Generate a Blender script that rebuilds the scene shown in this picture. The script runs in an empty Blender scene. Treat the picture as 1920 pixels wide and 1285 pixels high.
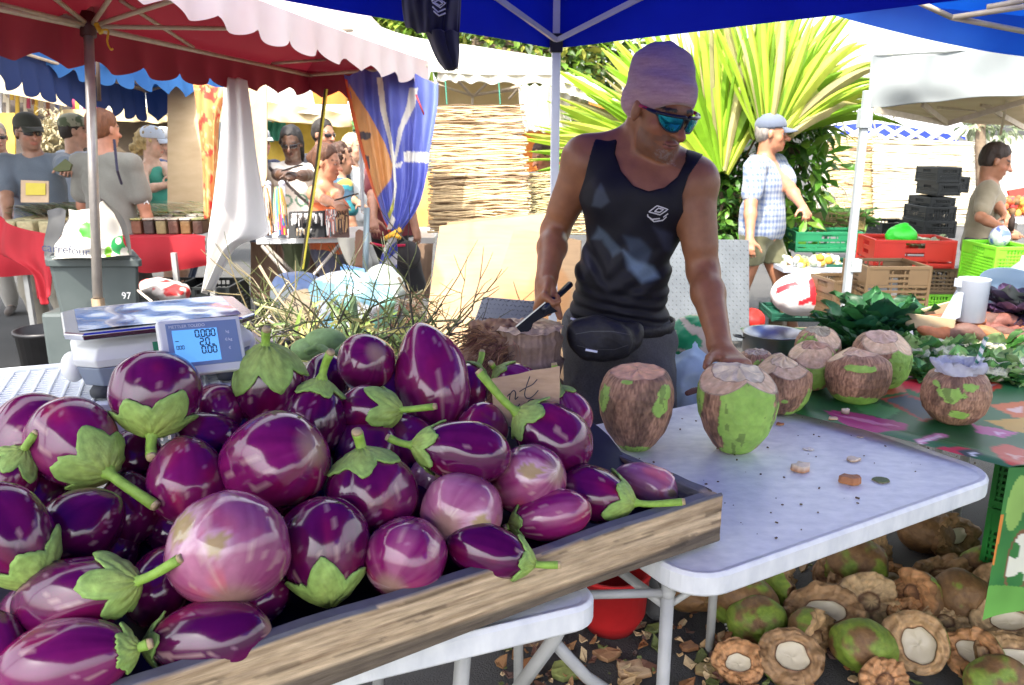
import bpy, bmesh, math, random
import numpy as np
from mathutils import Vector, Matrix, Euler
from mathutils.bvhtree import BVHTree
random.seed(7); rng = np.random.default_rng(7)
SC = bpy.context.scene; COL = SC.collection
# ------------------------------------------------------------ camera model (28 mm lens, eye height 1.55 m)
F = 1500.; H = 1.55; PIT = math.atan(381.5/F); cP, sP = math.cos(PIT), math.sin(PIT)
def P(u, v, t):
    a = (u-960)/F; b = (642.5-v)/F
    return Vector((a*t, (cP+b*sP)*t, H+(-sP+b*cP)*t))
def PZ(u, v, z):
    b = (642.5-v)/F; t = (z-H)/(-sP+b*cP); return P(u, v, t)
def PYY(u, v, y):
    b = (642.5-v)/F; return P(u, v, y/(cP+b*sP))
def proj(p):
    d = Vector(p)-Vector((0,0,H)); t = d.y*cP-d.z*sP; w = d.y*sP+d.z*cP
    return 960+F*d.x/t, 642.5-F*w/t, t
CR = Vector((1,0,0)); CU = Vector((0,sP,cP)); CF = Vector((0,cP,-sP))   # camera right / up / forward
def V3(*a): return Vector(a)
def lerp(a, b, t): return a+(b-a)*t
def sstep(a, b, x):
    x = np.clip((x-a)/(b-a), 0, 1); return x*x*(3-2*x)
# ------------------------------------------------------------ value noise
_perm = np.random.default_rng(3).random(4096).astype(np.float32)
def vnoise(x, y, z):
    x = np.asarray(x, dtype=np.float64); y = np.asarray(y, dtype=np.float64)+np.zeros_like(x); z = np.asarray(z, dtype=np.float64)+np.zeros_like(x)
    xi, yi, zi = np.floor(x).astype(np.int64), np.floor(y).astype(np.int64), np.floor(z).astype(np.int64)
    fx, fy, fz = x-xi, y-yi, z-zi
    fx, fy, fz = fx*fx*(3-2*fx), fy*fy*(3-2*fy), fz*fz*(3-2*fz)
    def h(a, b, c): return _perm[(a*73856093 ^ b*19349663 ^ c*83492791) & 4095]
    r = 0
    for dx in (0, 1):
        for dy in (0, 1):
            for dz in (0, 1):
                r = r+h(xi+dx, yi+dy, zi+dz)*(fx if dx else 1-fx)*(fy if dy else 1-fy)*(fz if dz else 1-fz)
    return r
def fbm(x, y, z, o=3):
    r = 0; a = .5
    for i in range(o): r = r+a*vnoise(x*2**i+i*7.1, y*2**i, z*2**i); a *= .5
    return r/(1-.5**o)
# ------------------------------------------------------------ materials
MC = {}
def mat(name, col=(.5,.5,.5), col2=None, rough=.6, scale=8., bump=0., bscale=40., metal=0., spec=.5, coat=0., attr=False,
        transl=0., emit=0., stretch=None, alpha=1., detail=4., back=None, coords='Object', var=.12, contrast=.25, sheen=0., trans=0., bstretch=None):
    if name in MC: return MC[name]
    m = bpy.data.materials.new(name); MC[name] = m; m.use_nodes = True
    nt = m.node_tree; N = nt.nodes; L = nt.links; N.clear()
    out = N.new('ShaderNodeOutputMaterial'); b = N.new('ShaderNodeBsdfPrincipled')
    tc = N.new('ShaderNodeTexCoord'); mp = N.new('ShaderNodeMapping'); L.new(tc.outputs[coords], mp.inputs[0])
    if stretch: mp.inputs['Scale'].default_value = stretch
    no = N.new('ShaderNodeTexNoise'); no.inputs['Scale'].default_value = scale; no.inputs['Detail'].default_value = detail
    L.new(mp.outputs[0], no.inputs['Vector'])
    rp = N.new('ShaderNodeValToRGB'); rp.color_ramp.elements[0].position = .5-contrast; rp.color_ramp.elements[1].position = .5+contrast
    L.new(no.outputs['Fac'], rp.inputs[0])
    if attr:
        at = N.new('ShaderNodeAttribute'); at.attribute_name = 'Col'
        rp.color_ramp.elements[0].color = (1-var, 1-var, 1-var, 1); rp.color_ramp.elements[1].color = (1+var, 1+var, 1+var, 1)
        mx = N.new('ShaderNodeMix'); mx.data_type = 'RGBA'; mx.blend_type = 'MULTIPLY'; mx.inputs[0].default_value = 1
        L.new(at.outputs['Color'], mx.inputs[6]); L.new(rp.outputs[0], mx.inputs[7]); cs = mx.outputs[2]
    else:
        c2 = col2 if col2 else tuple(min(1, c*(1+var*1.5)) for c in col)
        c1 = col if col2 else tuple(c*(1-var*1.5) for c in col)
        rp.color_ramp.elements[0].color = (*c1, 1); rp.color_ramp.elements[1].color = (*c2, 1); cs = rp.outputs[0]
    if back:
        g = N.new('ShaderNodeNewGeometry'); mb_ = N.new('ShaderNodeMix'); mb_.data_type = 'RGBA'
        L.new(g.outputs['Backfacing'], mb_.inputs[0]); L.new(cs, mb_.inputs[6])
        rb = N.new('ShaderNodeValToRGB'); rb.color_ramp.elements[0].color = (*[c*.85 for c in back], 1); rb.color_ramp.elements[1].color = (*[min(1,c*1.15) for c in back], 1)
        L.new(no.outputs['Fac'], rb.inputs[0]); L.new(rb.outputs[0], mb_.inputs[7]); cs = mb_.outputs[2]
    L.new(cs, b.inputs['Base Color'])
    b.inputs['Roughness'].default_value = rough; b.inputs['Metallic'].default_value = metal
    b.inputs['Specular IOR Level'].default_value = spec; b.inputs['Coat Weight'].default_value = coat; b.inputs['Coat Roughness'].default_value = .08
    b.inputs['Sheen Weight'].default_value = sheen; b.inputs['Alpha'].default_value = alpha; b.inputs['Transmission Weight'].default_value = trans
    if emit: L.new(cs, b.inputs['Emission Color']); b.inputs['Emission Strength'].default_value = emit
    if bump:
        nb = N.new('ShaderNodeTexNoise'); nb.inputs['Scale'].default_value = bscale; nb.inputs['Detail'].default_value = 5
        if bstretch:
            m2 = N.new('ShaderNodeMapping'); m2.inputs['Scale'].default_value = bstretch; L.new(tc.outputs[coords], m2.inputs[0]); L.new(m2.outputs[0], nb.inputs['Vector'])
        else: L.new(mp.outputs[0], nb.inputs['Vector'])
        bp = N.new('ShaderNodeBump'); bp.inputs['Strength'].default_value = bump; bp.inputs['Distance'].default_value = .01
        L.new(nb.outputs['Fac'], bp.inputs['Height']); L.new(bp.outputs[0], b.inputs['Normal'])
    if transl:
        tr = N.new('ShaderNodeBsdfTranslucent'); L.new(cs, tr.inputs['Color']); ms = N.new('ShaderNodeMixShader'); ms.inputs[0].default_value = transl
        L.new(b.outputs[0], ms.inputs[1]); L.new(tr.outputs[0], ms.inputs[2]); L.new(ms.outputs[0], out.inputs[0])
    else: L.new(b.outputs[0], out.inputs[0])
    return m
# ------------------------------------------------------------ objects
def tag(o, label=None, cat=None, group=None, kind=None):
    if label: o['label'] = label
    if cat: o['category'] = cat
    if group: o['group'] = group
    if kind: o['kind'] = kind
    return o
def thing(name, loc, label, cat, group=None, rz=0):
    o = bpy.data.objects.new(name, None); COL.objects.link(o); o.location = loc; o.rotation_euler = (0, 0, rz); o.empty_display_size = .05
    return tag(o, label, cat, group)
def wloc(o):
    l = Vector((0,0,0))
    while o: l = l+Vector(o.location); o = o.parent
    return l
def link_mesh(name, me, m, parent=None, origin=None, local=False):
    o = bpy.data.objects.new(name, me); COL.objects.link(o)
    if m: me.materials.append(m)
    if parent:
        o.parent = parent
        if not local: me.transform(Matrix.Translation(-wloc(parent)))
    elif origin is None and not local:
        n = len(me.vertices); co = np.empty(n*3, dtype=np.float32); me.vertices.foreach_get('co', co); co = co.reshape(-1, 3)
        mn, mx = co.min(0), co.max(0); origin = Vector(((mn[0]+mx[0])/2, (mn[1]+mx[1])/2, mn[2]))
    if origin is not None:
        me.transform(Matrix.Translation(-Vector(origin))); o.location = origin
    return o
class MB:
    def __init__(s): s.v = []; s.f = []; s.c = []; s.usec = False
    def add(s, vs, fs, col=None):
        n = len(s.v); s.v.extend([tuple(p) for p in vs]); s.f.extend([tuple(i+n for i in f) for f in fs])
        if col is not None:
            s.usec = True
            if hasattr(col[0], '__len__'): s.c.extend([tuple(c) for c in col])
            else: s.c.extend([tuple(col)]*len(vs))
        else: s.c.extend([(1,1,1)]*len(vs))
        return s
    def box(s, c, size, rot=None, col=None):
        M = (rot.to_matrix() if isinstance(rot, Euler) else rot) if rot is not None else Matrix.Identity(3); c = Vector(c)
        vs = [c+M@Vector((x*size[0]/2, y*size[1]/2, z*size[2]/2)) for z in (-1,1) for y in (-1,1) for x in (-1,1)]
        return s.add(vs, [(0,2,3,1),(4,5,7,6),(0,1,5,4),(2,6,7,3),(0,4,6,2),(1,3,7,5)], col)
    def beam(s, a, b, w, h, up=(0,0,1), col=None):
        a = Vector(a); b = Vector(b); d = (b-a); L = d.length; d.normalize(); x = d.cross(Vector(up)); x.normalize(); z = x.cross(d)
        return s.box((a+b)/2, (w, L, h), Matrix((x, d, z)).transposed(), col)
    def tube(s, pts, r, n=8, col=None, cap=True, flat=1.):
        pts = [Vector(p) for p in pts]; m = len(pts); rs = r if hasattr(r, '__len__') else [r]*m
        vs = []; fs = []; prev = None
        for i, p in enumerate(pts):
            d = (pts[min(i+1, m-1)]-pts[max(i-1, 0)]).normalized()
            if prev is None: x = d.orthogonal().normalized()
            else:
                x = prev-d*prev.dot(d)
                x = x.normalized() if x.length > 1e-6 else d.orthogonal().normalized()
            prev = x; y = d.cross(x)
            for k in range(n):
                a = 2*math.pi*k/n; vs.append(p+(x*math.cos(a)+y*math.sin(a)*flat)*rs[i])
        for i in range(m-1):
            for k in range(n):
                a = i*n+k; b = i*n+(k+1)%n; fs.append((a, b, b+n, a+n))
        if cap: fs.append(tuple(range(n-1, -1, -1))); fs.append(tuple((m-1)*n+k for k in range(n)))
        return s.add(vs, fs, col)
    def lathe(s, prof, n=24, M=None, col=None, cap=True):
        vs = []; fs = []; M = M or Matrix.Identity(4); m = len(prof)
        for r, z in prof:
            for k in range(n):
                a = 2*math.pi*k/n; vs.append(M@Vector((r*math.cos(a), r*math.sin(a), z)))
        for i in range(m-1):
            for k in range(n):
                a = i*n+k; b = i*n+(k+1)%n; fs.append((a, b, b+n, a+n))
        if cap: fs.append(tuple(range(n-1, -1, -1))); fs.append(tuple((m-1)*n+k for k in range(n)))
        return s.add(vs, fs, col)
    def grid(s, G, colf=None, closed=False):
        nr = len(G); nc = len(G[0]); vs = [p for row in G for p in row]; fs = []
        for i in range(nr-1):
            for j in range(nc-(0 if closed else 1)):
                a = i*nc+j; b = i*nc+(j+1)%nc; fs.append((a, b, b+nc, a+nc))
        return s.add(vs, fs, colf)
    def prism(s, poly, n, th, col=None):
        poly = [Vector(p) for p in poly]; n = Vector(n).normalized()*th; k = len(poly)
        vs = poly+[p+n for p in poly]; fs = [tuple(range(k-1, -1, -1)), tuple(range(k, 2*k))]
        for i in range(k): fs.append((i, (i+1)%k, k+(i+1)%k, k+i))
        return s.add(vs, fs, col)
    def sph(s, c, r, n=12, m=8, M=None, col=None):
        c = Vector(c); r = r if hasattr(r, '__len__') else (r,r,r); vs = []; fs = []
        M = M or Matrix.Identity(3)
        for i in range(m+1):
            th = math.pi*i/m
            for k in range(n):
                a = 2*math.pi*k/n; vs.append(c+M@Vector((r[0]*math.sin(th)*math.cos(a), r[1]*math.sin(th)*math.sin(a), -r[2]*math.cos(th))))
        for i in range(m):
            for k in range(n):
                a = i*n+k; b = i*n+(k+1)%n; fs.append((a, b, b+n, a+n))
        return s.add(vs, fs, col)
    def leaf(s, p, d, up, L, W, bend=.3, n=4, col=None, fold=.15):
        p = Vector(p); d = Vector(d).normalized(); up = Vector(up); x = d.cross(up); x = x.normalized() if x.length > 1e-5 else d.orthogonal().normalized(); z = x.cross(d).normalized()
        vs = []; fs = []
        for i in range(n+1):
            q = i/n; w = W*math.sin(math.pi*min(1, .06+.94*q)**.8)*.5; c = p+d*L*q-z*bend*L*q*q
            vs += [c-x*w+z*fold*w, c, c+x*w+z*fold*w]
        for i in range(n):
            a = i*3; fs += [(a, a+1, a+4, a+3), (a+1, a+2, a+5, a+4)]
        return s.add(vs, fs, col)
    def build(s, name, m, parent=None, smooth=False, bevel=0, local=False, origin=None, solid=0, subd=0, weld=False):
        me = bpy.data.meshes.new(name); me.from_pydata(s.v, [], s.f); me.update()
        if s.usec:
            ca = me.color_attributes.new('Col', 'FLOAT_COLOR', 'POINT'); a = np.ones((len(s.v), 4), dtype=np.float32); a[:, :3] = np.array(s.c, dtype=np.float32); ca.data.foreach_set('color', a.ravel())
        if smooth: me.polygons.foreach_set('use_smooth', [True]*len(me.polygons))
        o = link_mesh(name, me, m, parent, origin, local)
        if weld: w = o.modifiers.new('w', 'WELD'); w.merge_threshold = .0005
        if solid: q = o.modifiers.new('s', 'SOLIDIFY'); q.thickness = solid; q.offset = 0
        if bevel: q = o.modifiers.new('b', 'BEVEL'); q.width = bevel; q.segments = 2; q.limit_method = 'ANGLE'; q.angle_limit = math.radians(40)
        if subd: q = o.modifiers.new('u', 'SUBSURF'); q.levels = subd; q.render_levels = subd
        return o
def spline(pts, n):
    pts = [Vector(p) for p in pts]; m = len(pts); out = []
    for i in range(n):
        x = i/(n-1)*(m-1); k = min(int(x), m-2); f = x-k
        p0 = pts[max(k-1, 0)] if k > 0 else pts[0]*2-pts[1]; p1 = pts[k]; p2 = pts[k+1]; p3 = pts[k+2] if k+2 < m else pts[m-1]*2-pts[m-2]
        out.append(.5*((2*p1)+(p2-p0)*f+(2*p0-5*p1+4*p2-p3)*f*f+(3*p1-p0-3*p2+p3)*f**3))
    return out
def lin(pts, n):
    pts = [Vector(p) for p in pts]; m = len(pts); out = []
    for i in range(n):
        x = i/(n-1)*(m-1); k = min(int(x), m-2); out.append(pts[k].lerp(pts[k+1], x-k))
    return out
def patch(rows, nu, nv, smooth_u=True, smooth_v=True, disp=None):
    """rows of points -> nv x nu grid"""
    fu = spline if smooth_u else lin; fv = spline if smooth_v else lin
    R = [fu(r, nu) for r in rows]; cols = [fv([R[i][j] for i in range(len(rows))], nv) for j in range(nu)]
    G = [[cols[j][i] for j in range(nu)] for i in range(nv)]
    if disp:
        for i in range(nv):
            for j in range(nu): G[i][j] = G[i][j]+disp(j/(nu-1), i/(nv-1))
    return G
def PR(rows): return [[P(*q) for q in r] for r in rows]
def valance(mb, pts, drop, nsc, n=160, flare=Vector((0,0,0)), ph=0, ruf=.012, col=None):
    top = spline(pts, n); G = [[], [], [], []]
    for i, p in enumerate(top):
        s = i/(n-1); sc = drop*(.72+.28*abs(math.sin(math.pi*(s*nsc+ph)))); w = math.sin(s*nsc*7.3+ph)*ruf
        for k in range(4):
            q = k/3; G[k].append(p+Vector((w*q, w*q, -sc*q))+flare*q)
    mb.grid(G, col)
def inpoly(x, y, poly):
    x = np.asarray(x); y = np.asarray(y); r = np.zeros(x.shape, bool); n = len(poly); j = n-1
    for i in range(n):
        xi, yi = poly[i]; xj, yj = poly[j]
        with np.errstate(divide='ignore', invalid='ignore'):
            c = ((yi > y) != (yj > y)) & (x < (xj-xi)*(y-yi)/((yj-yi) if yj != yi else 1e-9)+xi)
        r ^= c; j = i
    return r
# ------------------------------------------------------------ signed-distance bodies -> one continuous surface
class SDF:
    def __init__(s): s.p = []
    def cap(s, a, b, ra, rb=None, k=.02): s.p.append(('c', np.array(a, float), np.array(b, float), ra, ra if rb is None else rb, k)); return s
    def ell(s, c, r, M=None, k=.03): s.p.append(('e', np.array(c, float), np.array(r, float), np.array(M if M is not None else Matrix.Identity(3)), 0, k)); return s
    def cut(s, c, r, M=None, k=.01): s.p.append(('x', np.array(c, float), np.array(r, float), np.array(M if M is not None else Matrix.Identity(3)), 0, k)); return s
    def plane(s, p, n, k=.002): s.p.append(('p', np.array(p, float), np.array(n, float)/np.linalg.norm(n), 0, 0, k)); return s
    def bounds(s):
        lo = np.full(3, 1e9); hi = -lo
        for q in s.p:
            if q[0] == 'c': r = max(q[3], q[4]); lo = np.minimum(lo, np.minimum(q[1], q[2])-r); hi = np.maximum(hi, np.maximum(q[1], q[2])+r)
            elif q[0] == 'e': r = q[2].max(); lo = np.minimum(lo, q[1]-r); hi = np.maximum(hi, q[1]+r)
        return lo, hi
    def mesh(s, h, disp=None, crop=None):
        lo, hi = s.bounds(); lo = lo-3*h; hi = hi+3*h
        if crop: lo = np.maximum(lo, crop[0]); hi = np.minimum(hi, crop[1])
        n = np.ceil((hi-lo)/h).astype(int)+1
        D = np.full(n, .2, dtype=np.float32); ax = [lo[i]+h*np.arange(n[i]) for i in range(3)]
        for q in s.p:
            t = q[0]; k = q[5]
            if t == 'c': r = max(q[3], q[4]); l0 = np.minimum(q[1], q[2])-r-k-3*h; h0 = np.maximum(q[1], q[2])+r+k+3*h
            elif t in 'ex': r = q[2].max(); l0 = q[1]-r-k-3*h; h0 = q[1]+r+k+3*h
            else: l0, h0 = lo, hi
            i0 = np.clip(np.floor((l0-lo)/h).astype(int), 0, n); i1 = np.clip(np.ceil((h0-lo)/h).astype(int)+1, 0, n)
            if (i1 <= i0).any(): continue
            X = ax[0][i0[0]:i1[0], None, None]; Y = ax[1][None, i0[1]:i1[1], None]; Z = ax[2][None, None, i0[2]:i1[2]]
            sub = D[i0[0]:i1[0], i0[1]:i1[1], i0[2]:i1[2]]
            if t == 'c':
                a = q[1]; d = q[2]-a; L2 = max(float(d@d), 1e-9)
                T = np.clip(((X-a[0])*d[0]+(Y-a[1])*d[1]+(Z-a[2])*d[2])/L2, 0, 1)
                e = np.sqrt((X-a[0]-T*d[0])**2+(Y-a[1]-T*d[1])**2+(Z-a[2]-T*d[2])**2)-(q[3]+(q[4]-q[3])*T)
            elif t in 'ex':
                c = q[1]; M = q[3]; x, y, z = X-c[0], Y-c[1], Z-c[2]
                lx = M[0,0]*x+M[1,0]*y+M[2,0]*z; ly = M[0,1]*x+M[1,1]*y+M[2,1]*z; lz = M[0,2]*x+M[1,2]*y+M[2,2]*z
                r = q[2]; k0 = np.sqrt((lx/r[0])**2+(ly/r[1])**2+(lz/r[2])**2); k1 = np.sqrt((lx/r[0]**2)**2+(ly/r[1]**2)**2+(lz/r[2]**2)**2)
                e = k0*(k0-1)/np.maximum(k1, 1e-6)
            else: e = (X-q[1][0])*q[2][0]+(Y-q[1][1])*q[2][1]+(Z-q[1][2])*q[2][2]
            if t in 'ce':
                hh = np.clip(.5+.5*(e-sub)/k, 0, 1); sub[...] = e*(1-hh)+sub*hh-k*hh*(1-hh)
            else:
                e = e if t == 'p' else -e
                hh = np.clip(.5-.5*(e-sub)/k, 0, 1); sub[...] = e*(1-hh)+sub*hh+k*hh*(1-hh)
        if disp is not None:
            ii = np.nonzero(np.abs(D) < .03); D[ii] += disp(ax[0][ii[0]], ax[1][ii[1]], ax[2][ii[2]])
        D[0] = .2; D[-1] = .2; D[:, 0] = .2; D[:, -1] = .2; D[:, :, 0] = .2; D[:, :, -1] = .2
        return nets(D, lo, h)
def nets(D, lo, h):
    S = D < 0; n = D.shape; N1 = n[1]*n[2]; N2 = n[2]
    ids = []; pos = []; quads = []
    for a in range(3):
        sl0 = [slice(None)]*3; sl1 = [slice(None)]*3; sl0[a] = slice(0, -1); sl1[a] = slice(1, None)
        A = S[tuple(sl0)]; B = S[tuple(sl1)]; I = np.array(np.nonzero(A != B)).T
        I1 = I.copy(); I1[:, a] += 1
        d0 = D[tuple(I.T)]; d1 = D[tuple(I1.T)]; T = d0/(d0-d1); p = I.astype(np.float64); p[:, a] += T
        b, c = (a+1) % 3, (a+2) % 3; inside = S[tuple(I.T)]
        cs = []
        for db, dc in ((-1,-1),(0,-1),(0,0),(-1,0)):
            J = I.copy(); J[:, b] += db; J[:, c] += dc; cid = J[:, 0]*N1+J[:, 1]*N2+J[:, 2]; cs.append(cid); ids.append(cid); pos.append(p)
        Q = np.stack(cs, 1); Q[~inside] = Q[~inside][:, ::-1]; quads.append(Q)
    ids = np.concatenate(ids); pos = np.concatenate(pos); Q = np.concatenate(quads)
    u, inv = np.unique(ids, return_inverse=True); cnt = np.bincount(inv); vs = np.stack([np.bincount(inv, weights=pos[:, i])/cnt for i in range(3)], 1)*h+lo
    return vs, np.searchsorted(u, Q)
def relax(vs, Q, it=1, lam=.5):
    for _ in range(it):
        acc = np.zeros_like(vs); cnt = np.zeros(len(vs))
        for i in range(4):
            a = Q[:, i]; b = Q[:, (i+1) % 4]
            np.add.at(acc, a, vs[b]); np.add.at(acc, b, vs[a]); np.add.at(cnt, a, 1); np.add.at(cnt, b, 1)
        vs = vs*(1-lam)+lam*acc/np.maximum(cnt, 1)[:, None]
    return vs
def smesh(name, sd, h, m, parent=None, colf=None, disp=None, rel=1, crop=None):
    vs, Q = sd.mesh(h, disp, crop); vs = relax(vs, Q, rel, .5)
    me = bpy.data.meshes.new(name); me.vertices.add(len(vs)); me.vertices.foreach_set('co', vs.astype(np.float32).ravel())
    me.loops.add(Q.size); me.loops.foreach_set('vertex_index', Q.astype(np.int32).ravel())
    me.polygons.add(len(Q)); me.polygons.foreach_set('loop_start', np.arange(0, Q.size, 4, dtype=np.int32))
    try: me.polygons.foreach_set('loop_total', np.full(len(Q), 4, dtype=np.int32))
    except Exception: pass
    me.update(calc_edges=True); me.validate(); me.polygons.foreach_set('use_smooth', [True]*len(me.polygons))
    if colf is not None:
        if callable(colf): c = colf(vs)
        else: c = np.tile(np.array(colf, float), (len(vs), 1))
        ca = me.color_attributes.new('Col', 'FLOAT_COLOR', 'POINT'); a = np.ones((len(me.vertices), 4), dtype=np.float32); a[:, :3] = c[:len(me.vertices)]; ca.data.foreach_set('color', a.ravel())
    return link_mesh(name, me, m, parent)
def copy_tree(o, parent=None, name=None):
    c = o.copy(); COL.objects.link(c); c.parent = parent
    for ch in list(o.children): copy_tree(ch, c)
    return c
def decal(target, strokes, o, ex, ey, nrm, w, name, m, parent, lift=.0015, seg=.004):
    """strokes: 2D polylines (x,y) in plane o,ex,ey projected along -nrm on to target's surface as raised ribbons; filled quads if stroke flagged"""
    me = target.data; T = Matrix.Translation(wloc(target)); bv = BVHTree.FromPolygons([T@v.co for v in me.vertices], [tuple(p.vertices) for p in me.polygons])
    mb = MB(); nrm = Vector(nrm).normalized()
    def drop(x, y):
        p = Vector(o)+Vector(ex)*x+Vector(ey)*y; h = bv.ray_cast(p+nrm*.2, -nrm, .5)
        return (h[0]+nrm*lift) if h[0] is not None else p
    for st in strokes:
        pts = []
        for a, b in zip(st[:-1], st[1:]):
            L = math.hypot(b[0]-a[0], b[1]-a[1]); k = max(1, int(L/seg))
            for i in range(k): pts.append((a[0]+(b[0]-a[0])*i/k, a[1]+(b[1]-a[1])*i/k))
        pts.append(st[-1]); G = [[], []]
        for i, p in enumerate(pts):
            q0 = pts[max(i-1, 0)]; q1 = pts[min(i+1, len(pts)-1)]; dx, dy = q1[0]-q0[0], q1[1]-q0[1]; l = math.hypot(dx, dy) or 1
            nx, ny = -dy/l*w/2, dx/l*w/2; G[0].append(drop(p[0]+nx, p[1]+ny)); G[1].append(drop(p[0]-nx, p[1]-ny))
        mb.grid(G)
    return mb.build(name, m, parent)
def text_obj(s, size, m, parent, M, name='lettering', extrude=.0004):
    cu = bpy.data.curves.new(name, 'FONT'); cu.body = s; cu.size = size; cu.extrude = extrude; cu.align_x = 'CENTER'; cu.align_y = 'CENTER'
    to = bpy.data.objects.new('tmp', cu); COL.objects.link(to); bpy.context.view_layer.update()
    me = bpy.data.meshes.new_from_object(to.evaluated_get(bpy.context.evaluated_depsgraph_get())); bpy.data.objects.remove(to); me.name = name
    me.transform(M); return link_mesh(name, me, m, parent)
def frame(o, x, y):
    x = Vector(x).normalized(); z = x.cross(Vector(y)).normalized(); y = z.cross(x)
    M = Matrix((x, y, z)).transposed().to_4x4(); M.translation = Vector(o); return M
# ============================================================ materials used in the foreground
m_plastic = mat('white_table_plastic', (.64,.66,.67), (.86,.87,.85), rough=.38, scale=13, stretch=(2,3,1), bump=.08, bscale=60)
m_tubegrey = mat('grey_painted_tube', (.36,.36,.35), (.46,.46,.44), rough=.4, scale=20)
m_wood = mat('weathered_plank', (.2,.14,.08), (.52,.41,.26), rough=.85, scale=5, stretch=(1.2,1.2,14), bump=.7, bscale=9, contrast=.2)
m_attr = mat('painted_matte', attr=True, rough=.75, var=.08, scale=30)
m_egg = mat('eggplant_skin', attr=True, rough=.13, spec=.62, var=.1, scale=60, bump=.02, bscale=30, coat=.25)
m_calyx = mat('calyx_green', attr=True, rough=.6, var=.22, scale=70, bump=.25, bscale=90, transl=.08)
m_husk = mat('coconut_husk', attr=True, rough=.62, var=.18, scale=50, bump=.4, bscale=55)
m_shave = mat('shaved_coconut', attr=True, rough=.7, var=.16, scale=45, bump=.8, bscale=60, bstretch=(1,1,.22))
m_kernel = mat('coconut_flesh', (.50,.42,.29), (.70,.62,.48), rough=.4, scale=9, bump=.1)
m_black = mat('black_plastic', (.012,.012,.014), (.03,.03,.035), rough=.4, scale=10)
# ============================================================ tables
def rrect(c, a, n, w, d, r, k=6):
    """rounded rectangle from corner c, along a by w and along n by d"""
    a = Vector((*a, 0)).normalized(); n = Vector((*n, 0)).normalized(); c = Vector(c); out = []
    for cx, cy, a0 in ((r, r, 180), (w-r, r, 270), (w-r, d-r, 0), (r, d-r, 90)):
        for i in range(k+1):
            q = math.radians(a0+90*i/k); out.append(c+a*(cx+r*math.cos(q))+n*(cy+r*math.sin(q)))
    return out
def table_top(c, a, n, w, d, r, z, th, par, name='tabletop'):
    o = rrect((c[0], c[1], 0), a, n, w, d, r); i1 = rrect((c[0]+a[0]*.02+n[0]*.02, c[1]+a[1]*.02+n[1]*.02, 0), a, n, w-.04, d-.04, max(.01, r-.02))
    rows = []
    for P_, zz in ((i1, z-.004), (o, z-.001)):
        pass
    lo = rrect((c[0]+a[0]*.006+n[0]*.006, c[1]+a[1]*.006+n[1]*.006, 0), a, n, w-.012, d-.012, max(.01, r-.006))
    mb = MB(); K = len(o); rings = [(i1, z-.005), (lo, z), (o, z-.008), (o, z-th+.006), (lo, z-th)]
    for ring, zz in rings: mb.v += [(p.x, p.y, zz) for p in ring]; mb.c += [(1,1,1)]*K
    for i in range(len(rings)-1):
        for k in range(K): mb.f.append((i*K+k, (i+1)*K+k, (i+1)*K+(k+1)%K, i*K+(k+1)%K))
    mb.f.append(tuple(range(K))); mb.f.append(tuple(4*K+k for k in range(K-1, -1, -1)))
    return mb.build(name, m_plastic, par, bevel=.002)
TZ = .77
a_ = Vector((.869,.495)); n_ = Vector((-.495,.869)); Acor = Vector((1.184,1.782))-a_*.985
tA = thing('folding_table', (*(Acor+a_*.5+n_*.4), 0), 'white plastic folding table with chopped coconuts standing on it', 'table')
table_top(Acor, a_, n_, .985, .777, .09, TZ, .05, tA)
for (p, q) in ((.03, .1), (.68, .62), (.03, .68)):
    b = Acor+a_*p+n_*q; MB().tube([(b.x, b.y, 0), (b.x, b.y, .73)], .0135, 10).build('leg', m_tubegrey, tA, smooth=True)
b0 = Acor+a_*.03+n_*.1; b1 = Acor+a_*.03+n_*.68
MB().tube([(b0.x, b0.y, .66), (b1.x, b1.y, .66)], .01, 8).tube([(b0.x, b0.y, .69), (b0.x-.3, b0.y-.03, .7)], .009, 8).sph((b0.x, b0.y, .69), .016, 8, 6).tube([(b0.x, b0.y, .66), (b0.x+.2, b0.y+.1, .73)], .007, 6).build('brace', m_tubegrey, tA, smooth=True)
eb = Vector((-.93,-.367)); nb = Vector((-.367,.93)); Bc = Vector((.16,1.24))
tB = thing('folding_table', (*(Bc+eb*.9+nb*.4), 0), 'white plastic folding table under the wooden tray of eggplants', 'table')
table_top(Bc, -eb*-1, nb, 2.0, .86, .05, TZ-.003, .05, tB)
for p, q in ((.22, .1), (1.8, .1), (.22, .72), (1.8, .72)):
    b = Bc+eb*p+nb*q; MB().tube([(b.x-.06, b.y+.02, 0), (b.x, b.y, .73)], .015, 10).build('leg', m_tubegrey, tB, smooth=True)
q0 = P(1045,1195,1.45); MB().tube([P(1065,1150,1.42), P(1035,1205,1.45), P(965,1300,1.5)], .014, 8).tube([P(1030,1195,1.46), P(1100,1270,1.55), P(1190,1330,1.6)], .012, 8).build('brace', m_tubegrey, tB, smooth=True)
# specks on the table
mb = MB()
for i in range(80):
    p = Acor+a_*random.uniform(.1, 1.02)+n_*random.uniform(.05, .74); s = random.uniform(.0008, .0042)
    an = random.random()*3; rt = Euler((0, 0, an)); mb.box((p.x, p.y, TZ-.004+s*.3), (s*random.uniform(1, 2.2), s, s*.6), rt)
tag(mb.build('husk_crumbs', mat('crumb', (.05,.03,.02), (.2,.13,.07), rough=.9, scale=200), bevel=0), 'dark husk crumbs scattered over the white table', 'crumbs', kind='stuff')
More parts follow.
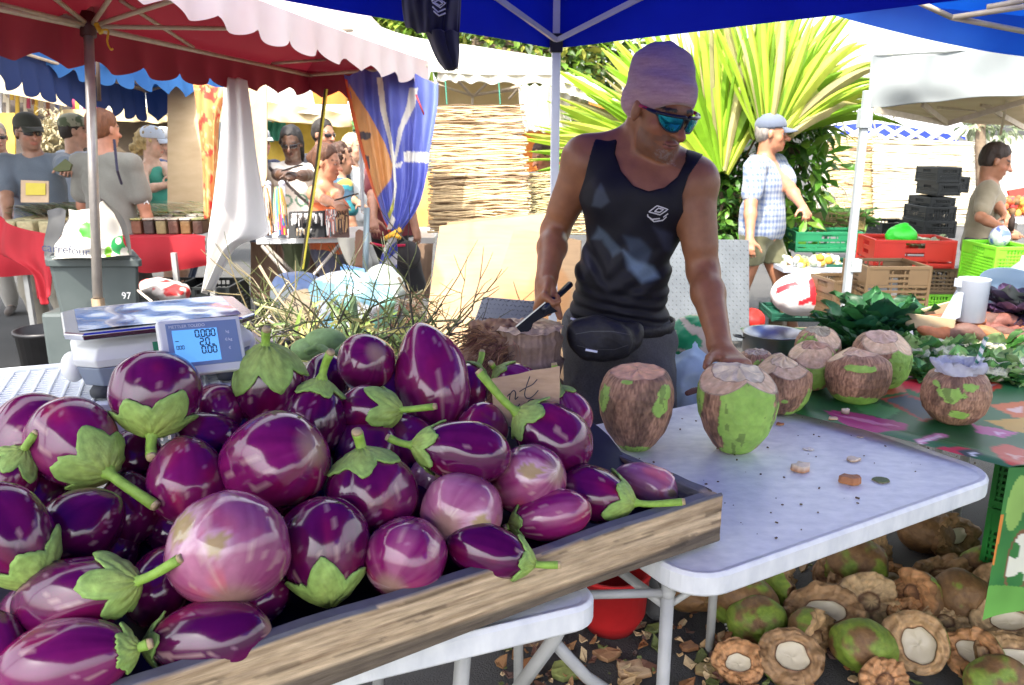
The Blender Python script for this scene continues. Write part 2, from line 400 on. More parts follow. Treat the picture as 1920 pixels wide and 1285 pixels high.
# ============================================================ wooden tray
e1 = Vector((-.845,-.535)); e2 = Vector((-.6,.8)); C0 = Vector((.412,1.446))
tray = thing('wooden_tray', (*(C0+e1*.6+e2*.3), TZ), 'weathered wooden tray heaped with purple eggplants', 'tray')
def plank(p0, p1, z0, z1, th, inn, name, col=None, nseg=40):
    """board with a slightly wavy top and worn ends"""
    p0 = Vector((*p0, 0)); p1 = Vector((*p1, 0)); inn = Vector((*inn, 0)).normalized()*th; mb = MB(); G = []
    for i in range(nseg+1):
        q = i/nseg; p = p0.lerp(p1, q); w = .0025*math.sin(q*17)+.0015*math.sin(q*41+1); e = 0
        if i in (0, nseg): e = .006
        zt = z1+w-e; zb = z0+.004*math.sin(q*9)*(1 if name == 'front_plank' else 0)+e
        c = .0035; pts = []
        for off, z in ((0, zb+c), (0, zt-c), (c/th, zt), (1-c/th, zt), (1, zt-c), (1, zb+c), (1-c/th, zb), (c/th, zb)):
            w2 = .0012*math.sin(z*300+q*5); pts.append(p+inn*off+inn.normalized()*(w2 if off == 0 else 0)+Vector((0, 0, z)))
        G.append(pts)
    mb.grid(G, closed=True); mb.f.append(tuple(range(8))); mb.f.append(tuple(nseg*8+k for k in range(7, -1, -1)))
    # plank colour: raw sawn face, grey top, dark band near the bottom
    d = (p1-p0).normalized(); A = np.array(mb.v); s = (A[:, :2]-np.array(p0[:2]))@np.array(d[:2]); z = A[:, 2]
    return mb, s, z
def plank_col(s, z, z0, z1, top, seed, dark=False):
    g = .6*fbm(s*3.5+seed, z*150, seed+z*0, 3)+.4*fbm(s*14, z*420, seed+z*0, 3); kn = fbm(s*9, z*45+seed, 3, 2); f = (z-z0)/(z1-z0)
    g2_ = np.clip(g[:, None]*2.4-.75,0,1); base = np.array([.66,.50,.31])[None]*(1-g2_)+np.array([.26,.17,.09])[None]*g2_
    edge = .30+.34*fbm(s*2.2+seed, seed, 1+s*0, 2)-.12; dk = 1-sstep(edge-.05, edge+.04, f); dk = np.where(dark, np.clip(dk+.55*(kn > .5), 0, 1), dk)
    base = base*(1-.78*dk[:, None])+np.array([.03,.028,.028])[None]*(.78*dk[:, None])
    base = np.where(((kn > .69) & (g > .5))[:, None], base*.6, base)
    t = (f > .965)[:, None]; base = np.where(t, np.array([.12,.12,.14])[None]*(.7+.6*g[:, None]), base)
    return base
def mk_plank(p0, p1, z0, z1, th, inn, name, seed, dark=False):
    mb, s, z = plank(p0, p1, z0, z1, th, inn, name)
    # refine: subdivide the outer face vertically
    me_mb = MB(); P0 = Vector((*p0, 0)); P1 = Vector((*p1, 0)); inn3 = Vector((*inn, 0)).normalized(); L = (P1-P0).length
    nx = int(L/.006); nz = 26; G = []; S = []; Z = []
    for j in range(nz+1):
        row = []
        for i in range(nx+1):
            q = i/nx; p = P0.lerp(P1, q); w = .0025*math.sin(q*17)+.0015*math.sin(q*41+1); f = j/nz; zz = z0+(z1+w-z0)*f+.004*math.sin(q*9)*(1-f)
            rd = .004*(max(0, abs(f-.5)*2-.93)/.07)**2; row.append(p+inn3*(rd-.0015)+Vector((0, 0, zz))); S.append(q*L); Z.append(zz)
        G.append(row)
    S = np.array(S); Z = np.array(Z)
    D = (fbm(S*3.5+seed, Z*160, seed+Z*0, 4)-.5)*.0022
    k = 0
    for r in G:
        for i in range(len(r)): r[i] = r[i]+inn3*float(D[k]); k += 1
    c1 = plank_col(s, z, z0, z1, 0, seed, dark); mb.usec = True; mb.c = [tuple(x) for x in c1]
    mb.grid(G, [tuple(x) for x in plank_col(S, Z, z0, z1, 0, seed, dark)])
    return mb.build(name, m_plank, tray, smooth=False)
m_plank = mat('plank_grain', attr=True, rough=.85, var=.22, scale=26, stretch=(1,1,5), bump=.5, bscale=60, bstretch=(.3,.3,3))
ZT = .877; e1p = (-e1.y*-1, e1.x*-1)
inn1 = (-.535*1, .845)   # inwards from the front plank
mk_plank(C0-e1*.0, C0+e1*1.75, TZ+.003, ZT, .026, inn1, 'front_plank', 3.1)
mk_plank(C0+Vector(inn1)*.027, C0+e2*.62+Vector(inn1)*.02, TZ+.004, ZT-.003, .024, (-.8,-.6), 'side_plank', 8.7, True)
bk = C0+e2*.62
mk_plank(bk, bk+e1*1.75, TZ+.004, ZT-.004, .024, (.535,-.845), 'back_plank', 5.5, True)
# heap plane: z = .855+.5*d, d = distance inwards from the front plank
def heap(u, v, dz=0):
    r = P(u, v, 1)-Vector((0, 0, H)); A = r.x*-.535+r.y*.845; B = -(C0.x*-.535+C0.y*.845)
    t = (H-(.855+dz)-.5*B)/(.5*A-r.z); return t
G = []
for i in range(15):
    row = []
    for j in range(31):
        d = .03+i/14*.5; s = .03+j/30*1.7; p = C0+e1*s+Vector(inn1)*d
        row.append(Vector((p.x, p.y, max(TZ+.012, .76+.42*d*(1-.5*(i > 12)))+.01*math.sin(j*1.7+i))))
    G.append(row)
MB().grid(G).build('liner', m_black, tray, smooth=True)
# ============================================================ eggplants
def egg_profile(q, c, pear):
    if q < c: x = (c-q)/c; return max(0, 1-x**2.1)**.56
    x = (q-c)/(1-c); return max(0, 1-x**(2.3-pear*.9))**(.56+pear*.15)*(1-.0*x)
def eggplant(u, v, W, asp, ang, tilt, tone, label, pear=.3, dt=0, stem=1, cal=1, scar=None, ribs=0, seed=0, hue=0, bend=.0, calsz=1., t0=None, stemdir=0):
    rd = np.random.default_rng(seed+100); t = (t0 or heap(u, v))+dt; R = W*t/F/2*1.05; L = 2*R*asp
    a = math.radians(ang); b = math.radians(tilt)
    z = (CR*math.cos(a)+CU*math.sin(a))*math.cos(b)-CF*math.sin(b); z.normalize()
    x = z.cross(Vector((.3,.2,1)));
    if x.length < .1: x = z.cross(Vector((1,0,0)))
    x.normalize(); y = z.cross(x); M = Matrix((x, y, z)).transposed(); c = P(u, v, t)
    o = thing('eggplant', c, label, 'eggplant', 'purple eggplants heaped in the wooden tray')
    na, nq = 64, 44; cc = .42+rd.uniform(-.04, .04); ph = rd.random()*6; A = np.arange(na)*2*math.pi/na; Q = (1-np.cos(np.linspace(0, math.pi, nq)))/2
    AA, QQ = np.meshgrid(A, Q); prof = np.array([egg_profile(q, cc, pear) for q in Q])[:, None]
    nx, ny = np.cos(AA), np.sin(AA); lump = (fbm(nx*1.1+seed, ny*1.1, QQ*2.4, 2)-.5)*.16
    rib = ribs*(.035*np.cos(AA*(4+seed % 3)+ph)) * np.sin(math.pi*QQ)
    cr = 0
    for k in range(int(ribs*2.6)):
        ca = rd.random()*6.28; dd = np.abs((AA-ca+math.pi) % (2*math.pi)-math.pi); cr = cr-.055*ribs*np.exp(-(dd/.09)**2)*np.sin(math.pi*QQ)**.7
    rr = R*prof*(1+lump+rib+cr); zz = (QQ-.5)*L; bx = bend*R*np.sin(math.pi*QQ)
    X, Y, Z = rr*nx+bx, rr*ny, zz
    V = np.stack([X, Y, Z], -1).reshape(-1, 3)@np.array(M).T
    # skin colour
    st = fbm(nx*2.6+seed, ny*2.6, QQ*1.1+3, 3); fine = fbm(nx*9+seed, ny*9, QQ*1.6, 3); bl = fbm(nx*1.6, ny*1.6+seed, QQ*2.6, 2)
    dark = np.array([.065,.002,.045]); mid = np.array([.21,.010,.105]); pale = np.array([.55,.22,.33])
    T = np.clip(tone+(st-.5)*.6+(fine-.5)*.22+(QQ < .25)*.0, 0, 1)[..., None]
    col = np.where(T < .5, dark+(mid-dark)*T*2, mid+(pale-mid)*(T-.5)*2)
    red = sstep(.5, .75, bl)[..., None]*.6; col = col*(1-red)+col*np.array([1.6,1.0,.62])*red
    sp = fbm(nx*30+seed, ny*30, QQ*26, 3)+.4*(fbm(nx*2, ny*2+seed, QQ*3, 2)-.5); spk = sstep(.80,.84,sp)[..., None]*.4; col = col*(1-spk)+np.array([.55,.33,.42])*spk
    sc2 = (fbm(nx*14+seed*3, ny*14, QQ*5, 3) > (.74-.08*tone))[..., None]*.38; col = col*(1-sc2)+np.array([.62,.42,.36])*sc2
    pg = sstep(.0, .06, Q)[:, None, None]; col = col*pg+np.array([.35,.2,.16])*(1-pg)
    if scar:
        for (sa, sq, ss, el) in scar:
            # sa measured as the angle toward the camera on the body
            cl = (M.transposed()@(-CF)); a0 = math.atan2(cl.y, cl.x)+math.radians(sa); dd = ((AA-a0+math.pi) % (2*math.pi)-math.pi)
            n2 = (fbm(AA*9, QQ*26, seed+QQ*0, 3)-.5)*.9
            di = np.sqrt((dd*np.sqrt(np.maximum(prof, .05))/ss)**2+((QQ-sq)/(ss*el))**2)+n2; w = (1-sstep(.72, .95, di))[..., None]; w2 = (1-sstep(.9, 1.7, di))[..., None]*.6
            col = col*(1-w2)+np.array([.72,.5,.56])*w2; col = col*(1-w)+np.array([.42,.30,.14])*w
    mb = MB(); n = nq
    mb.v = [tuple(p+np.array(c)) for p in V]; mb.c = [tuple(x_) for x_ in col.reshape(-1, 3)]; mb.usec = True
    for i in range(n-1):
        for k in range(na): a1 = i*na+k; b1 = i*na+(k+1)%na; mb.f.append((a1, b1, b1+na, a1+na))
    mb.build('skin', m_egg, o, smooth=True)
    if not cal: return o
    # calyx
    nl = 5; ph2 = rd.random()*6; NA = 70; NR = 9; G = []; cols = []
    for i in range(NR):
        row = []
        for k in range(NA):
            A1 = 2*math.pi*k/NA; w = ((A1*nl/(2*math.pi)+ph2) % 1); lobe = 1-abs(2*w-1); dep = calsz*.84*(.115+.125*lobe**.8*(.45+1.1*vnoise(float(int(A1*nl/(2*math.pi)+ph2)), seed, 0)))+.005*math.sin(k*2.1)+.010*math.sin(k*.7+seed)
            s = i/(NR-1); q = 1-.0-s*dep; q = min(q, .992)
            r0 = R*egg_profile(q, cc, pear)*(1+float((fbm(math.cos(A1)*1.1+seed, math.sin(A1)*1.1, q*2.4, 2)-.5)*.16))
            lift = .0026+.007*s**4*(lobe)*vnoise(k*.2, seed, 3)+.0012*math.sin(k*.9+i); r1 = r0+lift if i > 0 else R*.09
            zq = (q-.5)*L+lift*.6*(1-s)+(.004 if i == 0 else 0)
            row.append(c+M@Vector(((r1)*math.cos(A1)+bend*R*math.sin(math.pi*q), r1*math.sin(A1), zq)))
            g = .85+.3*rd.random(); cols.append((.29*g+.08*(1-s), .48*g, .11*g))
        G.append(row)
    mb = MB(); mb.grid(G, cols, closed=True)
    ca = mb.build('calyx', m_calyx, o, smooth=True, solid=.0034)
    if stem:
        sl = R*.95*stem; top = c+z*(L/2-.004); sd = CR*math.cos(math.radians(stemdir))+CU*math.sin(math.radians(stemdir)) if stemdir else (x*rd.uniform(-.6, .6)+y*rd.uniform(-.6, .6))
        k1 = top+z*sl*.45+sd*sl*.12; k2 = top+z*sl*.72+sd*sl*.5; pts = spline([top-z*.006, top+z*sl*.2, k1, k2], 10)
        r0 = .0085*max(.8, min(1.3, R/.065)); MB().tube(pts, [r0*(2.1-1.2*min(1, i/3)+.04*max(0,i-6)) for i in range(10)], 10, (.3,.5,.07)).tube([pts[-1], pts[-1]+(pts[-1]-pts[-2]).normalized()*.006], [r0*1.0, r0*.85], 10, (.5,.38,.2)).build('stalk', m_calyx, o, smooth=True)
    return o
EG = [
 (60,822,150,1.12,235,10,.35,'purple eggplant half hidden at the far left back under a bigger streaked one',dict(pear=.2,dt=.05,stem=.9)),
 (140,832,152,1.26,-30,22,.42,'streaked reddish eggplant with broad calyx and long thick stalk pointing down right, back left',dict(ribs=.25,stem=1.3,calsz=1.5,stemdir=-30)),
 (292,738,152,1.02,-82,28,.22,'round glossy eggplant sitting stalk down in front of the scale',dict(pear=.1,stem=.95,calsz=1.5,dt=-.07)),
 (408,768,96,1.15,150,-55,.3,'small eggplant showing its brown blossom end below the scale display',dict(cal=0,dt=.06)),
 (392,825,105,1.1,20,-20,.15,'dark eggplant in a hollow with thin green stalk lying across it',dict(dt=.05,cal=0)),
 (350,898,135,1.22,105,-25,.38,'oblong purple eggplant standing between the round front one and the scale',dict(cal=0,dt=.02,pear=.3)),
 (252,858,100,1.1,90,-10,.12,'dark eggplant tucked under the round glossy one near the scale',dict(cal=0,dt=.1)),
 (512,872,182,1.15,205,-25,.36,'big lobed purple eggplant in the middle of the heap with folded shoulders',dict(cal=0,ribs=.8,pear=.1,dt=-.02)),
 (505,725,128,1.25,86,26,.06,'dark red upright eggplant with broad green calyx and stalk pointing up',dict(calsz=1.9,stem=.85,ribs=.2,dt=.0,pear=.25)),
 (588,790,120,1.25,78,5,.12,'dark glossy eggplant standing upright with curled stalk behind the lobed one',dict(stem=1.4,dt=.03,calsz=.9)),
 (610,712,84,1.2,90,-20,.05,'blackish eggplant top showing behind the upright stalks',dict(cal=0,dt=.16)),
 (684,682,104,1.08,215,-50,.25,'small brownish eggplant lying on top of the heap with pale blossom end up',dict(cal=0,scar=None,dt=.02,ribs=.2)),
 (806,706,138,1.5,104,-16,.42,'tall pinkish purple eggplant leaning upright at the top of the heap',dict(cal=0,pear=.65,dt=.02,bend=.1)),
 (692,770,90,1.35,3,20,.1,'dark eggplant with ragged green calyx and stalk pointing right below the small brownish one',dict(stem=1.3,calsz=1.8,stemdir=10)),
 (690,842,130,1.05,90,-30,.35,'purple eggplant wedged behind the red creased one',dict(cal=0,dt=.08)),
 (695,925,160,1.0,100,8,.16,'deep red creased eggplant with green calyx on top in the centre front',dict(ribs=.75,stem=.7,calsz=.9,pear=.1)),
 (868,848,112,1.58,171,8,.14,'long dark red eggplant lying sideways with stalk pointing left',dict(ribs=.45,stem=1.25,dt=-.07,pear=.15,calsz=1.1)),
 (765,832,105,1.1,120,-30,.4,'mauve eggplant mostly covered beside the sideways long one',dict(cal=0,dt=.08)),
 (905,800,95,1.0,80,-30,.45,'mauve rounded eggplant peeping over the sideways long one',dict(cal=0,dt=.05)),
 (1036,822,124,1.26,143,8,.22,'glossy eggplant with stalk rising up left in front of the cardboard sign',dict(stem=1.45,calsz=.95,pear=.15,dt=-.02,stemdir=120)),
 (812,898,92,1.0,60,-40,.75,'brown scuffed eggplant deep between the red creased and round mauve ones',dict(cal=0,dt=.07,scar=[(0,.5,.6,.4)])),
 (868,958,148,1.02,20,-68,.8,'round pale mauve eggplant with a jagged tan scar',dict(cal=0,pear=.1,scar=[(25,.16,.34,.26)],dt=-.0)),
 (985,902,128,1.2,205,-38,.66,'pink streaked eggplant with cracked tan blossom scar beneath the one by the sign',dict(cal=0,scar=[(30,.14,.28,.4)],ribs=.2)),
 (1112,928,104,1.38,-8,14,.14,'dark purple eggplant with ragged light green calyx at the tray corner',dict(stem=1.5,calsz=1.4,stemdir=15,dt=.02)),
 (1212,908,76,1.6,160,-18,.85,'pale lavender eggplant behind the stalk at the right tray corner',dict(cal=0,scar=[(10,.1,.26,.3)],dt=.1)),
 (1034,968,92,1.6,192,5,.55,'light purple striped eggplant lying along the front plank near the corner',dict(calsz=.7,stem=.4,ribs=.2)),
 (918,1035,96,1.65,-14,4,.08,'dark sideways eggplant against the front plank with calyx to the right',dict(calsz=1.,stem=.9,stemdir=10,dt=-.01)),
 (765,1042,148,1.04,60,-55,.58,'round cracked pink purple eggplant behind the middle of the front plank',dict(cal=0,ribs=.35,scar=[(-130,.4,.22,1.2)])),
 (608,1030,162,1.16,-78,20,.12,'dark shining eggplant with its green calyx pressed to the front plank',dict(calsz=1.5,stem=0,pear=.2)),
 (430,1024,210,.98,110,-38,.72,'biggest pale pink round eggplant with tan scuff marks',dict(cal=0,ribs=.22,pear=.1,dt=-.06,scar=[(-20,.52,.34,.55),(15,.27,.22,.4)])),
 (392,1196,132,1.66,186,6,.13,'dark glossy long eggplant lying along the front plank at lower left',dict(calsz=.9,stem=.7,dt=.01,stemdir=100)),
 (487,1122,96,1.2,30,-30,.3,'small purple eggplant below the biggest pale one',dict(cal=0,dt=.07)),
 (142,1122,146,1.66,17,8,.13,'long dark red eggplant with big green calyx and stalk pointing up right, lower left',dict(calsz=1.2,stem=1.15,ribs=.3,stemdir=40)),
 (122,1246,160,1.55,12,-4,.34,'striped purple eggplant at the bottom left corner of the heap',dict(calsz=.5,stem=.5,ribs=.25)),
 (155,985,132,1.16,38,-25,.07,'bluish black eggplant on the left above the long dark red one',dict(cal=0,dt=.02,ribs=.3)),
 (18,1003,146,1.45,-52,5,.1,'dark eggplant cut by the left edge with stalk pointing down left',dict(calsz=1.7,stem=1.9,dt=-.04)),
 (10,905,110,1.3,55,12,.3,'reddish eggplant at the left edge with forked stalk above it',dict(calsz=.9,stem=1.,dt=.04)),
 (240,955,112,1.25,100,-20,.2,'dark purple eggplant in shade under the thick stalk',dict(cal=0,dt=.08)),
 (300,1098,115,1.3,70,-15,.12,'dark eggplant squeezed between the long red and the biggest pale one',dict(cal=0,dt=.06)),
 (205,1048,100,1.2,60,-20,.08,'hidden blackish eggplant under the big green calyx',dict(cal=0,dt=.12)),
 (-8,1215,110,1.3,120,-20,.2,'purple eggplant sliced by the left edge near the bottom corner',dict(cal=0,dt=.02)),
 (965,722,84,1.0,140,0,.5,'striped eggplant peeping over the cardboard sign',dict(calsz=.9,stem=.6,dt=.06)),
 (1068,775,78,1.25,112,-5,.5,'pinkish eggplant right of the cardboard sign with long upright stalk',dict(calsz=.9,stem=1.0,dt=.05,stemdir=90)),
 (735,728,88,1.1,60,-20,.04,'blue black eggplant in the gap left of the tall leaning one',dict(cal=0,dt=.1)),
 (330,985,110,1.1,60,-20,.15,'dark eggplant buried left of the biggest pale one',dict(cal=0,dt=.12)),
 (560,965,110,1.1,60,-20,.1,'dark eggplant buried beneath the big lobed one',dict(cal=0,dt=.12)),
 (775,960,110,1.1,60,-20,.1,'dark eggplant buried between the creased and the round mauve ones',dict(cal=0,dt=.11)),
 (70,930,110,1.2,60,-20,.1,'dark eggplant buried beneath the streaked reddish one',dict(cal=0,dt=.09)),
 (60,1150,110,1.2,200,-20,.15,'dark eggplant buried beneath the long dark red one',dict(cal=0,dt=.1)),
 (1000,1000,90,1.2,60,-20,.1,'dark eggplant buried near the front plank beneath striped ones',dict(cal=0,dt=.1)),
 (450,800,110,1.2,60,-20,.15,'dark eggplant buried left of the dark red upright one',dict(cal=0,dt=.12)),
 (870,730,90,1.2,60,-30,.3,'purple eggplant behind the tall leaning one with stalk pointing right',dict(calsz=.9,stem=1.,dt=.1)),
]
for i, e in enumerate(EG): eggplant(*e[:8], seed=i*3+1, **e[8])
# ============================================================ cardboard price sign
def cardsign():
    c = [P(918,710,1.63), P(1050,686,1.63), P(1048,790,1.62), P(960,800,1.62), P(930,790,1.62)]
    s = thing('price_sign', P(985,790,1.62), 'torn cardboard price sign with black handwriting stuck among eggplants', 'sign')
    n = -CF
    jag = []
    for a, b in zip(c, c[1:]+c[:1]):
        for k in range(5): jag.append(a.lerp(b, k/5)+CU*random.uniform(-.0015, .0015)+CR*random.uniform(-.001, .001))
    card = MB().prism(jag, CF, .004).build('card', mat('cardboard', (.42,.28,.17), (.52,.36,.23), rough=.9, scale=30, stretch=(1,1,4), bump=.2), s)
    O = P(960,740,1.618); k = 1.618/F; R_ = (P(1048,725,1.62)-P(960,741,1.62)).normalized()
    def S(l): return [O+R_*((x-960)*k)+CU*(-(y-740)*k)-CF*.003 for x, y in l]
    mb = MB()
    for l in ([(951,742),(956,738),(955,750)], [(955,748),(957,738),(963,733),(967,738),(966,750),(972,746)],
              [(994,712),(987,730),(984,745),(990,753),(1000,750),(1010,741)], [(974,737),(986,732),(999,728),(1008,720)],
              [(984,766),(994,756),(1002,757)], [(966,770),(975,760)]):
        mb.tube(spline(S(l), 24), .0011, 5)
    mb.build('handwriting', mat('marker', (.02,.02,.03), rough=.6), s)
cardsign()
# ============================================================ white perforated crate and the scale on it
cz = 1.065; cx = Vector((.925,.38)).normalized(); cn = Vector((-cx.y, cx.x)); cc0 = Vector((-1.2,1.255))
crt = thing('plastic_crate', (*(cc0+cx*.4+cn*.2), TZ), 'upturned white perforated plastic crate carrying the scale', 'crate')
CL, CD = .80, .36
def cpt(s, d, z): p = cc0+cx*s+cn*d; return Vector((p.x, p.y, z))
m_cr = mat('white_crate', (.62,.66,.7), (.72,.76,.8), rough=.45, scale=12)
mb = MB(); M3 = Matrix(((cx.x,cn.x,0),(cx.y,cn.y,0),(0,0,1)))
# lattice top: diagonal slats over a frame
mb.box(cpt(CL/2,.012,cz-.015), (CL,.024,.03), M3).box(cpt(CL/2,CD-.012,cz-.015), (CL,.024,.03), M3).box(cpt(.012,CD/2,cz-.015), (.024,CD-.05,.03), M3).box(cpt(CL-.012,CD/2,cz-.015), (.024,CD-.05,.03), M3)
for i in range(26):
    s = .03+i*.0295; mb.box(cpt(s, CD/2, cz-.008), (.007, CD-.05, .008), M3)
for i in range(19):
    d = .03+i*.0165; mb.box(cpt(CL/2, d, cz-.010), (CL-.05, .0085, .008), M3)
mb.build('slatted_base', m_cr, crt, bevel=.002)
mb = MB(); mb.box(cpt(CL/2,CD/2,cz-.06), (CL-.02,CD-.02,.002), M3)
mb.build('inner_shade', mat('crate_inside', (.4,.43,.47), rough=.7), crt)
mb = MB()
for s, d, sx, sy in ((CL/2,.004,CL,.008),(CL/2,CD-.004,CL,.008),(.004,CD/2,.008,CD-.017),(CL-.004,CD/2,.008,CD-.017)):
    mb.box(cpt(s, d, cz-.05), (sx, sy, .035), M3); mb.box(cpt(s, d, TZ+.02), (sx, sy, .034), M3)
    nseg = int(max(sx, sy)/.03)
    for k in range(nseg+1):
        o = (k/nseg-.5)*(max(sx, sy)-.02); mb.box(cpt(s+(o if sx > sy else 0), d+(0 if sx > sy else o), (cz+TZ)/2-.015), (.011, .007, cz-TZ-.085) if sx > sy else (.007, .011, cz-TZ-.085), M3)
    for zz in (.85, .93, 1.0): mb.box(cpt(s, d, zz), (sx-.004, sy-.003, .008), M3)
mb.build('sides', m_cr, crt, bevel=.0015)
# --- scale
sx_ = Vector((.865,.50)).normalized(); sn_ = Vector((-sx_.y, sx_.x)); sc0 = PZ(150,735,cz+.022).to_2d()
scl = thing('market_scale', (*(sc0+sx_*.18+sn_*.14), cz), 'white and grey digital market scale with blue film on its pan', 'scale')
def sp(s, d, z): p = sc0+sx_*s+sn_*d; return Vector((p.x, p.y, cz+z))
S3 = Matrix(((sx_.x,sn_.x,0),(sx_.y,sn_.y,0),(0,0,1)))
SW, SD = .325, .22
def loft(rings, name, m, par, smooth=False, bevel=.003):
    mb = MB(); K = len(rings[0])
    for r in rings: mb.v += [tuple(p) for p in r]; mb.c += [(1,1,1)]*K
    for i in range(len(rings)-1):
        for k in range(K): mb.f.append((i*K+k, i*K+(k+1)%K, (i+1)*K+(k+1)%K, (i+1)*K+k))
    mb.f.append(tuple(range(K-1, -1, -1))); mb.f.append(tuple((len(rings)-1)*K+k for k in range(K)))
    return mb.build(name, m, par, smooth=smooth, bevel=bevel)
def oct_(x0, x1, y0, y1, ch, z): return [sp(x, y, z) for x, y in ((x0+ch,y0),(x1-ch,y0),(x1,y0+ch),(x1,y1-ch),(x1-ch,y1),(x0+ch,y1),(x0,y1-ch),(x0,y0+ch))]
m_sg = mat('scale_grey', (.2,.24,.31), (.25,.29,.36), rough=.45, scale=14); m_sw = mat('scale_white', (.66,.68,.68), (.76,.77,.76), rough=.42, scale=10); m_sb = mat('foot_rubber', (.04,.045,.05), rough=.7)
loft([oct_(.012,SW-.012,.012,SD,.03,.022), oct_(0,SW,0,SD,.035,.062)], 'lower_housing', m_sg, scl)
loft([oct_(0,SW,0,SD,.035,.0625), oct_(-.004,SW+.004,-.004,SD,.035,.078), oct_(.004,SW-.004,.004,SD,.035,.10), oct_(.03,SW-.03,.03,SD-.02,.03,.112)], 'upper_housing', m_sw, scl)
for s, d in ((.04,.03),(SW-.05,.03),(.04,SD-.04),(SW-.05,SD-.04)): MB().lathe([(.022,.0005),(.024,.006),(.024,.012),(.017,.022)], 20, Matrix.Translation(sp(s, d, 0))).build('foot', m_sb, scl, smooth=True)
MB().sph(sp(-.005,.07,.055), (.022,.035,.03), 14, 10, S3).build('grip', m_sw, scl, smooth=True); MB().sph(sp(SW+.004,.1,.058), (.02,.035,.026), 14, 10, S3).build('grip', m_sw, scl, smooth=True)
m_steel = mat('pan_steel', (.62,.63,.66), (.7,.7,.72), rough=.22, metal=1., scale=8)
loft([oct_(-.004,SW-.0,-.012,SD+.02,.028,.121), oct_(-.012,SW+.008,-.02,SD+.028,.03,.124), oct_(-.014,SW+.01,-.022,SD+.03,.03,.134), oct_(-.010,SW+.006,-.018,SD+.026,.03,.137), oct_(.01,SW-.014,.002,SD+.006,.03,.1365)], 'pan', m_steel, scl, bevel=.0015)
MB().box(sp(SW/2,SD/2,.116), (.1,.1,.008), S3).build('pan_post', m_sg, scl)
G = patch([[sp(.012+x*(SW-.03)/8, .004+y*(SD+.004)/4, .1375+.0015*abs(math.sin(x*2.3+y*1.9))) for x in range(9)] for y in range(5)], 40, 24)
MB().grid(G).build('film', mat('blue_film', (.06,.16,.42), (.30,.36,.46), rough=.12, scale=9, spec=.9, coat=.8, bump=.3, bscale=14, contrast=.12), scl, smooth=True)
MB().prism([sp(.135,-.0052,.07), sp(.175,-.0052,.071), sp(.174,-.0012,.103), sp(.134,-.0012,.1025)], -Vector((*sn_, 0)), .0007).build('green_sticker', mat('green_sticker', (.02,.2,.1), (.03,.28,.14), rough=.6, scale=40), scl)
# display head, tilted back
dn = (Vector((*-sn_, 0))*.90+Vector((.25,-.1,.52))).normalized(); dx = Vector((sx_.x, sx_.y, 0)); dx = (dx-dn*dx.dot(dn)).normalized(); dy = dn.cross(dx)
DO = sp(.315,-.055,.075); DO = P(382,648,1.44)
def dpt(x, y, z=0): return DO+dx*x+dy*y+dn*z
def dbox(cx_, cy_, w, h, z0, z1, name, m, bevel=.003, sk=0):
    return MB().prism([dpt(cx_-w/2, cy_-h/2, z0), dpt(cx_+w/2+sk, cy_-h/2, z0), dpt(cx_+w/2, cy_+h/2, z0), dpt(cx_-w/2, cy_+h/2, z0)], dn, z1-z0).build(name, m, scl, bevel=bevel)
kk = 1.44/F
hd = dbox(0,0,.145,.102,-.02,0,'display_head', m_sw, .004)
dbox(.002,.004,.124,.080,.0002,.0014,'display_fascia', mat('fascia_blue', (.18,.25,.42), (.22,.3,.48), rough=.35), .001)
dbox(-.012,.001,.078,.060,.0016,.0024,'lcd_screen', mat('lcd', (.09,.28,.6), (.12,.34,.68), rough=.2, emit=.25), .0006)
SEG = {'0':'abcdef','2':'abged','.':'p','_':'d'}
def seg7(s, x, y, h, mb):
    w = h*.48
    for ch in s:
        pts = {'a':((0,h),(w,h)),'b':((w,h),(w,h/2)),'c':((w,h/2),(w,0)),'d':((0,0),(w,0)),'e':((0,0),(0,h/2)),'f':((0,h/2),(0,h)),'g':((0,h/2),(w,h/2))}
        if ch == '.': mb.prism([dpt(x-h*.12,y-.0005,.0026), dpt(x,y-.0005,.0026), dpt(x,y+.0009,.0026), dpt(x-h*.12,y+.0009,.0026)], dn, .0002); x += h*.1; continue
        if ch == ' ': x += h*.72; continue
        for g in SEG[ch]:
            (x0,y0),(x1,y1) = pts[g]; r = h*.085; q = .14*h*.5
            if y0 == y1: mb.prism([dpt(x+x0+q*.5,y+y0-r,.0026), dpt(x+x1-q*.5,y+y0-r,.0026), dpt(x+x1-q*.5,y+y0+r,.0026), dpt(x+x0+q*.5,y+y0+r,.0026)], dn, .0002)
            else: mb.prism([dpt(x+x0-r,y+min(y0,y1)+q*.5,.0026), dpt(x+x0+r,y+min(y0,y1)+q*.5,.0026), dpt(x+x0+r,y+max(y0,y1)-q*.5,.0026), dpt(x+x0-r,y+max(y0,y1)-q*.5,.0026)], dn, .0002)
        x += h*.72
mb = MB(); h_ = .0125; seg7('0.000', -.012, .016, h_, mb); seg7('2.0_', -.006, .0005, h_, mb); seg7('0.00', -.0045, -.0145, h_, mb)
seg7('000', -.047, -.004, .0065, mb); mb.prism([dpt(-.048,.010,.0026), dpt(-.042,.010,.0026), dpt(-.042,.0115,.0026), dpt(-.048,.0115,.0026)], dn, .0002)
mb.build('display_digits', mat('lcd_ink', (.01,.02,.05), rough=.4), scl)
m_pl = mat('print_white', (.75,.78,.85), rough=.5)
text_obj('METTLER TOLEDO', .0075, m_pl, scl, frame(dpt(-.024,.0375,.0016), dx, dy))
for s, yy in (('kg',.022),('\u20ac/kg',.007),('\u20ac',-.009)): text_obj(s, .007, m_pl, scl, frame(dpt(.045,yy,.0016), dx, dy))
text_obj('bPlus', .0055, m_pl, scl, frame(dpt(.038,-.0335,.0016), dx, dy)) if False else None
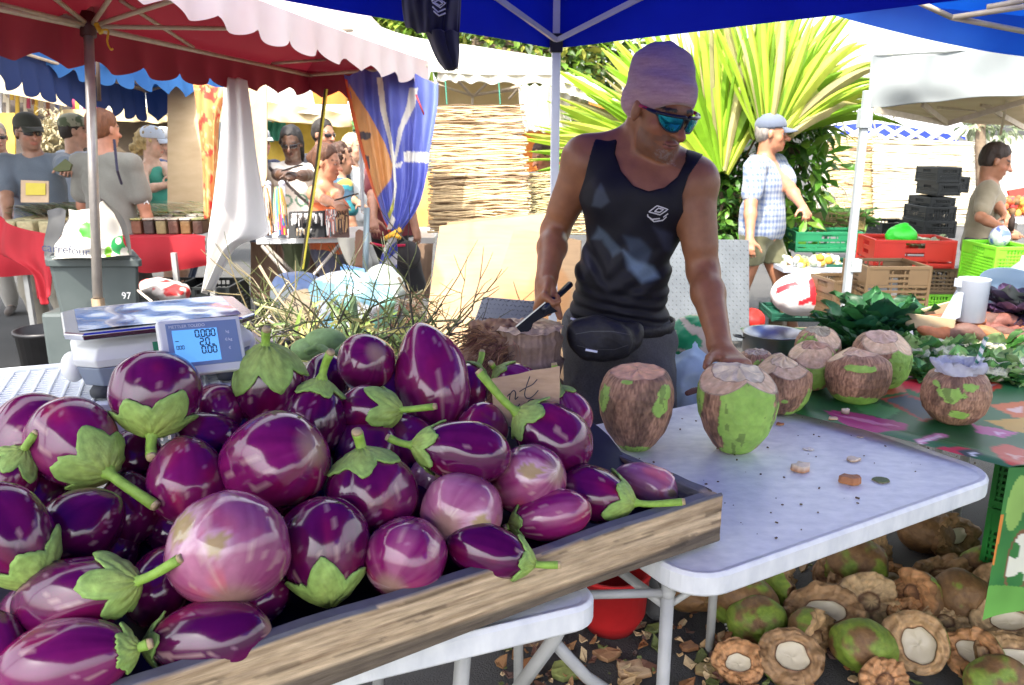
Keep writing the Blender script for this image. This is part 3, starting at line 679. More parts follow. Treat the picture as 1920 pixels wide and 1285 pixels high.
# dark jug-like coil beyond the crate edge handled elsewhere
# ============================================================ coconuts
def coconut(base, R, Hh, label, name='coconut', green=.5, top='cut', seed=0, shaved=.5, fl=1., lean=(0,0), shape=1., group='coconuts standing on the tables', patches=None, topcol=(.62,.42,.34), wid=1., fac_=(), rg=0, pn=.8):
    rd = np.random.default_rng(seed); base = Vector(base); o = thing(name, base, label, 'coconut', group)
    nz, na = 110, 168; A = np.arange(na)*2*math.pi/na; q = np.linspace(0, 1, nz)
    # barrel profile: narrow flat base, wide shoulder, flat top
    prof = np.interp(q, [0,.02,.08,.25,.45,.62,.78,.9,.97,1], {'barrel':[.38,.44,.56,.8,.95,1,.98,.9,.82,.74],'round':[.35,.5,.68,.9,.99,1,.95,.85,.72,.6]}[ 'barrel' if shape == 1 else 'round'])
    AA, QQ = np.meshgrid(A, q); nx, ny = np.cos(AA), np.sin(AA)
    l = (fbm(nx*1.2+seed, ny*1.2, QQ*1.5, 2)-.5)*.12
    n1 = fbm(nx*1.7+seed*3, ny*1.7, QQ*1.9+seed, 3); sh = sstep(-.012, .012, n1-(1-shaved)) if patches is None else None
    cam = math.atan2(-1, -base.x/2)   # angle that faces the camera
    if patches is not None:
        sh = np.ones_like(AA)
        for (pa, pq, wa, wq) in patches:
            dd = ((AA-cam-math.radians(pa)+math.pi) % (2*math.pi))-math.pi; nn = (fbm(AA*6, QQ*9, seed, 4)-.5)*pn
            di = np.sqrt((dd/math.radians(wa))**2+((QQ-pq)/wq)**2)+nn; sh = np.minimum(sh, sstep(.96, 1.0, di))
    fac = (np.abs(((AA*13/(2*math.pi)+fbm(QQ*3, AA*0+seed, 0, 2)*.8) % 1)-.5))*2
    fib = fbm(nx*34, ny*34, QQ*9+seed, 2)-.5; row = np.abs(((QQ*11+.35*np.sin(AA*3+seed)+fbm(nx*4, ny*4, QQ*3, 2)) % 1)-.5)*2
    r = R*prof[:, None]*(1+l)*(1-.022*sh+ ((.006+rg)*fac+.022*fib+.003*row)*sh)
    X = r*nx*wid; Y = r*ny; Z = QQ*Hh+lean[1]*X*QQ+.0*AA
    g1 = np.array([.22,.44,.06]); g2 = np.array([.38,.56,.12]); b1 = np.array([.52,.29,.17]); b2 = np.array([.20,.10,.06]); gn = fbm(nx*4, ny*4+seed, QQ*4, 3)[..., None]
    gc = g1+(g2-g1)*gn; gc = gc*(1-.45*(gn > .64)); bc = b1+(b2-b1)*np.clip(fbm(nx*38+seed, ny*38, QQ*15, 3)[..., None]*2.2-.6, 0, 1); bc = bc*(.94+.1*row[..., None])
    dk = sstep(.5, .62, fbm(nx*2.2, ny*2.2+seed, QQ*3+9, 2))[..., None]*.45; bc = bc*(1-dk*fl)
    edge = (np.abs(sh-.5) < .42)[..., None]; col = gc*(1-sh[..., None])+bc*sh[..., None]; col = np.where(edge, col*.7, col)
    Z = Z+(.05*X+.04*Y)*QQ*(1 if seed % 2 else -1)
    for fa, fe, fd in fac_:
        a_f, e_f = cam+math.radians(fa), math.radians(fe); n_f = (math.cos(a_f)*math.cos(e_f), math.sin(a_f)*math.cos(e_f), math.sin(e_f)); s_ = X*n_f[0]+Y*n_f[1]+(Z-Hh*.5)*n_f[2]-R*fd; m_f = s_ > 0
        s_ = np.where(m_f, s_, 0); X, Y, Z = X-s_*n_f[0], Y-s_*n_f[1], Z-s_*n_f[2]; w_f = sstep(0, .004, s_)[..., None]; nf = fbm(nx*9, ny*9+seed, QQ*12, 3)[..., None]
        ct = np.array([.46,.26,.13])*(1-nf)+np.array([.80,.60,.38])*nf; ct = np.where((s_ > R*.06)[..., None], ct*1.15, ct*.75); col = col*(1-w_f)+ct*w_f
    mb = MB(); V = np.stack([X+base.x, Y+base.y, Z+base.z], -1).reshape(-1, 3); mb.v = [tuple(v) for v in V]; mb.c = [tuple(v) for v in col.reshape(-1, 3)]; mb.usec = True
    for i in range(nz-1):
        for k in range(na): a1 = i*na+k; b1_ = i*na+(k+1)%na; mb.f.append((a1, b1_, b1_+na, a1+na))
    mb.f.append(tuple(range(na-1, -1, -1))); mb.build('husk', m_husk, o, smooth=True)
    # sliced top
    rings = []; cols = []
    for j, f in enumerate((1., .93, .8, .6, .35, .02)):
        row = []
        for k in range(na):
            v = V[(nz-1)*na+k]; c = base+Vector((0, 0, Hh)); p = Vector(v); w = c.lerp(p, f); w.z = p.z*f+(c.z)*(1-f)+(.004*(1 if 0 < j < 5 else 0)*math.sin(k*.35+j)*.6 if j else 0)+(.006*(1-f) if top == 'cut' else 0)
            row.append(w); n = vnoise(k*.12, j*1.3, seed); t_ = np.array(topcol); cols.append(tuple((np.array([.3,.15,.1]) if j == 0 else t_*(.8+.4*n)*(1.08 if 1 < j < 5 else 1))))
        rings.append(row)
    mb = MB(); mb.grid(rings, cols, closed=True); mb.build('cut_top', m_husk, o, smooth=False)
    return o
cocoG = 'coconuts'
coconut(PZ(1190,838,TZ), .096, .205, 'brown shaved coconut with small green patches, leftmost on the white table', seed=3, patches=[(-62,.72,14,.2),(38,.66,15,.12),(52,.84,14,.09),(0,.02,70,.09),(-20,.98,10,.02)], topcol=(.74,.42,.24))
coconut(PZ(1375,842,TZ), .102, .215, 'green coconut with a brown shaved strip beside the leftmost brown one', seed=8, patches=[(20,.5,48,.8),(-72,.72,18,.32),(14,.02,60,.1),(80,.3,14,.4)], topcol=(.74,.62,.42), wid=1.02, pn=.35, fac_=[(-48,56,1.0),(75,58,1.02)])
coconut(PZ(1462,772,TZ), .083, .165, 'brown coconut with a broad white cut top just behind the green one', seed=11, patches=[(70,.2,20,.3),(10,.35,8,.04),(50,.05,30,.12)], topcol=(.76,.60,.38), shape=2, fac_=[(-70,52,.86),(120,55,.9),(20,62,.86)])
coconut(PZ(1518,728,.79), .075, .145, 'small green and brown coconut squeezed between two brown coconuts', seed=14, patches=[(25,.4,40,.35),(60,.7,20,.2)], topcol=(.5,.3,.2), shape=2, fac_=[(5,42,.82),(-60,55,.86)])
coconut(PZ(1602,752,.787), .093, .155, 'large brown coconut with green base and reddish cut top', seed=17, patches=[(0,.08,80,.16),(5,.82,32,.07)], topcol=(.64,.42,.27), shape=2, fac_=[(-90,58,.84),(140,55,.8)])
coconut(PZ(1645,725,.787), .09, .17, 'green sided coconut behind the large brown one', seed=21, patches=[(55,.45,40,.6)], topcol=(.55,.38,.28), shape=2, fac_=[(0,58,.88),(80,52,.9)])
coconut(PZ(1528,700,.787), .075, .15, 'dull green coconut at the back beside the leafy cabbages', seed=25, patches=[(0,.6,60,.4)], topcol=(.35,.3,.2), shape=2, fac_=[(60,50,.85)])
coconut(PZ(1412,742,.78), .06, .14, 'small mottled coconut behind the seller\'s hand next to the pot', seed=31, shaved=.55, patches=[(20,.5,40,.4)], topcol=(.45,.36,.28), shape=2)
cs = coconut(PZ(1784,790,.787), .088, .145, 'small dark brown drinking coconut with plastic bag and striped straw in it', seed=29, patches=[(-5,.72,22,.14),(10,.32,16,.07),(30,.85,16,.07),(-38,.85,10,.05)], topcol=(.5,.46,.42), shape=2, rg=.028, pn=1.3)
cb = wloc(cs)
mb = MB(); G = []
for i in range(7):
    row = []
    for k in range(60):
        a = 2*math.pi*k/60; r = .045+.008*i/6*math.sin(a*7)+.006*math.sin(a*3+i)+.006*i/6; row.append(cb+Vector((r*math.cos(a)*1.25, r*math.sin(a), .132+i*.0075+.004*math.sin(a*5+i))))
    G.append(row)
for i in range(4): G.append([cb+Vector((.045*(1-i/4)*math.cos(2*math.pi*k/60)*1.25, .045*(1-i/4)*math.sin(2*math.pi*k/60), .172-.01*i+.006*math.sin(k*1.1+i*2))) for k in range(60)])
tag(MB().grid(G, closed=True).build('plastic_bag', mat('clear_bag', (.62,.62,.7), (.85,.85,.9), rough=.2, scale=40, bump=.6, bscale=50, transl=.4), smooth=True), 'crumpled clear plastic bag stuffed in the drinking coconut', 'bag')
def straw(a, b, r, label, dark=(.05,.25,.15)):
    a = Vector(a); b = Vector(b); d = (b-a).normalized(); x = d.orthogonal().normalized(); y = d.cross(x); G = []; C = []; n = 60
    for i in range(n):
        row = []
        for k in range(16):
            an = 2*math.pi*k/16; row.append(a.lerp(b, i/(n-1))+(x*math.cos(an)+y*math.sin(an))*r); C.append(dark if ((k/16+i/10) % 1) < .45 else (.8,.8,.78))
        G.append(row)
    return tag(MB().grid(G, C, closed=True).build('straw', m_attr, smooth=True), label, 'straw')
straw(cb+Vector((.035,.0,.11)), cb+Vector((.068,.01,.24)), .006, 'green and white striped paper straw standing in the drinking coconut')
straw(PZ(1357,1160,.01), PZ(1372,1200,.012), .005, 'black and white striped straw lying on the ground among husks', dark=(.02,.02,.05))
# scraps on the tables
def scrap(u, v, z, s, cols, label, seed=0, flat=.5, name='coconut_chip'):
    rd = random.Random(seed); c = PZ(u, v, z); mb = MB(); n = 11; ring = [(s*rd.uniform(.7, 1.15)*math.cos(2*math.pi*k/n), s*.75*rd.uniform(.7, 1.15)*math.sin(2*math.pi*k/n)) for k in range(n)]
    vs = [c+Vector((x, y, .0005)) for x, y in ring]+[c+Vector((x*.95, y*.95, s*flat*rd.uniform(.7, 1.1))) for x, y in ring]+[c+Vector((0, 0, s*flat*1.05))]
    fs = [tuple(range(n-1, -1, -1))]+[(k, (k+1)%n, n+(k+1)%n, n+k) for k in range(n)]+[(n+k, n+(k+1)%n, 2*n) for k in range(n)]
    mb.add(vs, fs, [cols[0]]*n+[cols[1]]*n+[cols[1]]); return tag(mb.build(name, m_husk, bevel=.001), label, 'coconut chip')
tan = (.35,.2,.1); wht = (.72,.6,.45); org = (.45,.18,.06); grn = (.1,.14,.05)
scrap(1503,882,TZ-.004,.026,(org,wht),'thick cream coconut chip with orange rind, nearest on the white table',1,.75)
scrap(1600,864,TZ-.004,.018,(tan,wht),'pale coconut chip farther right on the white table',2,.5)
scrap(1595,905,TZ-.004,.026,(org,(.38,.16,.07)),'reddish brown triangular husk chip on the white table',3,.7)
scrap(1652,902,TZ-.004,.024,((.2,.14,.08),grn),'dark green rind shaving at the right of the white table',4,.2)
scrap(1516,843,TZ-.004,.015,(wht,(.8,.75,.65)),'thin white coconut sliver in the middle of the white table',5,.2)
scrap(1462,797,TZ-.004,.012,(tan,org),'tiny brown chip by the broad cut coconut',6,.5)
scrap(1612,820,TZ-.004,.011,(tan,wht),'tiny chip by the edge of the green cloth',7,.3)
scrap(1585,776,.787,.014,((.12,.05,.04),wht),'small brown nut end with white cut face on the green cloth',8,1.1)
scrap(1562,787,.787,.015,(org,(.7,.5,.32)),'light orange chip on the fold of the green cloth',9,.5)
# ============================================================ ground
def asphalt():
    me = MB(); me.add([(-60,-20,0),(60,-20,0),(60,90,0),(-60,90,0)], [(0,1,2,3)])
    m = mat('asphalt', (.035,.035,.037), (.085,.083,.08), rough=.9, scale=1.2, bump=.7, bscale=160, detail=12, contrast=.3)
    o = me.build('ground', m, origin=(0,0,0)); tag(o, kind='structure')
asphalt()
# ============================================================ table with printed green cloth
m_cloth = mat('printed_oilcloth', attr=True, rough=.42, var=.05, scale=20, spec=.5)
tC = thing('produce_table', (2.2,2.6,0), 'long market table under the printed green oilcloth', 'table')
MB().box((2.05,2.66,.76), (1.7,1.3,.03)).build('tabletop', mat('ply', (.3,.22,.13), rough=.7), tC)
for x, y in ((1.75,2.15),(2.8,2.15),(1.75,3.2),(2.8,3.2)): MB().tube([(x,y,0),(x,y,.745)], .015, 8).build('leg', m_tubegrey, tC, smooth=True)
PRN = [  # (polygon in the printed layout, colour)
 ([(1545,770),(1600,772),(1700,795),(1700,806),(1640,812),(1580,795)], (.42,.02,.16)),
 ([(1560,776),(1640,790),(1690,800),(1640,797)], (.65,.2,.35)),
 ([(1600,760),(1650,757),(1690,770),(1660,785),(1620,775)], (.08,.3,.1)),
 ([(1650,748),(1700,738),(1790,770),(1735,792)], (.35,.03,.03)), ([(1660,749),(1700,742),(1780,770),(1733,787)], (.05,.07,.1)),
 ([(1690,715),(1730,708),(1760,722),(1720,736),(1695,728)], (.55,.03,.05)), ([(1690,700),(1740,692),(1735,700),(1690,712)], (.6,.25,.4)),
 ([(1665,722),(1690,716),(1700,735),(1650,742)], (.6,.15,.08)),
 ([(1830,712),(1870,716),(1880,726),(1850,738),(1825,728)], (.62,.05,.03)), ([(1845,722),(1868,719),(1862,727)], (.75,.5,.45)),
 ([(1850,760),(1925,752),(1925,785),(1900,782)], (.6,.12,.02)), ([(1880,768),(1915,763),(1915,774)], (.7,.45,.4)),
 ([(1850,790),(1925,782),(1925,812),(1895,808)], (.55,.3,.03)),
 ([(1820,795),(1850,800),(1910,812),(1880,822),(1835,812)], (.55,.1,.3)), ([(1860,808),(1890,812),(1870,817)], (.8,.5,.65)),
 ([(1716,825),(1760,812),(1780,816),(1722,836)], (.6,.2,.32)), ([(1722,829),(1762,815),(1766,819),(1724,833)], (.8,.6,.65)),
 ([(1730,842),(1800,838),(1840,846),(1820,858),(1780,862),(1740,852)], (.55,.02,.05)), ([(1795,845),(1832,842),(1846,852),(1815,860)], (.05,.06,.05)), ([(1815,848),(1832,848),(1826,856)], (.75,.75,.75)),
 ([(1855,840),(1885,832),(1925,845),(1925,872),(1890,872)], (.65,.06,.03)), ([(1885,848),(1915,855),(1905,862)], (.8,.4,.3)),
 ([(1480,790),(1560,806),(1700,846),(1690,850),(1540,806),(1480,794)], (.3,.4,.55)),
 ([(1620,815),(1680,828),(1670,834),(1610,818)], (.02,.2,.15)), ([(1760,772),(1800,760),(1810,765),(1770,778)], (.4,.02,.02)),
 ([(1700,690),(1725,684),(1722,690)], (.7,.7,.7)), ([(1640,700),(1700,690),(1700,700),(1650,710)], (.1,.35,.12)),
]
def cloth_col(pts):
    A = np.array(pts); U = np.empty(len(A)); W = np.empty(len(A))
    for i, p in enumerate(A): U[i], W[i], _ = proj(p)
    U = U+(fbm(A[:,0]*60, A[:,1]*60, A[:,2]*60, 2)-.5)*7; W = W+(fbm(A[:,0]*60+9, A[:,1]*60, A[:,2]*60, 2)-.5)*4
    n = fbm(A[:,0]*9, A[:,1]*9, A[:,2]*9, 3)[:, None]; c = np.array([.012,.085,.03])*(1-n)+np.array([.03,.17,.05])*n
    # scattered smaller prints everywhere
    cell = (np.floor(A[:,0]/.09)*7.3+np.floor(A[:,1]/.07)*3.1+np.floor(A[:,2]/.08)*1.7)
    for poly, k in PRN: c = np.where(inpoly(U, W, poly)[:, None], np.array(k), c)
    return c, U, W
G = []; zc = .7865; nA = 190; nB = 150
eL = [Vector((1.192,1.786,zc)), Vector((.80,2.20,zc)), Vector((.86,3.35,zc-.0))]
for j in range(nB+1):
    d = j/nB; l = lin([eL[0], eL[1], Vector((.95,2.7,zc)), Vector((.95,3.25,zc))], nB+1)[j]; r = lin([Vector((2.9,1.80,zc)), Vector((2.9,3.25,zc))], nB+1)[j]; row = []
    for i in range(nA+1):
        q = (i/nA)**1.6; p = l.lerp(r, q); p.z += .003*math.sin(q*30+d*5)*math.sin(d*13)
        if q < .05: p.z += .006*math.sin(math.pi*q/.05)
        row.append(p)
    G.append(row)
pts = [p for r in G for p in r]; c, U, W = cloth_col(pts)
cl = thing('printed_tablecloth', (2.0,1.8,.4), 'dark green oilcloth printed with pink and red fruit covering the produce table', 'tablecloth')
MB().grid(G, [tuple(x) for x in c]).build('cloth_top', m_cloth, cl, smooth=True)
# hanging front
G = []; n1, n2 = 200, 130
for j in range(n2+1):
    f = j/n2; row = []
    for i in range(n1+1):
        q = (i/n1)**1.4; x = 1.192+q*1.7; row.append(Vector((x+.01*f, 1.786+.018*math.sin(x*22)*f+.004*f+.014*q, zc-.40*f*(1-.12*math.sin(x*9+1.2)))))
    G.append(row)
pts = np.array([tuple(p) for r in G for p in r]); n = fbm(pts[:,0]*12, pts[:,1]*3, pts[:,2]*9, 3)[:, None]
c = np.array([.02,.13,.04])*(1-n)+np.array([.08,.30,.06])*n
xx, zz = pts[:,0], pts[:,2]; dI = np.hypot((xx-1.228)/.022, (zz-.69)/.075); c = np.where((dI < 1)[:, None], np.array([.30,.5,.12])*(.7+.6*n), c)
c = np.where(((xx < 1.2+.004) & (zz > .52) & (zz < .66))[:, None], np.array([.7,.25,.05]), c)
dI = np.hypot((xx-1.262)/.026, (zz-.53)/.08); c = np.where(((dI < 1)&(n[:,0] > .42))[:, None], np.array([.75,.75,.6]), c); c = np.where(((dI > 1)&(dI < 1.15))[:, None], np.array([.2,.1,.05]), c)
c = np.where((zz < .46)[:, None], np.array([.16,.42,.08])*(.7+.6*n), c)
MB().grid(G, [tuple(x) for x in c]).build('cloth_front', m_cloth, cl, smooth=True)
# ============================================================ split husks under the table
HG = 'chopped coconut husks thrown under the table'
def husk(u, v, s, label, kind='half', face=(0,0), seed=0, zc=None, green=.5, lift=0., asp=1.2, rot=0):
    """half: split nut showing flesh; whole: uncut outside; shell: back of a chopped husk. face = (azimuth from camera, elevation) of the cut"""
    rd = np.random.default_rng(seed); r = s/2; c = PZ(u, v, r*.75+lift); o = thing('coconut_husk', c-Vector((0,0,r*.7)), label, 'coconut husk', HG)
    az = math.radians(face[0]-90)+math.atan2(-c.x, c.y)*0; el = math.radians(face[1])
    zax = Vector((math.cos(az)*math.cos(el), math.sin(az)*math.cos(el), math.sin(el))); x = zax.cross(Vector((0,0,1))); x = x.normalized() if x.length > .05 else Vector((1,0,0)); y = zax.cross(x)
    rr = math.radians(rot); x, y = x*math.cos(rr)+y*math.sin(rr), y*math.cos(rr)-x*math.sin(rr)
    M = Matrix((x, y, zax)).transposed(); na, nq = 72, 34; A = np.arange(na)*2*math.pi/na; top = math.pi if kind == 'whole' else math.pi*.53
    Th = np.linspace(.02, top-(.02 if kind == 'whole' else 0), nq); AA, TT = np.meshgrid(A, Th); nx, ny, nz = np.sin(TT)*np.cos(AA), np.sin(TT)*np.sin(AA), -np.cos(TT)
    l = 1+(fbm(nx*1.3+seed, ny*1.3, nz*1.3, 2)-.5)*.3+.03*np.cos(3*AA+seed)
    edge = (TT/top)**6; jag = (fbm(np.cos(AA)*4+seed, np.sin(AA)*4, AA*0, 4)-.5)*.75*edge*(kind != 'whole')
    X, Y, Z = r*asp*nx*l, r*ny*l, r*(nz*l+jag)
    V = np.stack([X, Y, Z], -1).reshape(-1, 3)@np.array(M).T+np.array(c)
    g = fbm(nx*1.9+seed*5, ny*1.9, nz*1.9, 3); gw = sstep(.5+.0-(green-.5)*.6-.02, .5-(green-.5)*.6+.03, 1-g)[..., None]*0+sstep(1-green-.02, 1-green+.10, g*.9-.02)[..., None]
    n = fbm(nx*12, ny*12+seed, nz*4, 3)[..., None]
    gc = np.array([.09,.17,.02])*(1-n)+np.array([.26,.34,.04])*n; bc = np.array([.10,.045,.02])*(1-n)+np.array([.26,.14,.05])*n
    col = gc*gw+bc*(1-gw)
    mb = MB(); mb.v = [tuple(v_) for v_ in V]; mb.c = [tuple(v_) for v_ in col.reshape(-1, 3)]; mb.usec = True
    for i in range(nq-1):
        for k in range(na): a1 = i*na+k; b1 = i*na+(k+1)%na; mb.f.append((a1, b1, b1+na, a1+na))
    mb.f.append(tuple(range(na-1, -1, -1)))
    if kind == 'whole': mb.f.append(tuple((nq-1)*na+k for k in range(na)))
    mb.build('rind', m_husk, o, smooth=True)
    if kind == 'whole': return o
    E_ = V.reshape(nq, na, 3)[-1]; cc = E_.mean(0); TC = np.array([(.44,.27,.13),(.46,.22,.09),(.30,.17,.08),(.50,.34,.18)][seed % 4]); rows = []; cols = []; ki = .5 if kind == 'half' else .34; ks = rd.uniform(-.1, .1, 2)
    kc = cc+np.array(x)*r*asp*ks[0]+np.array(y)*r*ks[1]
    K = np.stack([kc+(np.array(x)*math.cos(a)*asp*1.02+np.array(y)*math.sin(a)*(.6+.5*((seed*.37) % 1)))*r*ki*(1+.22*(float(vnoise(math.cos(a)*2+seed, math.sin(a)*2, 1))-.5)) for a in A])
    for j in range(9):
        f = j/8; row = []
        for k in range(na):
            nn = vnoise(math.cos(A[k])*3+seed, math.sin(A[k])*3, j*1.1)-.5; n3 = vnoise(math.cos(A[k])*14, math.sin(A[k])*14, j*2.3+seed)-.5; bulge = math.sin(math.pi*f)*.09*r+(nn*.26+n3*.06)*r*(0 < j < 8)+ (-.04*r*f)
            p = E_[k]*(1-f)+K[k]*f+np.array(zax)*bulge; row.append(Vector(p)); b = .3+.75*vnoise(math.cos(A[k])*4+seed, math.sin(A[k])*4, j*1.3)+.5*vnoise(k*.8, j*3, seed); cw = TC*b*(1 if j > 0 else .5)+np.array([.06,.035,.015])
            if j == 8: cw = np.array([.14,.06,.03])
            cols.append(tuple(cw))
        rows.append(row)
    if kind == 'shell':
        rows.append([Vector(kc*.5+K[k]*.5)+zax*(.10*r+.05*r*math.sin(k*.17+seed)) for k in range(na)]); cols += [tuple(TC*(.5+.8*float(vnoise(k*.3, 2, seed)))) for k in range(na)]; rows.append([Vector(kc)+zax*.12*r]*na); cols += [tuple(TC*1.1)]*na
    mb = MB(); mb.grid(rows, cols, closed=True); mb.build('fibre_face', m_husk, o, smooth=True)
    if kind == 'half':
        rows = []
        for j in range(8):
            f = j/7; sc = math.cos(f*math.pi/2); rows.append([Vector(kc+(K[k]-kc)*(.98*sc+.001)+np.array(zax)*(-.03*r-math.sin(f*math.pi/2)*.16*r+.012*r*math.sin(k*.2+j))) for k in range(na)])
        MB().grid(rows, closed=True).build('flesh', m_kernel, o, smooth=True)
    return o
HS = [
 (1385,1240,.155,'split husk block with pale flesh lying nearest the white table leg','half',(-10,55),1,.3,1.1),
 (1482,1232,.20,'halved coconut with big round white flesh facing the camera','half',(-8,48),2,.5,1.05),
 (1418,1165,.165,'whole dull green coconut behind the halved one with white flesh','whole',(0,0),3,.62,1.15),
 (1530,1195,.19,'long green and brown husk wedge leaning between the halved coconut and the smooth green one','shell',(40,10),4,.6,1.2),
 (1618,1212,.17,'smooth green coconut lying alone on the asphalt','whole',(0,0),5,.64,1.3),
 (1545,1150,.22,'torn husk with pale oval flesh tipped towards the left','half',(-25,50),6,.3,1.35),
 (1630,1125,.21,'big tan husk inner face with swirled fibres','shell',(5,35),7,.2,1.15),
 (1720,1205,.22,'green husk half standing on edge with long cream flesh','half',(-35,30),8,.8,.95),
 (1825,1228,.18,'bright green quarter husk opening up to the left','half',(-60,40),9,.95,1.1),
 (1800,1120,.20,'dark brown round coconut with greenish base beneath the green crate','whole',(0,0),10,.35,1.05),
 (1890,1165,.22,'shredded orange tan husk behind the hanging cloth','half',(-20,50),11,.2,1.1),
 (1905,1235,.2,'half husk cut by the right edge with pale flesh','half',(-10,60),12,.5,1.2),
 (1715,1118,.2,'brown and green chopped coconut with a tan slice off its side','shell',(-75,20),13,.5,1.1),
 (1765,1078,.17,'flat tan husk slice lying on top at the back','shell',(0,60),14,.2,1.5),
 (1390,1120,.2,'brown and lime mottled coconut under the table corner','whole',(0,0),15,.55,1.25),
 (1480,1100,.19,'green coconut with tan cut side under the table edge','shell',(70,20),16,.75,1.15),
 (1310,1100,.19,'green brown coconut behind the white table leg','whole',(0,0),17,.5,1.3),
 (1560,1078,.15,'orange tan husk lump under the table edge','shell',(-10,30),18,.2,1.0),
 (1600,1060,.2,'lime patched brown coconut at the back of the husk pile','whole',(0,0),19,.6,1.2),
 (1648,1040,.2,'dark striped husk leaning at the back of the pile','shell',(60,30),20,.3,1.2),
 (1700,1150,.12,'small brown husk piece between two big halves','shell',(0,60),21,.2,1.2),
 (1790,1008,.2,'far brown coconut with cut oval flesh beside the green crate','half',(25,30),22,.35,1.3),
 (1735,1000,.18,'far brown coconut in deep shade under the table','whole',(0,0),23,.3,1.2),
 (1870,1100,.17,'tan torn husk in shade left of the hanging cloth','shell',(-30,40),24,.2,1.2),
 (1450,1060,.15,'tan chopped piece tucked under the table rim left of centre','shell',(20,50),31,.3,1.2),
 (1585,1100,.13,'small ochre husk chunk between two bigger ones','shell',(-40,50),32,.15,1.1),
 (1670,1085,.15,'brown husk quarter wedged behind the big tan inner face','half',(30,45),33,.3,1.2),
 (1845,1060,.15,'dark green husk piece below the green mesh crates','whole',(0,0),34,.6,1.2),
 (1770,1165,.13,'stringy orange brown husk piece between two halves','shell',(-20,60),35,.15,1.3),
 (1450,1190,.10,'small pale flesh fragment beside the whole dull green one','half',(-30,60),36,.2,1.1),
 (1660,1275,.14,'husk piece at the bottom edge right of centre','shell',(10,60),37,.4,1.3),
 (1870,1275,.15,'green husk piece at the bottom right','whole',(0,0),38,.58,1.2),
 (1620,1020,.15,'shadowed husk far under the middle of the table','shell',(10,40),39,.3,1.2),
 (1325,1085,.13,'small dark green coconut deep under the white table','whole',(0,0),25,.8,1.2),
]
for u, v, s, lab, kind, face, seed, g, asp in HS: husk(u, v, s*(.88 if kind != 'whole' else .95), lab, kind, face, seed, green=g, asp=asp, rot=seed*37 % 60-30)
# leaf litter and husk chips on the asphalt
mb = MB(); rdl = random.Random(4)
for i in range(520):
    u = rdl.uniform(930, 1420) if i < 400 else rdl.uniform(1300, 1900); v = rdl.uniform(1085, 1420) if i < 400 else rdl.uniform(1000, 1330); c = PZ(u, v, .004+rdl.random()*.02)
    s = rdl.uniform(.008, .05)*rdl.uniform(.4, 1); n = rdl.randint(5, 8); a0 = rdl.random()*6; tl = Euler((rdl.uniform(-.7,.7), rdl.uniform(-.7,.7), a0)).to_matrix()
    col = rdl.choice([(.22,.09,.03),(.3,.15,.06),(.42,.27,.13),(.12,.05,.03),(.5,.36,.2),(.1,.12,.03),(.08,.04,.03)])
    ring = [c+tl@Vector((s*rdl.uniform(.5,1.1)*math.cos(2*math.pi*k/n), s*.6*rdl.uniform(.5,1.1)*math.sin(2*math.pi*k/n), .25*s*math.cos(4*math.pi*k/n))) for k in range(n)]
    ring = [Vector((p.x, p.y, max(.002, p.z))) for p in ring]; mb.prism(ring, (0,0,1), .002+.004*rdl.random(), col)
tag(mb.build('husk_litter', m_husk), 'dry husk chips and dead leaves littering the asphalt under the tables', 'litter', kind='stuff')
# bigger curled husk shards
for i, (u, v, s, cc_, lab) in enumerate([(1185,1262,.06,((.3,.15,.06),(.5,.34,.2)),'pale husk shard on the asphalt left of the white table leg'),
    (1335,1262,.05,((.2,.1,.04),(.32,.24,.1)),'curled brown husk shard right of the white table leg'),(1290,1215,.035,((.2,.08,.03),(.3,.14,.06)),'small red brown husk shard behind the white table leg'),
    (1600,1275,.02,((.4,.22,.1),(.6,.42,.25)),'small tan chip in front of the smooth green coconut'),(1140,1230,.045,((.25,.12,.05),(.36,.2,.1)),'brown husk shard beneath the tray table'),
    (1060,1262,.06,((.14,.16,.05),(.25,.28,.08)),'yellow green leaf scrap beneath the tray table')]):
    scrap(u, v, .003, s, cc_, lab, 40+i, .35, 'husk_shard')
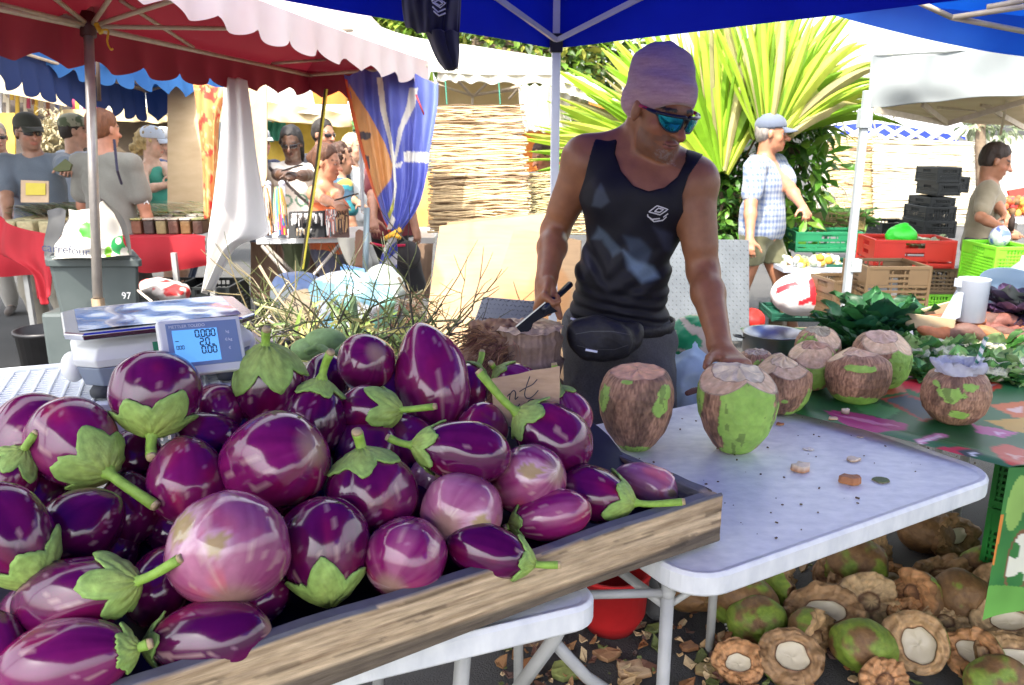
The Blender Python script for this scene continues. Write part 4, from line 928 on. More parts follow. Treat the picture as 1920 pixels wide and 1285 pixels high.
# ============================================================ crates
def crate(w, d, h, m, nsl=5, ncol=9, solidtop=.2, name='vegetable_crate', origin=None, rim=.02, open_top=True, hole=None):
    """slatted plastic crate in local coordinates, base at z=0"""
    root = bpy.data.objects.new(name, None); COL.objects.link(root); root.empty_display_size = .05
    b = MB(); b.box((0,0,.006), (w-.01,d-.01,.012)); b.build('base', m, root, local=True)
    fr = MB(); t = .012
    for sx in (-1,1):
        for sy in (-1,1): fr.box((sx*(w/2-t/2), sy*(d/2-t/2), h/2), (t*1.5,t*1.5,h))
    for zz, hh in ((h-rim/2, rim), (.02,.02)):
        for s in (-1,1): fr.box((0, s*(d/2-t/2), zz), (w-.002,t*1.35,hh)); fr.box((s*(w/2-t/2), 0, zz), (t*1.35,d-.002,hh))
    fr.build('frame', m, root, local=True, bevel=.002)
    for ax, L, D in ((0, w, d), (1, d, w)):
        for s in (-1, 1):
            p = MB(); n = max(3, int(ncol*L/w))
            for k in range(1, n):
                x = (k/n-.5)*(L-.01); c = (x, s*(D/2-t*.5), h/2) if ax == 0 else (s*(D/2-t*.5), x, h/2); p.box(c, (.008,.006,h-.03) if ax == 0 else (.006,.008,h-.03))
            for k in range(nsl):
                z = .03+(h-.05-rim)*(k+.5)/nsl; c = (0, s*(D/2-t*.5+.001), z) if ax == 0 else (s*(D/2-t*.5+.001), 0, z); hh = (h-.05)/nsl*.42
                p.box(c, (L-.012,.007,hh) if ax == 0 else (.007,L-.012,hh))
            if solidtop:
                z = h-rim-h*solidtop/2; g = .05
                for q in (-1, 1):
                    c = (q*(L/4+g/2), s*(D/2-t*.5+.002), z) if ax == 0 else (s*(D/2-t*.5+.002), q*(L/4+g/2), z); p.box(c, (L/2-g-.02,.008,h*solidtop) if ax == 0 else (.008,L/2-g-.02,h*solidtop))
            p.build('side', m, root, local=True)
    return root
mk = lambda n, c, c2=None: mat('crate_'+n, c, c2 or tuple(min(1, x*1.25) for x in c), rough=.5, scale=9)
mcr = {'green': mk('green', (.01,.17,.07)), 'dkgreen': mk('dkgreen', (.01,.08,.05)), 'lime': mk('lime', (.16,.5,.02)), 'red': mk('red', (.42,.02,.012)), 'brown': mk('brown', (.11,.07,.035)), 'black': mk('black', (.012,.015,.016)), 'tan': mk('tan', (.2,.15,.06)), 'vgreen': mk('vgreen', (.008,.16,.02))}
protos = {}
def put_crate(kind, w, d, h, loc, rz, label, group, tilt=None, nsl=5, ncol=10, solidtop=.2):
    key = (kind, w, d, h, nsl)
    if key not in protos: r = protos[key] = crate(w, d, h, mcr[kind], nsl, ncol, solidtop)
    else: r = copy_tree(protos[key])
    r.location = loc; r.rotation_euler = (*(tilt or (0,0)), math.radians(rz)); tag(r, label, 'crate', group); return r
put_crate('vgreen', .5, .36, .30, (1.97,2.5,.0), -50, 'dark green mesh crate under the produce table beside the husks', 'green crates', nsl=9, ncol=26)
put_crate('vgreen', .5, .36, .28, (1.97,2.5,.302), -50, 'upper green mesh crate under the produce table just below the cloth', 'green crates', nsl=9, ncol=26)
# red bucket under the table corner
rb = PZ(1155,1195,.0)
# ============================================================ chopping stump
def stump():
    base = Vector((-.0+.045, 2.33, 0)); zt = PYY(1010, 612, 2.33).z; R = .1
    o = thing('palm_stump', base, 'fibrous palm trunk stump used as a chopping block', 'tree stump')
    na, nz = 90, 90; G = []; C = []
    for j in range(nz+1):
        q = j/nz; z = zt*q; row = []
        ring = (z*13+.2) % 1
        for k in range(na):
            a = 2*math.pi*k/na; r = R*(1+.25*(1-q)**2)+.012*(ring**2)+.012*(float(fbm(math.cos(a)*5, math.sin(a)*5, z*26, 3))-.5)
            row.append(base+Vector((r*math.cos(a), r*math.sin(a), z))); f = float(vnoise(math.cos(a)*16, math.sin(a)*16, z*9)); g = float(vnoise(math.cos(a)*3+4, math.sin(a)*3, z*4))
            c = np.array([.14,.08,.055])*(1-f)+np.array([.38,.26,.19])*f; c = c*(.55+.6*g); c = c*.45 if ring > .93 else c; C.append(tuple(c))
        G.append(row)
    mb = MB(); mb.grid(G, C, closed=True); mb.build('trunk', m_husk, o, smooth=True)
    rows = []; cols = []
    for j in range(7):
        f = 1-j/6.2; rows.append([base+Vector((R*1.08*f*math.cos(2*math.pi*k/na), R*1.08*f*math.sin(2*math.pi*k/na), zt+.012*float(vnoise(k*.4, j*2, 1))-(0 if j else .006))) for k in range(na)]); cols += [tuple(np.array([.5,.36,.25])*(.5+.8*float(vnoise(k*.5, j*3, 7)))) for k in range(na)]
    MB().grid(rows, cols, closed=True).build('chopped_top', m_husk, o, smooth=False)
    # fibre skirt hanging at the left
    mb = MB(); rd = random.Random(5)
    for i in range(5200):
        a = rd.gauss(math.pi*1.02, .42); z0 = zt-.012-abs(rd.gauss(0, .17)); r0 = R*rd.uniform(.9, 1.25); p = base+Vector((r0*math.cos(a), r0*math.sin(a), z0)); spread = (zt-z0)*.35
        d = Vector((math.cos(a)*rd.uniform(.4,1.2)+rd.gauss(0,.2), math.sin(a)*.8+rd.gauss(0,.3), rd.uniform(-.75,.22))).normalized(); L = rd.uniform(.03,.1)+spread*rd.uniform(.1,.7); w = rd.uniform(.0007,.0018); s = Vector((0,1,0)).cross(d).normalized()*w
        b = Vector((rd.gauss(0,1), rd.gauss(0,1), rd.gauss(0,1)))*.012; c = rd.choice([(.14,.06,.035),(.24,.12,.06),(.07,.035,.025),(.34,.18,.09),(.28,.11,.08)])
        mb.add([p-s, p+s, p+d*L*.5+b+s*.8, p+d*L*.5+b-s*.8, p+d*L+b*2-Vector((0,0,L*.35))], [(0,1,2,3),(3,2,4)], c)
    for k in range(3):
        pass
    mb.build('fibre', m_attr, o)
    bodyf = SDF(); 
    for i in range(9):
        q = i/8; bodyf.cap(base+Vector((-.06-.10*q, -.02, zt-.05-.09*q)), base+Vector((-.09-.13*q, 0, zt-.12-.30*q)), .05, .07, k=.05)
    bodyf.cap(base+Vector((-.04,-.02,zt-.005)), base+Vector((-.155,-.0,zt-.0)), .016, .022, k=.03)
    def cf(V): n = fbm(V[:,0]*60, V[:,1]*60, V[:,2]*30, 3)[:, None]; return np.array([.09,.04,.028])*(1-n)+np.array([.34,.19,.1])*n
    smesh('fibre_mat', bodyf, .006, m_husk, o, cf, disp=lambda x,y,z: (fbm(x*60, y*60, z*60, 2)-.5)*.03, rel=0)
stump()
# ============================================================ diamond plate, plywood, pot, bags behind the tables
m_dp = mat('galvanised_plate', (.15,.165,.18), (.24,.26,.28), rough=.42, metal=.35, scale=5)
def dplate(c, name, label, cat, th=.02, par=None, dens=(12,16)):
    c = [Vector(p) for p in c]; n = (c[1]-c[0]).cross(c[3]-c[0]).normalized(); n = n if n.y < 0 else -n
    o = thing(name, (c[0]+c[1]+c[2]+c[3])/4-Vector((0,0,.0)), label, cat) if par is None else par
    MB().prism(c, -n, th).build('sheet', m_dp, o, bevel=.003)
    mb = MB(); ex = (c[1]-c[0]); ey = (c[3]-c[0])
    for i in range(dens[0]):
        for j in range(dens[1]):
            p = c[0].lerp(c[1], (i+.5)/dens[0]).lerp(c[3].lerp(c[2], (i+.5)/dens[0]), (j+.5)/dens[1]); d = (ex.normalized()+ey.normalized()*(1 if (i+j) % 2 else -1)).normalized(); w = n.cross(d)*.0022; L = .0095
            mb.add([p-d*L, p+w, p+d*L, p-w, p+n*.0025], [(0,1,4),(1,2,4),(2,3,4),(3,0,4)])
    mb.build('tread_lugs', mat('lug_dark', (.05,.055,.06), (.1,.11,.12), rough=.5), o)
    return o
dplate([P(868,662,2.75), P(985,662,2.75), P(1020,566,2.85), P(905,556,2.85)], 'tread_plate', 'grey steel tread plate leaning behind the stump', 'metal sheet', dens=(15,12))
m_ply = mat('sunlit_plywood', (.55,.36,.19), (.74,.56,.36), rough=.7, scale=3.5, stretch=(3,3,1), bump=.1, contrast=.3)
def ply_col(V):
    n = fbm(V[:,0]*3, V[:,2]*9, V[:,1]*0, 3)[:, None]; s = fbm(V[:,0]*5+9, V[:,1]*0, V[:,2]*4+2, 3)
    c = np.array([.34,.20,.10])*(1-n)+np.array([.50,.34,.19])*n; w = sstep(.62, .72, s)[:, None]*.5; return c*(1-w)+np.array([.42,.16,.03])*w
m_plya = mat('stained_plywood', attr=True, rough=.75, var=.1, scale=9, stretch=(1,1,8))
def board(rows, label, name='plywood_board', th=.018, nu=40, nv=40, m=None, colf=ply_col, cat='board'):
    G = patch(PR(rows), nu, nv, False, False); V = np.array([tuple(p) for r in G for p in r])
    return tag(MB().grid(G, [tuple(x) for x in colf(V)]).build(name, m or m_plya, solid=th), label, cat)
board([[(825,425,4.1),(1062,398,4.05)],[(772,800,3.8),(1050,800,3.75)]], 'large stained plywood board leaning behind the seller, brightly lit')
board([[(966,428,3.7),(1090,452,3.6)],[(868,720,3.6),(1075,720,3.5)]], 'darker plywood board leaning in front of the large stained one')
board([[(840,418,4.6),(1010,402,4.5)],[(840,470,4.6),(1010,470,4.5)]], 'narrow plank on edge above the large stained board', 'wooden_plank', .04)
# cooking pot
pc = PZ(1447,664,.80); pr = .105
pot = thing('cooking_pot', pc, 'shallow grey metal pot standing behind the seller\'s hand', 'pot')
MB().lathe([(pr*.9,0),(pr*.97,.006),(pr,.02),(pr,.075),(pr*1.05,.079),(pr*1.05,.083),(pr*.97,.081),(pr*.95,.03),(pr*.9,.01),(.0,.009)], 40, Matrix.Translation(pc), cap=False).build('pan', mat('alu', (.3,.31,.33), (.42,.43,.45), rough=.35, metal=.9, scale=20), pot, smooth=True)
MB().tube([pc+Vector((-pr,0,.06)), pc+Vector((-pr-.03,0,.066)), pc+Vector((-pr-.03,.02,.066)), pc+Vector((-pr,.03,.06))], .004, 6).tube([pc+Vector((pr*.7,-pr*.7,.06)), pc+Vector((pr*.85,-pr*.85,.066)), pc+Vector((pr*.4,-pr*1.05,.06))], .004, 6).build('handle', mat('wire', (.2,.2,.2), rough=.4, metal=.8), pot, smooth=True)
# bag with green print
def sack(c, r, label, name, m, colf, seed=0, par=None, amp=.25, h=.012, top=True):
    c = Vector(c); s = SDF(); rd = random.Random(seed)
    s.ell(c, r, k=.05)
    for i in range(5): a = rd.random()*6.28; s.ell(c+Vector((math.cos(a)*r[0]*.45, math.sin(a)*r[1]*.45, rd.uniform(-.4,.4)*r[2])), (r[0]*.55, r[1]*.55, r[2]*.55), k=.05)
    if top: s.cap(c+Vector((0,0,r[2]*.8)), c+Vector((r[0]*.2,0,r[2]*1.25)), min(r)*.28, min(r)*.12, k=.05)
    A = min(r)*amp
    o = smesh(name, s, h, m, par, colf, disp=lambda x,y,z: (np.abs(fbm(x*7/max(r)*.3+seed, y*7/max(r)*.3, z*7/max(r)*.3, 3)-.5)-.12)*A*2, rel=1)
    return tag(o, label, 'bag')
def gcol(V):
    n = np.abs(fbm(V[:,0]*18, V[:,1]*18, V[:,2]*18, 1)-.5); return np.where((n < .09)[:, None], np.array([.55,.46,.36]), np.array([.01,.27,.1]))
m_bag = mat('woven_bag', attr=True, rough=.4, var=.1, scale=14, bump=.3, bscale=18)
sack(P(1296,668,2.8), (.115,.10,.14), 'green bag with pale swirling print beside the seller', 'shopping_bag', m_bag, gcol, 2, h=.008, top=False)
sack((.60,2.62,.70), (.12,.10,.16), 'bluish white plastic bag between the seller and the green coconut', 'plastic_bag', m_bag, (.45,.6,.72), 3, h=.01)
MB_ = None
# dark crumpled thing on table behind coconut
tag(MB().tube([PZ(1288,738,.80), PZ(1300,733,.80), PZ(1325,726,.805)], [.008,.01,.006], 8, (.12,.05,.04)).build('knife_handle', m_attr, smooth=True), 'short dark brown handle lying behind the green coconut', 'handle')
# ============================================================ vegetables on the produce table
m_leaf = mat('vegetable_leaf', attr=True, rough=.45, var=.2, scale=24, transl=.15, bump=.3, bscale=30)
def leafball(c, n, L, cols, label, name, cat, group, seed=0, spread=.5, cup=.5, core=None, par=None, W=.75, out=.3):
    rd = random.Random(seed); c = Vector(c); o = thing(name, c, label, cat, group) if par is None else par; mb = MB()
    for i in range(n):
        a = rd.random()*6.28; e = rd.uniform(.0, 1.1); d = Vector((math.cos(a)*math.cos(e), math.sin(a)*math.cos(e), math.sin(e))); l = L*rd.uniform(.7,1.15); p0 = c+d*l*out*rd.random()
        k = rd.uniform(.7,1.3); cc = rd.choice(cols); cc = tuple(x*k for x in cc); x = d.cross(Vector((0,0,1))); x = x.normalized() if x.length > .05 else Vector((1,0,0)); u = x.cross(d).normalized()
        nn = 6; vs = []; fs = []; ph = rd.random()*6
        for i2 in range(nn+1):
            q = i2/nn; w = l*W*.5*math.sin(math.pi*min(1,.1+.86*q))**.6*(1-q**5*.85)*(1+.12*math.sin(q*17+ph)); pc_ = p0+d*l*q-u*l*cup*q*q*(.4+.6*(i % 3)/2)
            for j in range(5): s = (j-2)/2; vs.append(pc_+x*w*s+u*(l*.13*(1-s*s)*-1+l*.05*math.sin(s*7+q*9+ph)+l*.05*abs(s)*math.sin(q*23+ph)))
        for i2 in range(nn):
            for j in range(4): b = i2*5+j; fs.append((b, b+1, b+6, b+5))
        mb.add(vs, fs, [tuple(min(1, z*(1.6 if (v_ % 5) == 2 else 1)) for z in cc) for v_ in range(len(vs))])
    mb.build('leaves', m_leaf, o, smooth=True)
    if core:
        s = SDF(); r = core; s.ell(c+Vector((0,-.01,r*.5)), (r, r, r*.62), k=.02)
        smesh('curd', s, .006, mat('cauliflower_curd', (.62,.6,.42), (.78,.77,.62), rough=.8, scale=60, bump=1., bscale=120), o, disp=lambda x,y,z: (vnoise(x*60,y*60,z*60)-.5)*.03)
    return o
cg = [(.11,.30,.07),(.2,.42,.14),(.07,.22,.08),(.36,.52,.22)]; dg = [(.012,.075,.02),(.02,.11,.03),(.035,.15,.04),(.015,.08,.04)]
caul = [(1700,660,.10,'cauliflower with pale curd nearest the dark leafy greens'),(1755,655,.09,'cauliflower in its leaves left of centre in the produce heap'),(1800,645,.09,'white cauliflower right behind the striped straw'),(1850,650,.1,'cauliflower head amid blue green leaves right of the straw'),
        (1900,640,.1,'cauliflower at the right edge of the produce heap'),(1800,685,.085,'yellowish cauliflower in front row behind the drinking coconut'),(1860,690,.085,'front cauliflower low on the right of the straw'),(1910,690,.09,'front cauliflower cut by the right edge'),(1650,655,.08,'pale cauliflower leaf bundle beside the large brown coconut'),(1735,690,.07,'small trimmed cauliflower leaf bundle in the front row')]
for i, (u, v, s, lab) in enumerate(caul):
    c = PZ(u, v+14, .80); leafball(c, 34, s*1.0, cg, lab, 'cauliflower', 'cauliflower', 'cauliflowers on the produce table', i, core=s*.58 if i not in (8,9) else None, W=.8, cup=.15)
for i, (u, v, s, lab) in enumerate([(1605,622,.19,'dark green leafy cabbage bunch nearest the pot'),(1650,612,.2,'dark green leafy cabbage bunch in the middle of the produce table'),(1690,612,.18,'dark leafy bunch left of the wooden box'),(1625,645,.14,'low dark leafy bunch behind the large brown coconut'),(1640,600,.2,'dark leafy bunch at the foot of the grey tent post')]):
    leafball(PZ(u, v+26, .80), 130, s*.62, dg, lab, 'leafy_cabbage', 'cabbage', 'dark leafy cabbages', 50+i, cup=.5, W=.8, out=.75)
leafball(PZ(1900,585,.92), 40, .12, [(.12,.06,.14),(.2,.1,.2),(.06,.05,.09),(.16,.18,.16)], 'purple curly cabbage at the right edge', 'purple_cabbage', 'cabbage', None, 77, W=.9)
leafball(PZ(1850,592,.88), 26, .09, [(.2,.02,.2),(.12,.02,.14)], 'small violet cabbage behind the sweet potatoes', 'purple_cabbage', 'cabbage', None, 78, W=.9)
# white sliced root / bread-like slab
tag(MB().prism([PZ(1640,655,.86), PZ(1668,640,.87), PZ(1712,618,.9), PZ(1716,650,.86), PZ(1690,660,.85)], (0,.2,-1), .02, (.5,.48,.44)).build('cardboard_flap', m_attr, bevel=.003), 'pale grey torn flap lying between dark greens and cauliflowers', 'cardboard')
# sweet potatoes
rd = random.Random(3)
spl = ['leftmost long orange','short orange','plump reddish','tapering orange','dark brown','long pale orange','knobbly red','curved brown','small orange','rightmost big orange','lower dark','lower reddish','upper thin','upper reddish','small brown','stubby orange']
for i in range(16):
    u = 1765+(i % 8)*22+rd.uniform(-6,6); v = 604+(i//8)*18+rd.uniform(-5,5); c = PZ(u, v, .895-.02*(i//8)); L = rd.uniform(.12,.19); an = rd.uniform(-.5,.4); d = Vector((math.cos(an), math.sin(an), rd.uniform(-.1,.1)))
    pts = [c+d*L*(k/6-.5)+Vector((0,0,.012*math.sin(k*1.1+i))) for k in range(7)]; r = rd.uniform(.022,.032)
    col = rd.choice([(.36,.12,.05),(.42,.17,.07),(.22,.08,.06),(.3,.1,.05)]) if 'dark' not in spl[i] and 'brown' not in spl[i] else (.16,.08,.06)
    tag(MB().tube(spline(pts, 14), [r*math.sin(math.pi*(.06+.88*k/13))**.6 for k in range(14)], 12, col).build('sweet_potato', m_husk, smooth=True), spl[i]+' sweet potato on the heap before the white jug', 'sweet potato', 'sweet potatoes')
# wooden box rim behind them
wb = thing('wooden_box', PZ(1760,598,.86), 'shallow pale wooden box holding sweet potatoes', 'box')
MB().beam(PZ(1700,600,.9), PZ(1810,570,.94), .012, .05).beam(PZ(1700,600,.9), PZ(1790,612,.9), .012, .05).build('boards', mat('boxwood', (.5,.38,.22), (.62,.5,.32), rough=.8, scale=12), wb)
# jug and basin
jc = PZ(1818,592,.93); jg = thing('plastic_jug', jc-Vector((0,0,.02)), 'white plastic measuring jug standing behind the sweet potatoes', 'jug'); mw = mat('milky_plastic', (.42,.46,.56), (.52,.56,.64), rough=.35, scale=6)
MB().lathe([(.045,0),(.05,.004),(.052,.15),(.054,.156),(.05,.156),(.047,.01)], 32, Matrix.Translation(jc-Vector((0,0,.02)))).build('beaker', mw, jg, smooth=True)
MB().prism([jc+Vector((-.05,-.012,.135)), jc+Vector((-.072,0,.138)), jc+Vector((-.05,.012,.135))], (0,0,-1), .03).build('spout', mw, jg)
MB().prism([jc+Vector((-.05,-.03,0)), jc+Vector((-.095,-.03,-.02)), jc+Vector((-.05,-.03,.09))], (0,1,0), .05).build('handle', mw, jg)
bc_ = P(1895,578,3.25)
bs = MB().lathe([(.10,0),(.13,.04),(.15,.09),(.155,.09),(.135,.04),(.1,.01)], 40, Matrix.Translation(bc_)@Matrix.Rotation(math.radians(28), 4, 'X')).build('basin', mat('basin_grey', (.2,.29,.36), (.26,.36,.44), rough=.4, scale=4), smooth=True)
tag(bs, 'big grey blue plastic basin tilted behind the white jug', 'basin')
ptb = thing('produce_table', (2.6,3.15,0), 'rear market table carrying sweet potatoes, jug and basin', 'table')
MB().box((2.6,3.14,.83), (1.7,.34,.03)).build('tabletop', mat('ply', (.3,.22,.13), rough=.7), ptb)
for x, y in ((1.85,3.05),(3.35,3.05),(1.85,3.25),(3.35,3.25)): MB().tube([(x,y,0),(x,y,.81)], .018, 8).build('leg', m_tubegrey, ptb, smooth=True)
# ============================================================ people
m_skin = mat('skin', attr=True, rough=.42, var=.14, scale=28, spec=.5, bump=.08, bscale=120)
m_fab = mat('fabric', attr=True, rough=.85, var=.07, scale=120, sheen=.2, bump=.12, bscale=260)
m_hair = mat('hair', attr=True, rough=.6, var=.3, scale=90, bump=.6, bscale=150, stretch=(1,1,.3))
m_lensd = mat('dark_lens', (.01,.01,.012), (.02,.02,.025), rough=.08, spec=.8)
def basis(f, up=(0,0,1)):
    f = Vector(f).normalized(); l = Vector(up).cross(f).normalized(); u = f.cross(l); return Matrix((l, f, u)).transposed()   # columns: left, forward, up
def rotdir(yaw, pitch=0):
    y = math.radians(yaw); p = math.radians(pitch); return Vector((math.sin(y)*math.cos(p), -math.cos(y)*math.cos(p), -math.sin(p)))
def head_sdf(s, c, B, hs, neck=None, ears=True, detail=True):
    q = lambda x, y, z: Vector(c)+B@(Vector((x, y, z))*hs)
    e = lambda x, y, z, r, k=.02: s.ell(q(x,y,z), [i*hs for i in r], B, k*hs)
    if neck is not None: s.cap(q(0,-.03,-.06), neck, .055*hs, .062*hs, k=.03)
    e(0,-.018,.035, (.074,.092,.083)); e(0,.022,-.03, (.061,.062,.085), .03); e(0,.03,-.082, (.047,.048,.034), .03); e(0,.068,-.103, (.02,.017,.015), .02)
    if detail:
        s.cap(q(-.036,.072,.017), q(.036,.072,.017), .012*hs, k=.015)
        for x in (-1, 1):
            e(x*.043,.05,-.035, (.018,.02,.02), .02); s.cut(q(x*.031,.098,-.002), [i*hs for i in (.017,.017,.011)], B, .01); e(x*.031,.070,-.002, (.013,.013,.011), .004)
        s.cap(q(0,.084,.004), q(0,.113,-.037), .008*hs, .0145*hs, k=.008)
        for x in (-1, 1): e(x*.013,.096,-.036, (.009,.011,.008), .006)
        e(0,.087,-.0645, (.023,.010,.0055), .004); e(0,.086,-.0745, (.019,.010,.0065), .004)
        s.cut(q(0,.104,-.0695), [i*hs for i in (.024,.014,.0016)], B, .003)
    else:
        s.cap(q(0,.08,.0), q(0,.10,-.034), .009*hs, .013*hs, k=.012); e(0,.08,-.07, (.022,.012,.011), .01)
    if ears:
        for x in (-1, 1): e(x*.077,-.008,-.012, (.010,.018,.031), .008); 
def head_col(V, c, B, hs, skin, stubble=0, lips=None, brow=(.02,.012,.01), eyes=True, skin2=None):
    L = (V-np.array(c))@np.array(B)/hs; x, y, z = L[:,0], L[:,1], L[:,2]; s = np.array(skin); n = fbm(V[:,0]*22, V[:,1]*22, V[:,2]*22, 3)[:, None]
    col = s*(.82+.36*n)*np.ones((len(V), 3)); inh = (np.abs(x) < .1) & (y > -.12) & (y < .13) & (z > -.125) & (z < .14)
    bl = np.exp(-((np.abs(x)-.045)/.02)**2-((z+.03)/.025)**2)*(y > .03)*inh; col = col*(1+bl[:, None]*np.array([.22,-.02,-.05]))
    bl = np.exp(-(x/.015)**2-((z+.032)/.014)**2)*(y > .08)*inh; col = col*(1+bl[:, None]*np.array([.25,-.02,-.03]))
    if stubble:
        m = inh & (y > .0) & (((z < -.05) & (np.abs(z+.07)+np.abs(x)*.4 > .018)) | ((z < -.045) & (z > -.058)&(np.abs(x) < .03))); nn = vnoise(V[:,0]*300, V[:,1]*300, V[:,2]*300); w = (m*(.25+.3*nn)*stubble)[:, None]; col = col*(1-w)+np.array([.09,.07,.065])*w
        gm = (inh & (z < -.085) & (y > .055) & (np.abs(x) < .03)); w = (gm*(nn > .55)*.4*stubble)[:, None]; col = col*(1-w)+np.array([.36,.33,.31])*w
    lp = np.array(lips or (s*np.array([1.15,.72,.7]))); m = inh & (y > .08) & ((x/.026)**2+((z+.07)/.0125)**2 < 1); col = np.where(m[:, None], lp, col)
    m = inh & (y > .07) & (np.abs(z+.0695) < .0018) & (np.abs(x) < .024); col = np.where(m[:, None], lp*.35, col)
    m = inh & (y > .05) & (np.abs(z-.021-.1*(.03-np.abs(np.abs(x)-.032))) < .0045) & (np.abs(np.abs(x)-.034) < .019); col = np.where(m[:, None], np.array(brow), col)
    if eyes:
        e = ((np.abs(x)-.031)/.0125)**2+((z+.002)/.0055)**2; m = inh & (y > .06) & (e < 1.35); col = np.where(m[:, None], s*.35, col); m = inh & (y > .06) & (e < .85); col = np.where(m[:, None], np.array([.65,.62,.6]), col)
        m = inh & (y > .06) & (((np.abs(x)-.031)**2+(z+.002)**2) < .0052**2); col = np.where(m[:, None], np.array([.03,.02,.015]), col)
    return col
def hand_sdf(s, wr, d, n, thumb, sz=1., curl=.3, spread=1., thumbdir=None, curls=None, tcurl=.4):
    """wr wrist, d towards the knuckles, n palm-facing normal, thumb = side the thumb is on (+1/-1)"""
    d = Vector(d).normalized(); n = Vector(n); n = (n-d*n.dot(d)).normalized(); sd = d.cross(n)*thumb; W = Vector(wr); k = .006*sz
    s.cap(W-d*.02*sz, W+d*.03*sz, .024*sz, .026*sz, k=.02); s.ell(W+d*.05*sz, (.041*sz, .047*sz, .0165*sz), Matrix((sd, d, n)).transposed(), k=.015)
    s.cap(W+d*.085*sz+sd*.028*sz, W+d*.082*sz-sd*.03*sz, .012*sz, .0105*sz, k=.012)
    for i in range(4):
        b = W+d*(.086-.004*abs(i-1))*sz+sd*(.031-.0205*i)*sz; L = [.071,.079,.073,.057][i]*sz; c = (curls[i] if curls else curl+.05*i); a = 0; p = b; r = [.0095,.0097,.0092,.0082][i]*sz
        fd = (d+sd*(.12-.08*i)*spread).normalized()
        for j, (q, f) in enumerate(((.45, 62), (.30, 88), (.25, 58))):
            a += math.radians(f*c); v = fd*math.cos(a)+n*math.sin(a); e = p+v*L*q; s.cap(p, e, r*(1-.09*j), r*(1-.09*(j+1)), k=.003 if j else .007); p = e
    td = Vector(thumbdir).normalized() if thumbdir is not None else (sd*.75+d*.6+n*.25).normalized(); b = W+d*.022*sz+sd*.022*sz+n*.004*sz; p = b+td*.045*sz
    s.cap(b, p, .0155*sz, .0125*sz, k=.012); t2 = (td+(n*.6-sd*.5)*tcurl+d*.3).normalized(); p2 = p+t2*.032*sz; s.cap(p, p2, .0118*sz, .0105*sz, k=.004); s.cap(p2, p2+(t2+(n*.4-sd*.3)*tcurl).normalized()*.024*sz, .0105*sz, .009*sz, k=.003)
def ik(a, c, l1, l2, hint):
    a = Vector(a); c = Vector(c); d = c-a; L = min(d.length, (l1+l2)*.999); d.normalize(); x = (l1*l1-l2*l2+L*L)/(2*L); h = math.sqrt(max(0, l1*l1-x*x)); hv = Vector(hint); hv = (hv-d*hv.dot(d)).normalized(); return a+d*x+hv*h, a+d*L
